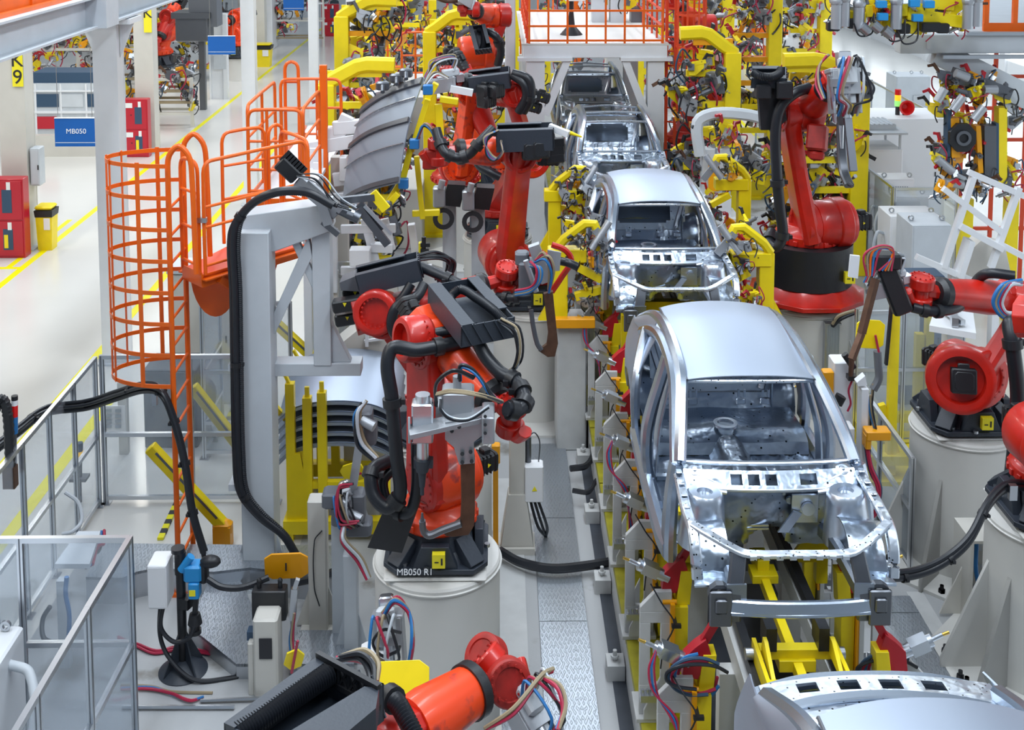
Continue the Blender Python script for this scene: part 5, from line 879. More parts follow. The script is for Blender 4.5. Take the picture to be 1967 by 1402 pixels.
# electric cable & post right of R1 (x~990)
p = P(993, 1045, Z=0); t = thing('equipment_post', 'cream square post with flared foot right of the front robot, white switch box on it', 'post', (p.x, p.y, 0))
m = M(); zt = P(993, 815, Y=p.y).z; m.b2((-.09, -.08, 0), (.09, .08, zt), ch=.01); m.build('post', 'cream', t); m = M(); m.ring([[V((i*a, j*a, z)) for i, j in ((-1, -1), (1, -1), (1, 1), (-1, 1))] for z, a in ((.03, .19), (.65, .10))]); m.b2((-.24, -.2, 0), (.24, .2, .03)); m.b2((-.2, -.24, 0), (.2, -.2, .08)); m.build('foot', 'cream', t)
m = M(); m.b2((.09, -.12, zt-.88), (.30, .06, zt-.45), ch=.012); b = m.build('switch_box', 'white', t); m = M(); m.prism([V((.17, -.125, zt-.74)), V((.23, -.125, zt-.74)), V((.20, -.125, zt-.68))], (0, .004, 0)); m.build('warning_triangle', 'label_yellow', b)
for i in range(3): m = M(); m.tube([(.15+.04*i, 0, zt-.88), (.18+.05*i, -.05, .45), (.25+.05*i, 0, .2), (.34, .1, .03)], .018, 6); m.build('cable', 'rubber', t)
m = M(); m.cyl((.13, 0, zt-.45), (.13, 0, zt-.15), .035); m.tube([(.13, 0, zt-.15), (.2, 0, zt-.1), (.26, 0, zt-.2), (.25, 0, zt-.45)], .008, 6); m.build('sensor', 'dark_steel', t)
t = thing('amber_cover', 'small amber box cover beside the cream post', 'cover', P(952, 870, Y=12.9), world=True); m = M(); m.box(P(952, 870, Y=12.9), (.10, .1, .22), ch=.01); m.bar(P(952, 888, Y=12.95), (P(952, 888, Y=12.95).x, 12.95, 0), .06); m.build('cover', 'amber', t)
# hoses along the floor
def floor_hose(label, pts, r, mts, n=1, spread=.02, z=.03, name='floor_hose'):
    t = thing(name, label, 'hose', P(*pts[0], Z=z), world=True); bundle(t, [P(*q, Z=z+.0) for q in pts], r, n, mts, spread, 'hose', len(pts)); return t
floor_hose('red and blue hoses lying on the floor between lower fence and camera stand', [(228, 1225), (265, 1240), (300, 1252), (340, 1245), (380, 1250), (430, 1262)], .012, ('red_hose', 'blue_hose', 'red_hose', 'red_hose'), 5)
floor_hose('red hose pair near the bottom left with steel couplings', [(232, 1322), (290, 1322), (330, 1332), (365, 1345), (390, 1338)], .012, ('red_hose', 'blue_hose', 'red_hose'), 3, .012)
floor_hose('tan hose beside the red pair near the bottom left', [(232, 1314), (290, 1318), (330, 1328), (410, 1330)], .014, ('tan_hose',), 1)
floor_hose('steel pipes along the lower floor left of the black tray', [(390, 1341), (500, 1342)], .014, ('steel', 'alu'), 2, .03, .04)
floor_hose('steel rail pipe near the bottom left', [(235, 1358), (450, 1358)], .02, ('alu',), 1, 0, .03)
floor_hose('black cable looping right of the front pedestal', [(960, 1058), (1000, 1080), (1060, 1092), (1130, 1086), (1195, 1075)], .05, ('rubber',), 1, 0, .12)
floor_hose('black cables crossing the plates left of the front pedestal', [(560, 1120), (610, 1110), (660, 1088)], .035, ('rubber', 'rubber'), 2, .03, .35)
floor_hose('black cable arcing beside the far cream pedestal', [(1095, 900), (1125, 895), (1140, 870), (1140, 850), (1170, 845)], .04, ('rubber',), 1, 0, .2)
floor_hose('black cable by the line on the walkway right side', [(1100, 942), (1130, 945), (1150, 920), (1195, 918)], .03, ('rubber',), 1, 0, .2)
t = thing('cable_trunking', 'pale pressed trunking lid slanting at the lower left', 'trunking', P(150, 1060, Y=11.4), world=True); m = M(); m.prism([P(105, 1083, Z=.9), P(172, 1083, Z=.9), P(193, 1020, Z=.9), P(150, 1020, Z=.9)], (0, 0, -.05)); m.build('lid', 'grey_steel', t); m = M(); q = P(118, 1090, Y=10.9); m.b2((q.x-.04, q.y-.04, 0), (q.x+.06, q.y+.04, .9)); m.build('post', 'grey_steel', t)
bundle(t, [P(172, 1085, Z=.8), P(178, 1060, Z=.7), P(190, 1050, Z=.6), P(195, 1020, Z=.6)], .018, 5, ('rubber', 'red_hose', 'blue_hose'), .04); m = M(); m.tube([P(128, 1108, Y=10.6), P(126, 1140, Y=10.6), P(133, 1180, Y=10.6), P(132, 1220, Y=10.6)], .022, 8); m.build('blue_tube', 'blue_hose', t)
# machine box at the lower left inside the near fence
t = thing('machine_cabinet', 'pale cabinet with lifting eye inside the near fence at the left edge', 'cabinet', (-4.2, 8.3, 0), world=True); p = P(46, 1200, Z=1.25); m = M(); m.b2((p.x-1.4, p.y-1.6, .5), (p.x, p.y, 1.25), ch=.02); m.build('body', 'white_paint', t); m = M(); m.pipe((p.x-.12, p.y-.1, 1.3), (p.x-.12, p.y-.07, 1.3), .045, .025, 14); m.build('lifting_eye', 'steel', t); m = M(); m.b2((p.x-1.3, p.y-1.5, 0), (p.x-.1, p.y-.1, .5)); m.build('plinth', 'grey_steel', t)
hose(t, [p+V((-.02, -.3, -.15)), p+V((.18, -.35, -.2)), p+V((.3, -.6, -.5)), p+V((.22, -.8, -.9))], .04, mt='grey_steel'); hose(t, [p+V((.0, -1.1, -.5)), p+V((.12, -1.2, -.6)), p+V((.1, -1.4, -.9))], .03, mt='grey_steel')
hose(t, [P(96, 1165, Y=10.3), P(82, 1190, Y=10.3), P(84, 1225, Y=10.2), P(108, 1237, Y=10.2)], .022)
hose(t, [P(125, 945, Y=12.5), P(150, 965, Y=12.5), P(157, 1000, Y=12.4), P(140, 1020, Y=12.3), P(120, 1026, Y=12.3)], .022, mt='grey_steel')
# ---------------- panel rack with stacked roof panels
t = thing('panel_rack', 'yellow steel rack of upright posts holding curved roof panels', 'rack', (-2.2, 13.7, 0), world=True)
RY = 13.3
for x, yt in ((557, 735), (575, 690), (590, 762), (614, 682), (618, 752), (642, 680)):
    Yp = RY-.15 if yt > 730 else RY+1.15; p = P(x, yt, Y=Yp); m = M(); m.b2((p.x-.05, Yp-.05, .25), (p.x+.05, Yp+.05, p.z)); q = m.build('upright', 'yellow', t); m = M(); m.bar((p.x, Yp, p.z-.02), (p.x+(-.07 if x in (557, 575) else 0), Yp, p.z+.12), .05, .03); m.build('guide_tip', 'yellow', q)
m = M(); m.b2((-2.50, RY-.25, .1), (-1.25, RY-.12, .26)); m.b2((-2.5, RY+1.1, .1), (-1.25, RY+1.25, .26)); m.b2((-2.5, RY-.25, .1), (-2.38, RY+1.25, .26)); m.b2((-1.37, RY-.25, .1), (-1.25, RY+1.25, .26)); m.prism([V((-2.4, RY-.2, .26)), V((-2.15, RY-.2, .26)), V((-2.3, RY-.2, 1.05)), V((-2.4, RY-.2, 1.05))], (0, .05, 0))
for x in (-2.44, -1.31):
    for y in (RY-.18, RY+1.18): m.b2((x-.05, y-.05, 0), (x+.05, y+.05, .1))
m.b2((-2.45, RY-.18, .62), (-1.3, RY-.1, .70)); m.b2((-2.45, RY+1.1, .62), (-1.3, RY+1.18, .70)); m.build('base_frame', 'yellow', t); m = M(); m.bar(P(522, 775, Y=RY), P(560, 815, Y=RY), .06); m.build('brace', 'yellow', t)
p0 = None
for i in range(5):
    z0 = 1.53-.125*i-.02
    def sh(u, v, z0=z0): return (-2.56+1.38*u, RY-.1+1.15*v, z0+.13*(1-(2*u-1)**2)**1+.16*sin(v*pi*.55)-.10*(abs(2*u-1)**6))
    if p0 is None:
        m = M(); m.grid(sh, 18, 12, -.015); m.grid(lambda u, v: (lambda q: (q[0], q[1]-.004-.0*v, q[2]-.035*v))(sh(u, 0)), 18, 1, .01); p0 = m.build('roof_panel', 'sheet_matte', None, off=(0, 0, z0)); tag(p0, 'topmost curved silver roof panel in the yellow rack', 'panel', 'roof panels stacked in the yellow rack')
    else: o = p0.copy(); COL.objects.link(o); o.location = (0, 0, z0); o['label'] = 'silver roof panel in the yellow rack, %s from the top' % ('second', 'third', 'fourth', 'fifth')[i-1]
    p0['o_'] = 1
# white fixture frame between rack and R2 (trapezoid plates at 640-740, 635-690)
t = thing('sensor_fixture', 'cream trapezoid fixture base with sensor behind the panel rack', 'fixture', P(690, 700, Y=14.6), world=True)
m = M(); m.prism([P(*q, Y=14.4) for q in ((640, 672), (690, 632), (755, 650), (770, 672), (770, 700), (700, 700), (640, 690))], (0, .5, 0)); m.build('body', 'cream', t); m = M(); m.bar(P(705, 665, Y=14.35), P(705, 640, Y=14.35), .04); m.bar(P(700, 655, Y=14.35), P(735, 650, Y=14.35), .03); m.build('sensor', 'white_paint', t); m = M(); m.b2((P(660, 690, Y=14.6).x, 14.5, 0), (P(760, 690, Y=14.6).x, 14.8, 1.6)); m.build('leg', 'cream', t)
# ---------------- white frame with tan post, upper centre-left (x 590-700, y 240-420)
t = thing('white_fixture', 'white box section frame left of the hanging silver panel', 'frame', P(640, 420, Y=17.5), world=True)
for a, b, w in (((610, 282), (610, 390), .22), ((592, 285), (692, 268), .14), ((668, 222), (645, 270), .12), ((640, 246), (712, 240), .13), ((612, 262), (655, 255), .12), ((660, 300), (660, 345), .10), ((640, 345), (690, 338), .10), ((600, 385), (690, 380), .12), ((690, 245), (688, 300), .09)): m = M(); m.bar(P(*a, Y=17.2), P(*b, Y=17.2), w, .2, ch=.01); m.build('beam', 'white_paint', t)
for x in (600, 652): q = P(x, 300, Y=17.4); m = M(); m.b2((q.x-.12, 17.3, 0), (q.x+.12, 17.5, q.z)); m.build('post', 'cream' if x > 640 else 'white_paint', t)
for q in ((690, 320), (700, 250), (610, 325)): m = M(); m.box(P(*q, Y=17.0), (.12, .05, .2)); m.build('bolt_plate', 'white_paint', t)
t = thing('white_fixture', 'white plated frame standing below the hanging silver panel', 'frame', P(700, 500, Y=16.3), world=True)
for a, b, w in (((640, 440), (640, 560), .12), ((700, 420), (722, 505), .06), ((738, 420), (752, 480), .06), ((712, 474), (755, 476), .14), ((655, 440), (760, 438), .07), ((790, 430), (800, 500), .10), ((655, 520), (830, 516), .08)): m = M(); m.bar(P(*a, Y=16.2), P(*b, Y=16.2), w, .12, ch=.006); m.build('plate', 'white_paint', t)
m = M(); m.box(P(692, 492, Y=16.0), (.28, .2, .24), ch=.01); m.build('valve_box', 'white', t); m = M(); m.b2((-2.2, 16.1, 0), (-1.0, 16.6, .12)); m.build('base', 'grey_steel', t)
for x in (640, 705, 755): q = P(x, 520, Y=16.3); m = M(); m.b2((q.x-.07, 16.2, .12), (q.x+.07, 16.35, q.z)); m.build('post', 'cream', t)
m = M(); m.cyl(P(814, 500, Y=15.9), P(814, 455, Y=15.9), .03); m.bar(P(808, 470, Y=15.9), P(826, 470, Y=15.9), .05); m.bar(P(808, 485, Y=15.9), P(824, 485, Y=15.9), .1, .12); m.build('sensor_mast', 'black', t); m = M(); m.b2(P(804, 492, Y=15.9), P(812, 468, Y=15.9)+V((0, .1, 0))); m.build('clip', 'label_yellow', t)
# ---------------- silver panel in its yellow gripper
t = thing('panel_gripper', 'yellow vacuum gripper beam holding the tilted silver panel', 'gripper', P(800, 300, Y=15.3), world=True)
for a, b, Y, w in (((838, 160), (815, 200), 15.6, .14), ((822, 190), (790, 290), 15.5, .11), ((790, 280), (770, 360), 15.4, .11), ((770, 350), (735, 405), 15.4, .14), ((845, 190), (880, 195), 15.6, .12), ((842, 200), (846, 260), 15.6, .10), ((800, 300), (812, 420), 15.7, .07), ((792, 410), (845, 408), 15.7, .07), ((740, 400), (765, 370), 15.3, .14)): m = M(); m.bar(P(*a, Y=Y), P(*b, Y=Y), w, .08, ch=.006); m.build('beam', 'yellow', t)
for q in ((822, 172), (775, 352), (796, 276)): m = M(); m.box(P(*q, Y=15.3), (.13, .12, .13), ch=.01); m.build('pad', 'blue_hose', t)
for q in ((780, 140), (735, 165), (762, 150), (720, 388), (740, 395), (690, 400), (820, 165)): m = M(); m.box(P(*q, Y=15.9 if q[1] < 200 else 15.2), (.18, .1, .12), ch=.02); m.cyl(P(*q, Y=15.8), P(q[0], q[1]+12, Y=15.7), .03); m.build('suction_clamp', 'dark_steel', t)
bundle(t, [P(800, 270, Y=15.3), P(815, 240, Y=15.2), P(835, 260, Y=15.2), P(830, 300, Y=15.3)], .012, 5); bundle(t, [P(815, 165, Y=15.4), P(835, 140, Y=15.5), P(860, 150, Y=15.6)], .012, 5, ('white_paint', 'rubber', 'tan_hose'))
c4 = [P(700, 208, Y=16.6), P(817, 150, Y=15.7), P(768, 352, Y=15.1), P(660, 394, Y=16.0)]
def pn(u, v):
    a = c4[0].lerp(c4[1], u).lerp(c4[3].lerp(c4[2], u), v); n_ = (c4[1]-c4[0]).cross(c4[3]-c4[0]).normalized(); n_ = n_ if n_.y < 0 else -n_
    return a + n_*(.16*sin(v*pi)+.10*sin(u*pi)) + V((.08*sin(v*pi), 0, 0))
t = thing('body_panel', 'large tilted silver sheet panel with dark ribs held by the yellow gripper', 'panel', P(740, 270, Y=16), world=True); m = M(); m.grid(pn, 20, 24, .02); pp = m.build('sheet', 'sheet_panel', t)
nrm = (c4[1]-c4[0]).cross(c4[3]-c4[0]).normalized(); nrm = nrm if nrm.y < 0 else -nrm
for v, w, mt in ((.04, .07, 'dark_steel'), (.44, .045, 'dark_steel'), (.22, .006, 'steel'), (.66, .006, 'steel'), (.97, .04, 'dark_steel')):
    m = M(); m.grid(lambda u, q: pn(u, min(1, max(0, v+(q-.5)*w)))+nrm*.03, 16, 2, .03); m.build('rib', mt, t)
for v in (.22, .44, .66):
    m = M()
    for i in range(11): p = pn(.05+.09*i, v)+nrm*.035; m.cyl(p, p+nrm*.01, .012, n=6)
    m.build('rivet_row', 'alu', t)
# ---------------- aisle furniture
def hydrant(label, x, y, w=.72, h=1.66, group='red fire cabinets'):
    t = thing('fire_cabinet', label, 'fire cabinet', (x, y, 0), group); m = M(); m.b2((-w/2, 0, 0), (w/2, .30, h), ch=.01); b = m.build('body', 'hydrant_red', t)
    for z0, z1 in ((.05, h*.47), (h*.49, h-.04)):
        m = M(); m.b2((-w/2+.03, -.02, z0), (w/2-.03, 0, z1), ch=.005); d = m.build('door', 'hydrant_red', t); hh = z1-z0
        m = M(); m.b2((.0, -.026, z0+hh*.18), (.20, -.02, z0+hh*.78)); m.build('glass', 'dark_blue', d); m = M(); m.b2((-w/2+.06, -.026, z1-.2), (-w/2+.30, -.02, z1-.06)); m.build('sign_plate', 'label_white', d)
        m = M(); m.b2((.10, -.028, z1-.18), (.18, -.02, z1-.02)); m.build('notice', 'label_white', d); m = M(); m.sphere((-.1, -.03, z0+hh*.5), .018, 8); m.build('knob', 'black', d)
    m = M(); m.b2((.02, -.03, .22), (.10, -.022, .5)); m.build('extinguisher', 'yellow', t)
    return t
hydrant('red fire cabinet at the left edge in front of the K9 column', -10.17, 23.7, .86); hydrant('second red fire cabinet farther down the aisle', -10.25, 32.8)
hydrant('distant red fire cabinet beside the walking person', -8.6, 60, .9)
p = V((-9.53, 24.35, 0)); t = thing('waste_bin', 'yellow waste bin with black liner beside the front red cabinet', 'bin', (p.x, p.y, 0), 'yellow bins'); m = M(); m.ring([[V((i*a, j*a, z)) for i, j in ((-1, -1), (1, -1), (1, 1), (-1, 1))] for z, a in ((0, .20), (.75, .24))]); m.build('body', 'yellow', t); m = M(); m.ring([[V((i*a, j*a, z)) for i, j in ((-1, -1), (1, -1), (1, 1), (-1, 1))] for z, a in ((.72, .25), (.86, .27), (.88, .2))]); m.build('liner', 'black', t)
m = M(); m.b2((-.26, -.26, .88), (.24, .24, .95), ch=.03); m.build('lid', 'yellow', t); t.scale = (.72, .72, 1.0); m = M(); m.b2((.0, -.245, .45), (.18, -.235, .7)); m.build('label_sheet', 'label_white', t)
for i, x in enumerate((438, 462, 490)):
    Y = 7.6*2250/(128+215); b = dup(t, ((x-955)*Y/2250+(.3 if i == 2 else 0), Y, 0), 0, 'distant yellow bin, %s of the three by the blue sign' % ('leftmost', 'middle', 'rightmost')[i]); b.scale = (1.4, 1.2, 1.05)
def hang_sign(label, px, Y, w, h, txt):
    c = P(*px, Y=Y); t = thing('hanging_sign', label, 'sign', c, 'blue station signs', world=True); m = M(); m.b2(c-V((w/2, .02, h/2)), c+V((w/2, .02, h/2))); m.build('panel', 'sign_blue', t)
    m = M(); m.b2(c+V((-w/2+.01, -.025, -h/2+.07)), c+V((w/2-.01, -.02, -h/2+.08))); m.b2(c+V((-w/2, -.03, h/2)), c+V((w/2, .03, h/2+.015))); m.build('trim_line', 'white', t)
    if txt: text(txt, .135, c+V((.02, -.024, .02)), t, 'white')
    for s in (-1, 1): m = M(); m.cyl(c+V((s*w*.42, 0, h/2)), c+V((s*w*.42, 0, h/2+6)), .006, n=6); m.build('wire', 'steel', t)
hang_sign('blue MB050 sign hanging before the grey machine bench', (145, 254), 22, .77, .54, 'MB050'); hang_sign('blue sign hanging above the distant yellow bins', (426, 87), 33, .77, .52, ''); hang_sign('blue sign hanging at the top edge near the person', (564, 6), 44, .77, .54, '')
m = M()
# grey machine bench with windows
t = thing('machine_bench', 'long grey machine enclosure with small windows behind the MB050 sign', 'machine', (-12.2, 33.2, 0)); m = M(); m.b2((-1.7, 0, .6), (1.2, 1.2, 2.05)); m.build('body', 'grey_steel', t); m = M(); m.b2((-1.9, -.3, 0), (1.5, 1.4, .6)); m.build('plinth', 'cream', t)
for i, (x, mt) in enumerate(((-.95, 'dark_blue'), (-.25, 'grey_steel'), (.5, 'dark_blue'))): m = M(); m.b2((x, -.03, 1.38), (x+.62, 0, 1.75)); m.build('window_pane', mt, t)
for x in (-1.0, -.28, .44, 1.16): m = M(); m.b2((x, -.04, .6), (x+.05, 0, 2.05)); m.build('rib', 'white_paint', t)
m = M(); m.b2((-1.0, -.04, .75), (-.4, 0, 1.1)); m.build('red_panel', 'hydrant_red', t); m = M(); m.b2((-1.1, -.06, 1.2), (1.2, 0, 1.26)); m.b2((-1.1, -.06, 1.82), (1.2, 0, 1.86)); m.build('shelf_rail', 'white_paint', t); m = M(); m.b2((-1.1, .1, 2.05), (1.2, 1.1, 2.35)); m.build('top_guard', 'dark_blue', t)
# white hung shelf post beside the second sign
p = P(413, 190, Z=0); t = thing('info_post', 'white info post with two grey boxes in the far aisle', 'post', (p.x, p.y, 0)); m = M(); m.b2((-.16, -.1, 0), (-.10, .1, 3.1)); m.b2((.34, -.1, 0), (.5, .1, 3.1)); m.b2((-.16, 0, 0), (.5, .05, 3.1)); m.build('frame', 'white_paint', t); m = M(); m.b2((0, -.1, 1.1), (.45, 0, 1.6)); m.build('box', 'grey_steel', t)
# walking person far away
p = P(643, 52, Z=0); t = thing('person', 'person in dark work clothes walking at the far end, seen from behind', 'person', (p.x, p.y, 0))
def skin(name, verts, edges, rad_, mt, par, sub=2):
    me = bpy.data.meshes.new(name); me.from_pydata([V(v) for v in verts], edges, []); o = bpy.data.objects.new(name, me); COL.objects.link(o); md = o.modifiers.new('skin', 'SKIN'); md.use_smooth_shade = True
    for i, r in enumerate(rad_): me.skin_vertices[0].data[i].radius = r if isinstance(r, tuple) else (r, r)
    me.skin_vertices[0].data[0].use_root = True; s_ = o.modifiers.new('sub', 'SUBSURF'); s_.levels = s_.render_levels = sub; me.materials.append(MT[mt]); o.parent = par; return o
skin('body', [(0, 0, .95), (0, 0, 1.15), (0, .01, 1.4), (0, 0, 1.5), (0, 0, 1.58), (-.18, 0, 1.42), (-.24, .06, 1.14), (-.2, -.06, .92), (.18, 0, 1.42), (.24, -.04, 1.14), (.22, -.1, .92), (-.09, 0, .9), (-.12, .14, .5), (-.13, .05, .08), (-.13, -.08, .04), (.09, 0, .9), (.12, -.14, .5), (.12, -.3, .1), (.12, -.42, .08)], [(0, 1), (1, 2), (2, 3), (3, 4), (2, 5), (5, 6), (6, 7), (2, 8), (8, 9), (9, 10), (0, 11), (11, 12), (12, 13), (13, 14), (0, 15), (15, 16), (16, 17), (17, 18)], [(.16, .11), (.14, .10), (.18, .11), .07, .055, .07, .05, .038, .07, .05, .038, .10, .07, .05, .04, .10, .07, .05, .04], 'cloth_dark', t)
m = M(); m.sphere((0, 0, 1.68), .10, 12, (.85, 1, 1.15)); m.build('head', 'skin', t); m = M(); m.sphere((0, .015, 1.71), .108, 12, (.88, 1, 1.0)); m.build('hair', 'ink', t)
# ================================================================ conveyor, clamping posts along the line
def inst(src, par, loc, rot=(0, 0, 0), sc=1, name=None):
    o = src.copy(); COL.objects.link(o); o.parent = par; o.location = loc; o.rotation_euler = rot; o.scale = (sc,)*3
    if 'o_' in o: del o['o_']
    return o
t = thing('line_bed', 'steel bed with olive side plates under the row of car bodies', 'machine bed', (CARX, 6, 0), world=True)
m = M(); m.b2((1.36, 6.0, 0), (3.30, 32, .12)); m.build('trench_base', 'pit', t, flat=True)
for s in (-1, 1):
    m = M(); y = 6.2
    while y < 30: m.b2((CARX+s*1.02-.24*(s < 0), y, .12), (CARX+s*1.02+.24*(s > 0), y+1.42, .5)) if 0 else m.b2((CARX+s*1.05, y, .42), (CARX+s*.62, y+1.42, .5)); y += 1.45
    m.build('side_plate', 'olive_plate', t, flat=True)
    m = M(); m.b2((CARX+s*1.04, 6.1, .0), (CARX+s*.98, 30, .42)); m.build('side_web', 'fix_grey', t, flat=True)
    m = M(); m.b2((CARX+s*.62, 6.1, .5), (CARX+s*.56, 30, .62)); m.build('inner_rail', 'fix_grey', t, flat=True)
    for i in range(11):
        y = 6.4+i*1.4; m = M(); m.b2((CARX+s*1.05, y, .0), (CARX+s*1.22, y+.2, .16)); m.cyl((CARX+s*1.14, y+.1, .16), (CARX+s*1.14, y+.1, .26), .02, n=8); m.cyl((CARX+s*1.14, y+.1, .19), (CARX+s*1.14, y+.1, .21), .04, n=8); m.build('levelling_foot', 'fix_grey', t)
t = thing('conveyor', 'conveyor frame with dark guide rails running under the car bodies', 'conveyor', (CARX, 6, 0), world=True)
for s in (-1, 1):
    m = M(); m.b2((CARX+s*.36, 6.6, 1.62), (CARX+s*.29, 31, 1.72)); m.build('guide_rail', 'black', t, flat=True)
    m = M(); m.b2((CARX+s*.40, 6.6, 1.42), (CARX+s*.28, 31, 1.60)); m.build('beam', 'fix_grey', t, flat=True)
    for i in range(16): y = 7.2+i*1.5; m = M(); m.b2((CARX+s*.52, y, .5), (CARX+s*.34, y+.14, 1.42)); m.build('leg', 'fix_grey', t, flat=True)
for i in range(10): y = 7.7+i*2.4; m = M(); m.b2((CARX-.5, y, 1.30), (CARX+.5, y+.22, 1.42)); m.build('cross_beam', 'alu_cast', t, flat=True)
for i in range(5):
    y = (8.0 if i == 0 else 7.4+5.87*i); t = thing('lift_carriage', 'yellow lift carriage under the %s car body' % ('nearest', 'largest', 'second', 'third', 'farthest')[i] if i else 'yellow carriage with two cross frames in front of the largest car body', 'carriage', (CARX, y, 1.62), 'yellow carriages under the cars')
    if i == 0:
        m = M(); m.b2((-.035, -1.4, .05), (.035, 1.9, .14)); m.build('centre_beam', 'yellow', t, bev=.003)
        for yy, w in ((.0, .31), (.42, .28)): m = M(); m.b2((-w, yy-.04, .14), (w, yy+.05, .22)); m.b2((-.14, yy-.07, .06), (.14, yy+.08, .15)); m.build('cross_frame', 'yellow', t, bev=.004)
        for s in (-1, 1):
            m = M(); m.prism([V((s*.24, .02, .2)), V((s*.24, .40, .2)), V((s*.24, .36, .34)), V((s*.24, .30, .34))], (s*.03, 0, 0)); m.b2((s*.29, -.06, .10), (s*.32, .5, .24)); m.build('side_plate', 'yellow', t)
            for yy in (.0, .44): m = M(); m.cyl((s*.32, yy, .15), (s*.38, yy, .15), .045, n=16); m.build('roller', 'steel', t)
        m = M(); m.b2((-.24, .36, .22), (-.16, .56, .40)); m.build('rest_block', 'black', t); m = M(); m.b2((.16, .36, .22), (.24, .56, .40)); m.build('rest_block', 'black', t)
        m = M(); m.b2((-.11, 1.42, .1), (.11, 1.6, .17)); m.b2((-.05, 1.5, .17), (.05, 1.7, .26)); m.build('front_catch', 'yellow', t, bev=.004)
    else:
        m = M(); m.b2((-.10, -1.0, .04), (.10, 4.2, .14)); m.b2((-.4, .2, .14), (.4, .34, .3)); m.b2((-.4, 2.4, .14), (.4, 2.54, .3)); m.build('centre_beam', 'yellow', t, flat=True)
    for s in (-1, 1):
        for yy in ((1.9, 3.9) if i == 0 else (1.4, 3.6)):
            m = M(); m.b2((s*.62-.05, yy, -.2), (s*.62+.05, yy+.1, .48)); m.prism([V((s*.57, yy, .0)), V((s*.30, yy, .0)), V((s*.57, yy, .4))], (0, .03, 0)); m.build('rest_post', 'yellow', t)
# prototype of a clamping post: built once at the origin, the car side is +x
def clamp_post(t, rr):
    m = M(); m.b2((-.22, -.16, 0), (.10, .19, .035)); m.b2((-.19, -.10, .035), (.08, -.05, .30)); m.b2((-.19, -.10, .30), (-.10, -.05, .86)); m.b2((-.01, -.10, .30), (.08, -.05, .86)); m.b2((-.19, -.10, .86), (.08, -.05, .96)); m.prism([V((-.19, -.10, .96)), V((.08, -.10, .96)), V((.08, -.10, 1.14)), V((-.06, -.10, 1.14)), V((-.19, -.10, 1.0))], (0, .05, 0)); m.b2((.04, -.05, .035), (.08, .16, 1.10))
    m.prism([V((-.02, -.17, .035)), V((-.16, -.17, .035)), V((-.16, -.17, .12)), V((-.02, -.17, .42))], (0, .025, 0)); m.prism([V((-.02, .145, .035)), V((-.16, .145, .035)), V((-.16, .145, .12)), V((-.02, .145, .42))], (0, .025, 0))
    b = m.build('bracket', 'fix_grey', t, bev=.004)
    m = M(); m.b2((.065, -.15, .45), (.10, .15, 1.05)); m.cyl((.0, -.1, 1.05), (.12, -.1, 1.05), .02); m.build('orange_plate', 'amber', t)
    m = M(); m.b2((.105, -.10, .42), (.22, .10, 1.0)); m.prism([V((.105, -.10, .42)), V((.22, -.10, .42)), V((.20, -.10, -.25)), V((.14, -.10, -.25))], (0, .2, 0)); m.prism([V((.12, -.07, 1.0)), V((.24, -.07, 1.0)), V((.26, -.07, 1.3)), V((.16, -.07, 1.3))], (0, .14, 0)); y = m.build('riser', 'yellow', t, bev=.004)
    for z in (.55, .92): m = M(); m.cyl((.10, -.12, z), (.10, -.24, z), .014, n=8); m.bar((.06, -.23, z), (.14, -.23, z), .03); m.build('adjuster', 'black', y)
    m = M(); m.prism([V((.0, -.06, 1.12)), V((.12, -.06, 1.10)), V((.22, -.06, 1.30)), V((.18, -.06, 1.42)), V((.10, -.06, 1.36)), V((.02, -.06, 1.28))], (0, .10, 0)); m.bar((.16, -.01, 1.36), (.25, -.01, 1.52), .05, .06); c = m.build('clamp_jaw', 'clamp_red', t, bev=.003)
    m = M(); m.cyl((-.20, -.02, 1.34), (.06, -.02, 1.22), .05, n=12); m.cyl((-.28, -.02, 1.38), (-.20, -.02, 1.34), .018, n=8); m.box((-.10, -.02, 1.30), (.14, .11, .09), mx=Matrix.Rotation(.43, 3, 'Y')); m.build('air_cylinder', 'alu', c)
    m = M(); m.cyl((-.33, -.02, 1.40), (-.27, -.02, 1.375), .012, n=8); m.build('fitting', 'gold', c)
    for i, mt in enumerate(('red_hose', 'blue_hose', 'red_hose')): e = .02*i; m = M(); m.tube([(-.2, -.06, 1.34), (-.22-e, -.10, 1.22), (-.19-e, -.13, 1.02+e), (-.10+e, -.18, .88), (-.05, -.20, .75-e), (-.03+e, -.20, .4), (-.05, -.2, .1)], .009, 6, 5); m.build('hose', mt, c)
    m = M(); m.tube([(-.1, -.08, 1.2), (-.02, -.2, 1.1), (.08, -.24, .95), (.0, -.2, .7), (-.02, -.17, .5)], .007, 6, 5); m.build('sensor_cable', 'rubber', c)
    m = M(); m.box((-.10, -.24, .30), (.2, .08, .06)); 
    for i in range(5): m.cyl((-.18+.04*i, -.25, .33), (-.18+.04*i, -.25, .37), .014, n=6)
    m.build('valve_block', 'steel', c)
    return t
ys = [8.45, 9.55, 10.65, 11.8, 12.95, 14.1, 15.25, 16.4, 17.55, 18.8, 20.1, 21.5, 23.0, 24.6, 26.2]
ords = ('nearest', 'second', 'third', 'fourth', 'fifth', 'sixth', 'seventh', 'eighth', 'ninth', 'tenth', 'eleventh', 'twelfth', 'thirteenth', 'fourteenth', 'fifteenth')
cp0 = None
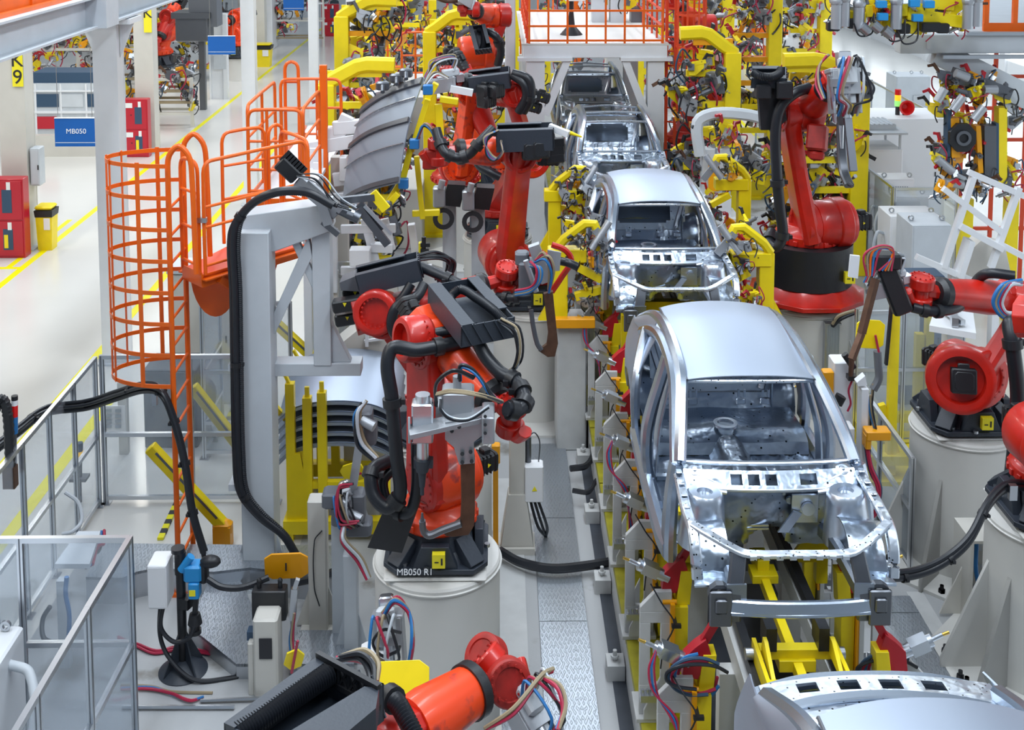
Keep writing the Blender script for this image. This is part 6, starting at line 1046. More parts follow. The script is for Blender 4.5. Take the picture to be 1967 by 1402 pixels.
for s, side in ((-1, 'left'), (1, 'right')):
    for i, y in enumerate(ys):
        lab = 'clamping post with yellow riser and red clamp, %s along the %s side of the line' % (ords[i], side)
        if cp0 is None: cp0 = thing('clamping_post', lab, 'clamping post', (CARX-1.0+.13, y, .5), side+' row of clamping posts'); clamp_post(cp0, RND); continue
        o = dup(cp0, (CARX+s*.87, y+RND.uniform(-.05, .05), .5), 0 if s < 0 else pi, lab, side+' row of clamping posts')
        if (i+(s > 0)) % 3:
            for c in o.children:
                for g in list(c.children):
                    if g.name.startswith('hose'): bpy.data.objects.remove(g)
# hose loops and red clamps around the nearest posts
for lab, c, Y in (('looping red and blue hoses at the nearest left clamping post', (1340, 1300), 8.4), ('looping red and blue hoses beside the nearest right clamping post', (1705, 1290), 8.6), ('red hose cluster left of the largest car near the olive plate', (1215, 960), 13.2), ('red and blue hose coil left of the largest car, upper', (1175, 830), 15.2)):
    t = thing('air_hose_loop', lab, 'hoses', P(*c, Y=Y), 'coiled air hoses on the line', world=True); k = Y/8.4
    for i in range(5): rx, rz = (38+6*i)/k, (40-4*i+8*(i % 2))/k; m = M(); m.tube([P(c[0]+rx*cos(a+.4*i), c[1]+rz*sin(a+.4*i), Y=Y-.03*i) for a in [q*.62 for q in range(8)]], .013, 6, 6); m.build('hose', ('red_hose', 'blue_hose', 'red_hose', 'dark_blue', 'rubber')[i], t)
# clamp clutter: one library clamp, reused as a part
def clamp_lib():
    L = []
    for v in range(5):
        rr = random.Random(v*7+1); root = None
        m = M(); m.b2((-.05, -.04, -.10), (.05, .04, .10), ch=.006); m.bar((0, 0, .08), (.16+.05*rr.random(), 0, .12), .05, .06); m.prism([V((.05, -.02, -.1)), V((.18, -.02, .02)), V((.18, -.02, .10)), V((.05, -.02, .06))], (0, .04, 0)); a = m.build('clamp', ('yellow', 'alu_cast', 'amber', 'yellow', 'dark_steel')[v], None)
        m = M(); d = V((rr.uniform(-.6, .6), rr.uniform(-1, 1), rr.uniform(-.6, .8))).normalized(); m.cyl(-d*.05, d*.24, .04, n=10); m.cyl(d*.24, d*.28, .015, n=8); m.box(d*.05, (.10, .10, .10), mx=Matrix.Rotation(v, 3, 'X')); b = m.build('cylinder', ('alu_cast', 'dark_steel', 'alu', 'grey_plastic', 'dark_steel')[v], a)
        m = M(); m.bar((.15, 0, .10), (.24, .02, .24), .05, .04); m.bar((.22, .0, .22), (.32, .03, .20), .035, .04); c = m.build('jaw', ('clamp_red', 'dark_steel', 'clamp_red', 'black', 'copper')[v], a)
        m = M(); m.tube([(-.05, .05, .08), (-.14, .05*v-.1, .10), (-.16, .06, -.05), (-.10, .06, -.16), (-.04, .08, -.22)], .012, 6, 4); m.tube([(.0, .05, .05), (.06, .12, .06), (.08, .12, -.08), (.05, .07, -.18)], .010, 6, 4); e = m.build('hose', ('red_hose', 'rubber', 'dark_blue', 'rubber', 'red_hose')[v], a)
        L.append((a, b, c, e))
    return L
LIB = clamp_lib()
def put_clamp(t, loc, rr, sc=1.0, deep=True):
    a, b, c, e = LIB[rr.randrange(5)]; o = a.copy(); COL.objects.link(o); o.parent = t; o.location = loc; o.scale = (sc,)*3; o.rotation_euler = (rr.uniform(-.4, .4), rr.uniform(-.4, .4), rr.choice((0, pi, pi/2, -pi/2, pi))+rr.uniform(-.4, .4))
    if deep:
        for q in (b, c, e): w = q.copy(); COL.objects.link(w); w.parent = o
    return o
def fix_tower(label, x, y, h, s=1, seed=0, n=30, sc=1.0, reach=1.1, depth=1.2, z0=.0, arm=True, group='yellow fixture towers'):
    """yellow welding fixture frame: column with foot, bent cantilever arm, cross rails crowded with clamps. s = +1 : arm reaches to +x"""
    rr = random.Random(seed); t = thing('fixture_tower', label, 'welding fixture', (x, y, z0), group); w = .13*sc
    m = M(); m.b2((-w, -w, 0), (w, w, h), ch=.012); m.build('column', 'yellow', t)
    m = M(); m.prism([V((0, -w*.9, 0)), V((-s*.1, -w*.9, 0)), V((s*.7, -w*.9, 0)), V((s*.7, -w*.9, .12)), V((s*.12, -w*.9, 1.0)), V((0, -w*.9, 1.0))], (0, w*.3, 0)); m.b2((-.3, -.3, 0), (s*.8, .3, .06)); m.build('foot', 'yellow', t)
    if arm: m = M(); m.sweep([(0, 0, h-.2), (0, 0, h+.02), (s*.14, 0, h+.10), (s*reach*.45, 0, h+.34), (s*reach*.6, 0, h+.38), (s*reach, 0, h+.36)], prof_rect(.22*sc, .20*sc, .2), 1, up=(0, 1, 0)); m.build('arm', 'yellow', t, bev=.005)
    nr = max(3, int(h/.55))
    for i in range(nr):
        z = .5+(h-.3)*i/(nr-1); L = reach*rr.uniform(.5, 1.0); m = M(); m.b2((0, -.05, z-.06), (s*L, .05, z+.06)); m.b2((s*L*.7, -.05, z-.06), (s*(L*.7+.12), depth*rr.uniform(.3, 1), z+.05)); m.build('cross_rail', rr.choice(('yellow', 'yellow', 'amber')), t, flat=True)
    for i in range(n):
        put_clamp(t, (s*rr.uniform(.1, reach), rr.uniform(-.25, depth), rr.uniform(.4, h+.1)), rr, sc*rr.uniform(.9, 1.5))
    for i in range(6):
        a = V((s*rr.uniform(0, reach), rr.uniform(-.2, .3), rr.uniform(.6, h))); m = M(); m.tube([a, a+V((s*.2, -.15, .2)), a+V((s*.3, -.1, -.2)), a+V((s*.1, 0, -.5))], .018, 6, 5); m.build('hose', rr.choice(('red_hose', 'rubber', 'dark_blue', 'rubber')), t)
    return t
for a_ in LIB: pass
def XY(px, Y): return (px-955)*Y/2250
# upper left and centre fixture towers
TW = [('yellow fixture tower crowded with clamps, leftmost beyond the orange walkway', 623, 22.0, 3.9, 1, 60, 1.3, 1.3), ('taller yellow fixture tower right behind the leftmost one', 655, 27.5, 4.6, 1, 55, 1.3, 1.3), ('yellow fixture tower behind the hanging silver panel', 824, 25.3, 4.5, 1, 45, 1.1, 1.0), ('farther yellow fixture tower at the top edge left of centre', 700, 34, 5.3, 1, 45, 1.4, 1.6),
      ('yellow fixture tower with arm bent to the left, beside the orange caged ladder', 1411, 22.0, 4.5, -1, 50, 1.15, 1.0), ('yellow fixture tower with bright column behind the bent arm tower', 1492, 28.3, 5.0, -1, 60, 1.25, 1.5), ('yellow fixture tower right of the curved red robot arm', 1661, 22.5, 3.9, -1, 60, 1.3, 1.5), ('distant yellow fixture tower at the top edge right of the orange railing', 1400, 34, 5.2, -1, 45, 1.4, 1.6),
      ('distant yellow fixture tower behind the orange robot at the top', 985, 36, 4.6, -1, 40, 1.4, 1.3), ('distant yellow fixture tower near the top right gripper', 1590, 34, 5.0, -1, 40, 1.4, 1.5), ('small far yellow fixture tower left of the portal platform', 880, 35, 4.2, 1, 36, 1.3, 1.2)]
for i, (lab, px, Y, h, s, n, sc, rc) in enumerate(TW): fix_tower(lab, XY(px, Y), Y, h, s, 20+i, n, sc, rc)
# yellow clamp stations beside the second car body
def side_station(label, px, Y, s, seed, h=2.6):
    rr = random.Random(seed); x = XY(px, Y); t = thing('clamp_station', label, 'clamp station', (x, Y, 0), 'clamp stations beside the second car')
    m = M(); m.b2((-.20, -.25, 0), (.20, .4, 1.75), ch=.02); m.build('pedestal', 'fix_grey', t); m = M(); m.b2((-.30, -.36, 1.75), (.30, -.24, 1.88), ch=.01); m.build('amber_beam', 'amber', t)
    m = M(); m.b2((-s*.15-.10, -.1, 1.75), (-s*.15+.10, .1, h), ch=.01); m.prism([V((-s*.15, -.06, 1.75)), V((-s*.45, -.06, 1.75)), V((-s*.15, -.06, 2.3))], (0, .1, 0)); m.b2((-.32, -.12, h-.18), (.20, .1, h), ch=.01); m.build('column', 'yellow', t)
    m = M(); m.sweep([(-s*.2, -.05, h), (-s*.1, -.08, h+.14), (s*.18, -.1, h+.36), (s*.30, -.12, h+.36), (s*.38, -.12, h+.16)], prof_rect(.12, .12), 1, up=(0, 1, 0)); m.build('arm', 'yellow', t, bev=.004)
    m = M(); m.bar((s*.05, -.1, 2.1), (s*.40, -.1, 2.2), .10); m.build('lower_arm', 'yellow', t); m = M(); m.bar((s*.1, -.1, h-.25), (s*.40, -.15, h-.4), .09); m.build('lower_arm', 'yellow', t)
    m = M(); m.cyl((s*.25, -.25, h+.05), (s*.50, -.15, h+.40), .05); m.bar((s*.3, -.15, h+.3), (s*.52, -.1, h+.0), .08, .10); m.build('locator', 'alu_cast', t)
    for i in range(20): put_clamp(t, (s*rr.uniform(.0, .42), rr.uniform(-.3, .4), rr.uniform(1.9, h+.3)), rr, rr.uniform(.55, .8))
    return t
side_station('yellow clamp station left of the second car body', 1100, 15.5, 1, 3, 2.75); side_station('second yellow clamp station on the left, behind the first', 1085, 18.4, 1, 5, 2.8); side_station('yellow clamp station right of the second car body', 1462, 15.3, -1, 7, 2.75); side_station('second yellow clamp station on the right, behind the first', 1420, 18.3, -1, 9, 3.0)
# white fixture with grey C frame right of the third car
t = thing('white_fixture', 'white fixture column with grey C frame and blue accents, right of the third car', 'fixture', (XY(1375, 20.5), 20.5, 0)); m = M(); m.b2((-.3, -.3, 0), (.3, .3, 2.2), ch=.01); m.b2((-.45, -.35, 1.7), (.45, .35, 1.8)); m.build('column', 'white_paint', t)
m = M(); m.sweep([(-.25, -.2, 2.9), (-.3, -.2, 3.5), (0, -.2, 3.65), (.6, -.2, 3.62), (1.0, -.2, 3.5)], prof_rect(.2, .16), 4, up=(0, 1, 0)); m.b2((-.2, -.2, 2.2), (.3, .1, 3.0)); m.build('c_frame', 'grey_steel', t); m = M(); m.b2((-.12, -.38, 2.3), (.06, -.30, 2.85)); m.build('amber_plate', 'amber', t); rr = random.Random(5)
for i in range(12): put_clamp(t, (rr.uniform(-.3, .9), rr.uniform(-.3, .3), rr.uniform(2.2, 3.4)), rr, 1.1)
# dark valve cabinets below the elbow of the panel robot
for i, (px, py) in enumerate(((862, 372), (918, 378))):
    c = P(px, py, Y=17.2); t = thing('welding_controller', 'dark controller box with grey pump, %s of two left of the tall red arm' % ('left', 'right')[i], 'controller', (c.x, c.y, 0), 'dark controllers', world=True)
    m = M(); m.prism([P(px-14, py+22, Y=17.1), P(px-2, py-18, Y=17.1), P(px+32, py-16, Y=17.1), P(px+22, py+26, Y=17.1)], (0, .25, 0)); m.build('body', 'black', t); m = M(); m.b2(P(px-20, py+15, Y=17)-V((.08, 0, .1)), P(px-20, py+15, Y=17)+V((.1, .2, .2)), ch=.02); m.cyl(P(px-16, py-10, Y=17), P(px-12, py-26, Y=17), .05); m.build('pump', 'alu_cast', t)
    m = M(); m.b2((c.x-.1, 17.3, 0), (c.x+.1, 17.5, c.z-.1)); m.build('stand', 'grey_steel', t); m = M(); m.pipe(P(px-10, py+48, Y=17), P(px-10, py+48, Y=17.1), .16, .09); m.build('ring_guard', 'black', t)
# portal platform with orange railing
t = thing('portal_platform', 'white portal platform spanning the line above the far car frames', 'platform', (2.05, 24, 4.1), world=True)
m = M(); m.b2((.53, 24.0, 4.10), (3.52, 24.25, 4.36), ch=.01); m.b2((.42, 23.95, 4.04), (1.55, 24.2, 4.11)); m.b2((2.55, 23.95, 4.04), (3.62, 24.2, 4.11)); m.build('front_beam', 'white_paint', t, flat=True); m = M(); m.b2((.5, 24.0, 4.36), (3.55, 30.5, 4.40)); m.build('deck', 'pedestal', t, flat=True)
for x0, x1 in ((.60, .98), (3.12, 3.46)):
    for y in (24.0, 28.5): m = M(); m.b2((x0, y, 0), (x1, y+.3, 4.04)); m.build('leg', 'white_paint', t, flat=True)
for a, b in (((1.0, 24.1, 2.9), (1.45, 24.1, 4.05)), ((3.1, 24.1, 2.9), (2.65, 24.1, 4.05))): m = M(); m.bar(a, b, .22, .15); m.build('brace', 'white_paint', t)
t = thing('guard_rail', 'orange guard railing around the portal platform over the line', 'railing', (2.05, 24, 4.4), world=True)
for i in range(8): x = .66+i*.395; m = M(); m.b2((x-.02, 24.02, 4.33), (x+.02, 24.06, 5.6)); m.build('post', 'orange_rail', t)
for z in (4.46, 4.76, 5.08, 5.4, 5.6): m = M(); m.b2((.62, 24.02, z-.02), (3.45, 24.06, z+.02)); m.build('rail', 'orange_rail', t)
for x in (.62, 3.42):
    for i in range(8): m = M(); m.b2((x-.02, 24.1+.8*i, 4.4), (x+.02, 24.14+.8*i, 5.6)); m.build('post', 'orange_red_rail', t)
    for z in (4.76, 5.08, 5.4, 5.6): m = M(); m.b2((x-.02, 24.1, z-.02), (x+.02, 29.9, z+.02)); m.build('rail', 'orange_red_rail', t)
for i in range(8): x = .66+i*.395; m = M(); m.b2((x-.02, 30.3, 4.4), (x+.02, 30.34, 5.6)); m.build('post', 'orange_rail', t)
for z in (4.9, 5.3, 5.6): m = M(); m.b2((.62, 30.3, z-.02), (3.45, 30.34, z+.02)); m.build('rail', 'orange_rail', t)
t = thing('camera_stand', 'black tripod stand with white box on the portal platform', 'stand', (XY(1098, 25.5), 25.5, 4.4)); m = M(); m.lathe((0, 0, 0), (0, 0, 1), [(0, .25), (.02, .24), (.2, .08), (.5, .05)], 16); m.cyl((0, 0, .4), (0, 0, 1.0), .05); m.build('pole', 'black', t); m = M(); m.b2((-.14, -.14, .75), (.3, .1, 1.2), ch=.01); m.build('white_box', 'white', t)
for i, (px, mt) in enumerate(((1150, 'grey_steel'), (1185, 'grey_steel'), (1225, 'dark_steel'))): t = thing('deck_machine', ('pale post', 'second pale post', 'dark low machine')[i]+' standing on the portal platform deck', 'machine', (XY(px, 28), 28, 4.4)); m = M(); m.b2((-.16, -.2, 0), (.16, .2, 1.3 if i < 2 else .35)); m.build('body', mt, t); rr = random.Random(i); [put_clamp(t, (rr.uniform(-.4, .4), rr.uniform(-.3, .3), rr.uniform(.4, 1.6)), rr, 1.2) for _ in range(6)]
# orange-red caged ladder right of the portal platform
t = thing('caged_ladder', 'orange red caged ladder right of the portal platform', 'ladder', (3.72, 24.3, 0), world=True)
for x in (3.55, 3.72): m = M(); m.b2((x-.03, 24.3 if x < 3.6 else 24.2, 0), (x+.03, 24.36 if x < 3.6 else 24.26, 5.9)); m.build('side_rail', 'orange_red_rail', t)
for i in range(19): m = M(); m.cyl((3.55, 24.33, .3+.3*i), (3.72, 24.23, .3+.3*i), .02, n=6); m.build('rung', 'orange_red_rail', t)
for i in range(9): z = 2.95+i*.34; m = M(); m.sweep([(3.72+.31-.31*cos(2*pi*j/16), 24.2-.32*sin(2*pi*j/16), z) for j in range(17)], [(-.006, -.025), (.006, -.025), (.006, .025), (-.006, .025)], 1, up=(0, 0, 1)); m.build('cage_hoop', 'orange_red_rail', t)
for j in range(1, 16, 2): m = M(); x, y = 3.72+.31-.31*cos(2*pi*j/16), 24.2-.32*sin(2*pi*j/16); m.b2((x-.018, y-.018, 2.95), (x+.018, y+.018, 5.9)); m.build('cage_strip', 'orange_red_rail', t)
robot('red robot behind the orange caged ladder', (4.2, 25.5, 1.61), P(1352, 175, Y=25.4), P(1340, 50, Y=25.3), P(1290, 0, Y=24.9), axis=(1, .1, 0), s=1.3, link_off=.2, base='black')
# white side walls, platforms and machines in the background
def block(name, label, cat, lo, hi, mt, group=None, ch=.02):
    t = thing(name, label, cat, ((lo[0]+hi[0])/2, (lo[1]+hi[1])/2, lo[2]), group); m = M(); sx, sy = (hi[0]-lo[0])/2, (hi[1]-lo[1])/2; m.b2((-sx, -sy, 0), (sx, sy, hi[2]-lo[2]), ch=ch); m.build('body', mt, t); return t
block('white_plinth', 'pale plinth beneath the fixtures left of the orange robots', 'plinth', (-2.9, 29, 0), (-1.0, 33, 2.4), 'pedestal'); block('white_plinth', 'pale plinth behind the second fixture tower on the left', 'plinth', (-3.3, 24.2, 0), (-1.6, 27, 1.3), 'pedestal')
block('white_plinth', 'pale plinth under the far railing behind the orange robot', 'plinth', (XY(955, 38), 37.8, 0), (XY(1005, 38), 40, 2.2), 'pedestal')
block('white_column', 'grey column left of the portal platform', 'column', (.16, 24.5, 0), (.38, 24.8, 7), 'grey_steel'); block('white_column', 'white square column behind the portal platform railing', 'column', (3.0, 32, 0), (3.6, 32.5, 8), 'white_paint')
for i, (lab, a, b, Y, z) in enumerate((('orange railing around the far plinth left of centre', 770, 850, 30, 2.4), ('orange railing left of the far orange robot', 690, 770, 31, 2.4), ('yellow orange far railing behind the orange robot', 960, 1000, 38, 2.2))):
    t = thing('guard_rail', lab, 'railing', (XY(a, Y), Y, z), world=True); loop_rail(t, (XY(a, Y), Y), (XY(b, Y), Y), z, z+1.5, (.3, .6), r=.03, posts=(.33, .66))
for i in range(14):
    rr = random.Random(90+i); px = (985, 1050, 1110, 1170, 1230, 1310, 1370, 1440, 1530, 760, 830, 900, 740, 1480)[i]; Y = 40+3*(i % 4)
    t = thing('far_fixture', 'far background fixture with clamps, %s at the top' % ('just right of the orange robot', 'behind the left end of the orange railing', 'behind the black tripod', 'behind the pale deck posts', 'behind the right railing end', 'above the caged ladder', 'between ladder and yellow tower', 'left of the bright column tower', 'right of the bright column tower', 'above the hanging silver panel', 'above the white gun robot', 'left of the orange robot tray', 'right of the walking person', 'between the two right towers')[i], 'welding fixture', (XY(px, Y), Y, 0), 'far background fixtures')
    m = M(); m.b2((-.15, -.15, 0), (.15, .15, 3.2)); m.b2((-1.0, -.15, 2.2), (1.0, .15, 2.45)); m.b2((-.9, -.1, 1.2), (.9, .1, 1.4)); m.build('frame', rr.choice(('yellow', 'yellow', 'white_paint', 'orange_rail')), t, flat=True)
    for j in range(16): put_clamp(t, (rr.uniform(-1.1, 1.1), rr.uniform(-.3, .3), rr.uniform(.6, 3.3)), rr, rr.uniform(1.4, 2.0))
# ================================================================ right side
t = thing('mezzanine', 'grey steel mezzanine beam with diagonal brace in the upper right corner', 'mezzanine', (8, 20, 4.8), world=True)
m = M(); m.b2((6.9, 19.8, 4.78), (14, 20.1, 5.1), ch=.01); m.build('beam', 'grey_steel', t, flat=True); m = M(); m.bar(P(1795, 98, Y=20), P(2010, 205, Y=20), .42, .3, up=(0, 1, 0)); m.build('brace', 'grey_steel', t, flat=True)
m = M(); m.b2((8.2, 20, 5.1), (14, 27, 5.14)); m.build('deck', 'grey_steel', t, flat=True); m = M(); m.b2((8.0, 19.72, 5.10), (14, 19.8, 5.16)); m.b2((7.6, 19.7, 4.70), (14, 19.8, 4.76)); m.build('edge_channel', 'alu', t, flat=True)
m = M(); m.b2((12.2, 19.8, 0), (12.6, 20.2, 4.8)); m.build('column', 'grey_steel', t, flat=True); m = M(); m.b2((7.35, 19.76, 4.86), (7.42, 19.8, 5.02)); m.build('hook_plate', 'grey_steel', t)
t = thing('guard_rail', 'orange guard rail on the upper right mezzanine', 'railing', (8.6, 20, 5.1), world=True)
for x in (8.45, 8.95, 9.6): m = M(); m.b2((x-.04, 20.0, 5.1), (x+.04, 20.08, 6.2)); m.build('post', 'orange_rail', t)
for z in (5.25, 5.75, 6.2): m = M(); m.b2((8.4, 20.0, z-(.12 if z < 5.3 else .03)), (11.5, 20.04, z+.03)); m.build('rail', 'orange_rail', t)
t = thing('overhead_gripper', 'yellow overhead gripper frame with grey hanging drives at the top right', 'gripper', (6.5, 19, 5.3), world=True)
for a, b, w in (((1600, 30), (1660, 35), .2), ((1660, 20), (1740, 18), .22), ((1740, 25), (1850, 42), .22), ((1745, 12), (1790, 25), .2), ((1680, 45), (1770, 55), .14), ((1790, 5), (1830, 8), .2), ((1820, 25), (1850, 0), .12), ((1700, 50), (1700, 10), .12), ((1845, 48), (1858, 30), .14)): m = M(); m.bar(P(*a, Y=19), P(*b, Y=19), w, .2, ch=.01); m.build('beam', 'yellow', t)
for q in ((1607, 20), (1622, 15), (1650, 25), (1722, 20), (1860, 20), (1876, 15)): m = M(); a = P(*q, Y=18.7); m.cyl(a+V((0, 0, .15)), a-V((0, 0, .3)), .09, n=14); m.sphere(a+V((0, 0, .15)), .11, 10); m.build('drive', 'alu_cast', t)
for q in ((1690, 58), (1668, 62), (1712, 68)): m = M(); m.cyl(P(q[0]-14, q[1]-12, Y=18.6), P(*q, Y=18.6), .085, n=12); m.build('drive', 'steel', t)
for q in ((1693, 8), (1695, 32), (1756, 6), (1762, 34), (1784, 8)): m = M(); m.box(P(*q, Y=18.7), (.16, .12, .12), ch=.01); m.build('blue_block', 'scan_blue', t)
for q in ((1735, 55), (1780, 52), (1795, 52), (1810, 54), (1600, 50), (1640, 45)): m = M(); m.box(P(*q, Y=18.8), (.2, .15, .16), ch=.02); m.build('dark_block', 'black', t)
rr = random.Random(4)
for i in range(22): put_clamp(t, P(rr.uniform(1600, 1870), rr.uniform(0, 60), Y=19)-V(t.location), rr, 1.0)
for a in ((1640, 45), (1700, 55), (1725, 60)): p = P(*a, Y=18.6); m = M(); m.tube([p, p+V((.1, 0, -.2)), p+V((.3, 0, -.15)), p+V((.32, 0, .15))], .015, 6); m.build('hose', 'rubber', t)
m = M(); m.bar(P(1690, 0, Y=19), P(1690, 0, Y=19)+V((0, 0, 3)), .2); m.bar(P(1800, 0, Y=19), P(1800, 0, Y=19)+V((0, 0, 3)), .2); m.build('hanger', 'yellow', t)
# dark fixture below the brace
t = thing('dark_fixture', 'dark gripper station with yellow columns below the upper right brace', 'fixture', (XY(1880, 20), 20, 0), world=True)
for a, b, w, mt in (((1922, 205), (1922, 350), .14, 'yellow'), ((1830, 225), (1832, 300), .14, 'amber'), ((1820, 210), (1818, 310), .05, 'dark_blue'), ((1875, 240), (1880, 330), .08, 'amber'), ((1898, 240), (1898, 340), .2, 'dark_steel'), ((1912, 235), (1912, 330), .06, 'dark_blue'), ((1830, 140), (1940, 180), .16, 'dark_steel'), ((1840, 150), (1905, 165), .2, 'dark_steel'), ((1820, 335), (1940, 350), .16, 'dark_steel')): m = M(); m.bar(P(*a, Y=19.6), P(*b, Y=19.6), w, .2); m.build('beam', mt, t)
m = M(); c = P(1850, 265, Y=19.4); m.prism([c+V((cos(pi/4*i+.39)*.24, 0, sin(pi/4*i+.39)*.26)) for i in range(8)], (0, .1, 0)); m.build('ring_plate', 'black', t); m = M(); m.pipe(c-V((0, .01, 0)), c-V((0, .04, 0)), .13, .08); m.build('ring', 'dark_steel', t)
for a, b in (((1800, 195), (1815, 170)), ((1830, 212), (1850, 185)), ((1870, 230), (1890, 205)), ((1800, 305), (1830, 330)), ((1815, 350), (1850, 355)), ((1835, 140), (1860, 150)), ((1890, 172), (1915, 172))): m = M(); m.cyl(P(*a, Y=19.3), P(*b, Y=19.3), .075, n=12); m.build('drive', 'alu_cast', t)
for i in range(45): put_clamp(t, P(rr.uniform(1805, 1950), rr.uniform(140, 375), Y=19.6+rr.uniform(-.2, .4))-V(t.location), rr, 1.1)
m = M(); m.b2((8.1, 19.9, 0), (8.3, 20.1, 2.2)); m.b2((8.9, 19.9, 0), (9.1, 20.1, 2.2)); m.build('stand', 'yellow', t)
t = thing('guard_rail', 'red railing lattice behind the dark gripper station', 'railing', (9, 21, 0), world=True)
for x in (8.7, 9.3, 9.9): m = M(); m.b2((x-.03, 21.5, 0), (x+.03, 21.56, 4.6)); m.build('post', 'orange_red_rail', t)
for z in (1.2, 2.3, 2.9, 3.5, 4.1): m = M(); m.b2((8.7, 21.5, z-.03), (11, 21.56, z+.03)); m.build('rail', 'orange_red_rail', t)
# fences and cabinets
fence('clear fence running back along the right of the robots', [(7.43, 21.5+1.45*i) for i in range(9)], 2.02, (2.0, .9, .08))
fence('clear fence corner turning right beside the grey cabinets', [(7.43, 21.4), (8.6, 21.4)], 2.02, (2.0, .9, .08))
fence('far fence along the bright right aisle', [(10.9, 27+2.2*i) for i in range(6)], 2.05, (2.0, 1.0, .08))
fence('short fence right of the line beside the robot pedestals', [(4.60, 14.1), (4.60, 13.5), (4.60, 12.4)], 1.32, (1.3, .72, .08)); fence('fence across behind the yellow rack on the right', [(4.85, 15.3), (5.5, 15.3), (6.3, 15.3)], 1.95, (1.9, 1.1, .1))
t = cabinet_box('electrical_cabinet', 'grey cabinet with square panel standing at the back right', 'cabinet', (12.1, 34, 0), (1.0, .9, 2.15), 'grey_steel'); m = M(); m.b2((.0, -.48, 1.2), (.3, -.45, 1.6)); m.build('control_panel', 'steel', t)
for x in (-.4, .1, .4): m = M(); m.pipe((x, 0, 2.2), (x, .03, 2.2), .05, .03, 12); m.build('lifting_eye', 'steel', t)
t = cabinet_box('electrical_cabinet', 'largest white cabinet with signal light and red horn on its top', 'cabinet', (9.0, 26.2, 0), (2.0, 1.3, 2.5), 'white')
t2 = thing('signal_tower', 'small red, yellow and green signal tower on the largest white cabinet', 'signal light', (XY(1731, 26.2), 26.0, 2.5))
for z, mt, h in ((0, 'black', .2), (.2, 'green_lamp', .13), (.33, 'amber_lamp', .13), (.46, 'red_lamp', .12)): m = M(); m.cyl((0, 0, z), (0, 0, z+h), .07 if z else .05); m.build('segment', mt, t2)
t2 = thing('alarm_horn', 'round red alarm horn on the largest white cabinet', 'horn', (XY(1749, 26), 25.9, 2.5)); m = M(); m.lathe((0, .15, .2), (0, -1, 0), [(0, .06), (.15, .08), (.25, .17), (.27, .17), (.26, .13), (.12, .05)], 20); m.build('bell', 'red_lamp', t2); m = M(); m.cyl((0, .1, 0), (0, .1, .16), .03); m.build('stem', 'black', t2)
t = cabinet_box('electrical_cabinet', 'white cabinet with raised vented roof left of the largest cabinet', 'cabinet', (XY(1690, 24.3), 24.3, 0), (.95, 1.0, 2.2), 'white'); m = M(); m.b2((-.5, -.55, 2.52), (.55, .55, 2.56)); m.b2((-.3, -.25, 2.56), (.4, .45, 2.68))
for i in range(7): m.b2((-.28+.1*i, -.27, 2.68), (-.24+.1*i, .45, 2.70))
m.build('roof', 'grey_steel', t)
for x in (-.42, .42):
    for y in (-.45, .45): m = M(); m.b2((x-.02, y-.02, 2.2), (x+.02, y+.02, 2.52)); m.build('roof_post', 'grey_steel', t)
for i, (px, Y, sz) in enumerate(((1715, 22.6, (.62, .5, 1.95)), (1740, 22.2, (.75, .6, 1.72)), (1765, 20.9, (.9, .7, 1.72)), (1795, 19.6, (.66, .8, 1.95)))):
    x = max(XY(px, Y), 7.52+sz[0]/2) if Y > 21.3 else XY(px, Y); t = cabinet_box('electrical_cabinet', ('white air conditioned cabinet with louvre grille behind the clear fence', 'low white topped cabinet second from the louvred one', 'low white topped cabinet nearest the fence corner', 'grey front cabinet with ring bolt beyond the black drum robot')[i], 'cabinet', (x, Y, 0), sz, 'white' if i < 3 else 'grey_steel')
    for sx in (-1, 1): m = M(); m.pipe((sx*sz[0]*.4, -.15, sz[2]+.05), (sx*sz[0]*.4, -.12, sz[2]+.05), .05, .03, 12); m.build('lifting_eye', 'steel', t)
    if i == 0:
        for j in range(9): m = M(); m.b2((-.2+.045*j, -.275, 1.55), (-.18+.045*j, -.262, 1.8)); m.build('louvre', 'grey_plastic', t)
    hose(t, [(-sz[0]/2, 0, 1.3), (-sz[0]/2-.15, -.1, 1.35), (-sz[0]/2-.2, -.1, 1.0), (-sz[0]/2, -.1, .8)], .03, mt='grey_steel')
cabinet_box('monitor_cabinet', 'dark monitor cabinet behind the right welding gun', 'cabinet', (XY(1790, 16.8), 16.8, 0), (.62, .4, 1.95), 'dark_blue')
block('grey_screen', 'pale grey screen panel between the right robots', 'screen', (XY(1690, 15.9), 15.9, .6), (XY(1795, 15.9), 16.0, 2.0), 'grey_steel')
# white tubular frame
t = thing('tubular_structure', 'white tubular stair frame at the right edge above the right robot', 'frame', (6.5, 16, 0), world=True)
for a, b, w in (((1869, 340), (1812, 514), .09), ((1957, 360), (1903, 514), .09), ((1860, 330), (1980, 382), .07), ((1841, 432), (1923, 476), .20), ((1760, 493), (1870, 540), .08), ((1812, 362), (1930, 450), .08), ((1923, 470), (1980, 500), .08), ((1862, 460), (1840, 530), .24)): m = M(); m.bar(P(*a, Y=15.9), P(*b, Y=15.9), w, .08); m.build('tube', 'white_paint', t)
m = M(); m.prism([P(*q, Y=16.3) for q in ((1860, 540), (1866, 480), (1885, 462), (1930, 470), (1945, 540))], (0, .3, 0)); m.build('curved_plate', 'cream', t)
for x in (1830, 1910): q = P(x, 520, Y=16.0); m = M(); m.b2((q.x-.05, 15.9, 0), (q.x+.05, 16.05, q.z)); m.build('leg', 'white_paint', t)
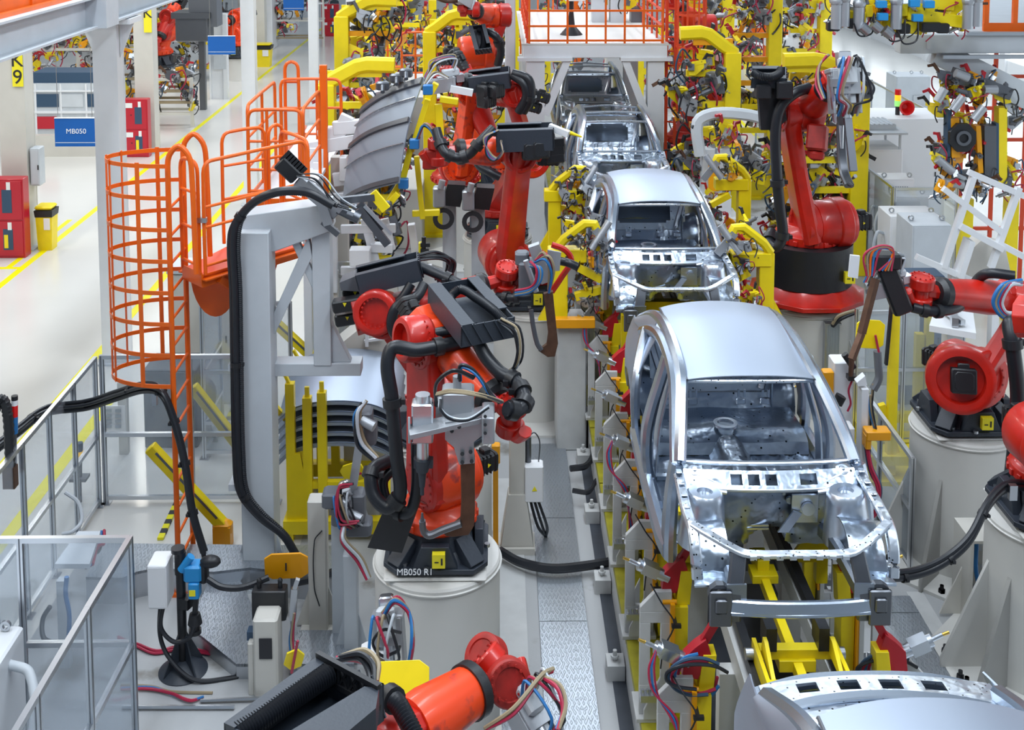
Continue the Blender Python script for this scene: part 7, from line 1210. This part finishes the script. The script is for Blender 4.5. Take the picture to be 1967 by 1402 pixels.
# yellow rack on the right
t = thing('yellow_rack', 'yellow post rack between the right robots', 'rack', (XY(1720, 14.6), 14.6, 0), world=True)
for px, yt, Y in ((1719, 585, 14.4), (1766, 640, 15.6), (1787, 560, 15.6)): p = P(px, yt, Y=Y); m = M(); m.b2((p.x-.055, Y-.05, .1), (p.x+.055, Y+.05, p.z)); m.build('post', 'yellow', t)
m = M(); m.b2((XY(1690, 14.4), 14.3, .25), (XY(1800, 14.4), 14.42, .37)); m.b2((XY(1690, 15.6), 15.5, .25), (XY(1830, 15.6), 15.62, .37)); m.b2((XY(1715, 14.4), 14.3, .25), (XY(1730, 14.4), 15.6, .37)); m.bar((XY(1725, 14.4), 14.45, 1.0), (XY(1760, 14.4), 14.45, .3), .08); m.b2((XY(1690, 14.4), 14.25, 0), (XY(1830, 15.6), 15.65, .06)); m.build('base_frame', 'yellow', t)
m = M(); m.bar(P(1712, 590, Y=14.3), P(1702, 700, Y=14.3), .03, .06); m.build('toothed_strip', 'black', t)
t = thing('measuring_table', 'pale table with small slanted mechanism behind the right forearm', 'table', P(1825, 620, Y=14.8), world=True); m = M(); m.prism([P(*q, Z=2.05) for q in ((1785, 625), (1800, 580), (1868, 590), (1875, 640))], (0, 0, -.08)); m.build('top', 'white_paint', t); m = M(); m.bar(P(1805, 590, Z=2.12), P(1850, 620, Z=2.12), .06); m.bar(P(1825, 585, Z=2.12), P(1835, 620, Z=2.12), .08, .12); m.build('slide', 'alu', t); q = P(1830, 610, Z=2.0); m = M(); m.b2((q.x-.1, q.y-.1, 0), (q.x+.1, q.y+.1, 1.97)); m.build('leg', 'white_paint', t)
t = thing('cable_cover', 'checker plate cable cover on the front of the wide right pedestal', 'cable cover', P(1598, 720, Y=15.95), world=True); a = P(1584, 718, Y=15.98); b = P(1612, 622, Y=15.98); m = M(); m.b2((a.x, 15.95, a.z), (b.x, 16.04, b.z)); m.build('cover', 'checker_plate', t, flat=True); m = M(); m.b2((a.x-.02, 15.93, a.z), (a.x, 16.04, b.z+.02)); m.b2((a.x-.02, 15.93, b.z), (b.x+.02, 16.04, b.z+.02)); m.build('edge_trim', 'steel', t)
bundle(t, [P(1600, 625, Y=15.9), P(1612, 608, Y=15.85), P(1650, 596, Y=15.8)], .025, 4, ('rubber', 'rubber', 'tan_hose'), .03)
# posts right of the largest car
p0 = P(1620, 860, Y=12.9); t = thing('equipment_post', 'wide white post with black nozzle right of the largest car roof', 'post', (p0.x, 12.9, 0), world=True); a = P(1598, 690, Y=12.9); b = P(1634, 690, Y=12.9); m = M(); m.b2((a.x, 12.8, 0), (b.x, 13.05, a.z), ch=.01); m.build('post', 'white_paint', t)
m = M(); m.cyl(P(1622, 680, Y=12.7), P(1640, 706, Y=12.7), .04); m.cyl(P(1636, 700, Y=12.7), P(1634, 722, Y=12.7), .03); m.box(P(1636, 724, Y=12.7), (.1, .1, .05)); m.build('nozzle', 'black', t); m = M(); m.box(P(1589, 735, Y=12.8), (.12, .12, .3), ch=.01); m.build('amber_box', 'amber', t); m = M(); m.tube([P(1637, 730, Y=12.7), P(1630, 750, Y=12.7), P(1634, 775, Y=12.7), P(1628, 790, Y=12.7)], .012, 6); m.build('cable', 'red_hose', t)
p0 = P(1660, 900, Y=12.2); t = thing('equipment_post', 'slim white post with amber box right of the largest car', 'post', (p0.x, 12.2, 0), world=True); a = P(1650, 740, Y=12.2); b = P(1664, 740, Y=12.2); m = M(); m.b2((a.x, 12.1, 0), (b.x, 12.25, a.z), ch=.006); m.prism([P(*q, Y=12.12) for q in ((1646, 735), (1662, 722), (1666, 740), (1648, 742))], (0, .1, 0)); m.build('post', 'white_paint', t)
m = M(); m.box(P(1684, 832, Y=12.0), (.26, .16, .10), ch=.01); m.box(P(1665, 845, Y=12.0), (.06, .14, .16), ch=.01); m.build('amber_box', 'amber', t); bundle(t, [P(1672, 760, Y=12.0), P(1674, 790, Y=12.0), P(1682, 825, Y=12.0)], .012, 4, spread=.015); bundle(t, [P(1664, 850, Y=12.0), P(1672, 900, Y=11.9), P(1688, 940, Y=11.8), P(1680, 990, Y=11.8)], .016, 4, ('red_hose', 'dark_blue'), .02)
t = thing('blue_camera', 'blue camera with black head on a white box right of the largest car', 'camera', P(1588, 770, Y=12.6), world=True); m = M(); m.box(P(1592, 775, Y=12.5), (.16, .14, .10), ch=.01); m.box(P(1590, 800, Y=12.5), (.14, .12, .05)); m.build('camera_body', 'scan_blue', t); m = M(); m.cyl(P(1608, 775, Y=12.45), P(1616, 760, Y=12.45), .06); m.build('head', 'black', t); a = P(1620, 815, Y=12.6); m = M(); m.b2((a.x-.16, 12.5, 0), (a.x+.1, 12.7, a.z), ch=.01); m.build('box', 'white', t)
# pneumatic cabinet and hoses, lower right
p = P(1885, 1185, Z=0); t = thing('pneumatic_cabinet', 'open cream cabinet with air valves between the right pedestals', 'cabinet', (p.x-.02, p.y, 0)); x0 = -.2
m = M(); m.b2((-.20, -.2, .04), (-.17, .25, .95)); m.b2((-.2, -.2, .92), (.24, .25, .95)); m.b2((-.2, .22, .04), (.24, .25, .95)); m.b2((-.2, -.2, 0), (.24, .25, .05)); m.prism([V((-.2, 0, .04)), V((-.42, 0, .04)), V((-.2, 0, .55))], (0, .02, 0)); m.build('case', 'cream', t)
for z in (.75, .5, .25): 
    m = M(); m.cyl((-.14, .1, z), (.22, .1, z), .02); m.box((-.02, .08, z), (.07, .08, .09)); m.box((.1, .08, z+.01), (.06, .07, .12)); m.build('valve', 'alu', t)
m = M(); m.tube([(-.08, -.05, .85), (-.1, -.1, .6), (-.06, -.12, .3), (-.2, -.3, .1), (-.35, -.6, .03), (-.32, -.85, .02)], .022, 8); m.build('blue_tube', 'blue_hose', t)
t = thing('power_cable', 'thick black cable sweeping from the line to the right robots', 'cable', P(1780, 1100, Y=9.8), world=True); cp = [P(1655, 1092, Y=9.6), P(1700, 1108, Y=9.6), P(1760, 1104, Y=9.7), P(1815, 1080, Y=9.8), P(1860, 1040, Y=9.9), P(1895, 975, Y=10.1), P(1925, 942, Y=10.3), P(1960, 935, Y=10.5), P(1990, 945, Y=10.6)]
for k in ((0, .035), (.05, .025)): hose(t, [q+V((0, 0, k[0])) for q in cp], k[1], (.2, .4, .6) if not k[0] else (), 'cable')
m = M(); m.box(P(1945, 945, Y=10.3), (.07, .05, .14)); m.build('cable_bracket', 'steel', t)
floor_hose('black cable on the plates right of the largest car', [(1690, 1018), (1720, 1022), (1750, 1020)], .02, ('rubber',), 1, 0, .1)
# left hall machinery beyond the aisle: racks, robots, gearboxes
def hall_rack(label, px, Y, seed, w=2.4, h=2.2, n=14):
    rr = random.Random(seed); t = thing('parts_rack', label, 'rack', (XY(px, Y), Y, 0), 'racks beyond the left aisle')
    for x in (-w/2, w/2): m = M(); m.b2((x-.05, -.05, 0), (x+.05, .05, h)); m.build('post', 'cream', t)
    for i in range(4): z = .4+i*(h-.5)/3; m = M(); m.b2((-w/2, -.06, z), (w/2, .06, z+.08)); m.b2((-w/2, .5, z+.05), (w/2, .6, z+.12)); m.build('shelf_rail', rr.choice(('cream', 'white_paint', 'tan_hose')), t, flat=True)
    for i in range(n): put_clamp(t, (rr.uniform(-w/2, w/2), rr.uniform(-.1, .5), rr.uniform(.5, h+.2)), rr, rr.uniform(1.2, 1.9))
    return t
hall_rack('crowded parts rack above the grey machine bench at the left', 130, 38, 1, 4.6, 3.4, 60); hall_rack('second crowded rack left of the K column', 215, 42, 2, 2.4, 3.4, 24); hall_rack('low rack with blue box right of the K column', 320, 37, 3, 1.4, 1.6, 14); hall_rack('parts rack behind the grey gearbox', 330, 46, 4, 3.2, 4.0, 40); hall_rack('parts rack left of the tall white column', 430, 54, 5, 3.0, 3.6, 40); hall_rack('far parts rack between the white columns at the top', 555, 56, 6, 3.2, 3.0, 30); hall_rack('far parts rack at the left, above the mezzanine shadow', 60, 46, 7, 3.5, 3.4, 40)
for lab, px, Y, S_, E_, W_, cols in (('orange red robot beyond the left aisle, arm down', 300, 44, (318, 60), (330, 30), (300, 85), ('robot_orange', 'robot_red', 'robot_red')), ('small orange robot beyond the left aisle near the tall column', 450, 46.5, (455, 65), (460, 30), (430, 45), ('robot_orange', 'robot_orange', 'robot_orange'))):
    robot(lab, (XY(px, Y), Y, .9), P(*S_, Y=Y), P(*E_, Y=Y), P(*W_, Y=Y-.8), axis=(.2, 1, 0), s=1.5, cols=cols, base='black'); pedestal((XY(px, Y), Y), .6, .88, 'low pedestal of '+lab.replace('orange red', 'the orange red').replace('small', 'the small'), ())
t = thing('gearbox_lift', 'large grey gearbox lift hanging in the left hall', 'machine', (XY(385, 40), 40, 0)); m = M(); m.b2((-.35, -.3, 2.9), (.6, .5, 6.5)); m.build('column', 'grey_plastic', t); m = M(); m.b2((-.8, -.4, 2.4), (.3, .5, 3.4), ch=.05); m.b2((-.9, -.5, 3.2), (.4, .6, 3.4)); m.b2((-.1, -.1, 0), (.1, .1, 2.4)); m.build('gear_case', 'dark_steel', t)
for i, (px, Y) in enumerate(((395, 49.5), (488, 55), (535, 63))): block('hall_machine', ('grey machine box behind the gearbox lift', 'white machine box between far white columns', 'white machine box at the far end of the aisle')[i], 'machine', (XY(px, Y)-.8, Y, 0), (XY(px, Y)+.8, Y+1.5, 2.2+.4*i), ('grey_steel', 'white_paint', 'white_paint')[i])
for L_ in LIB:
    for o in reversed(L_): bpy.data.objects.remove(o)
for o in S.objects:
    if 'o_' in o: del o['o_']
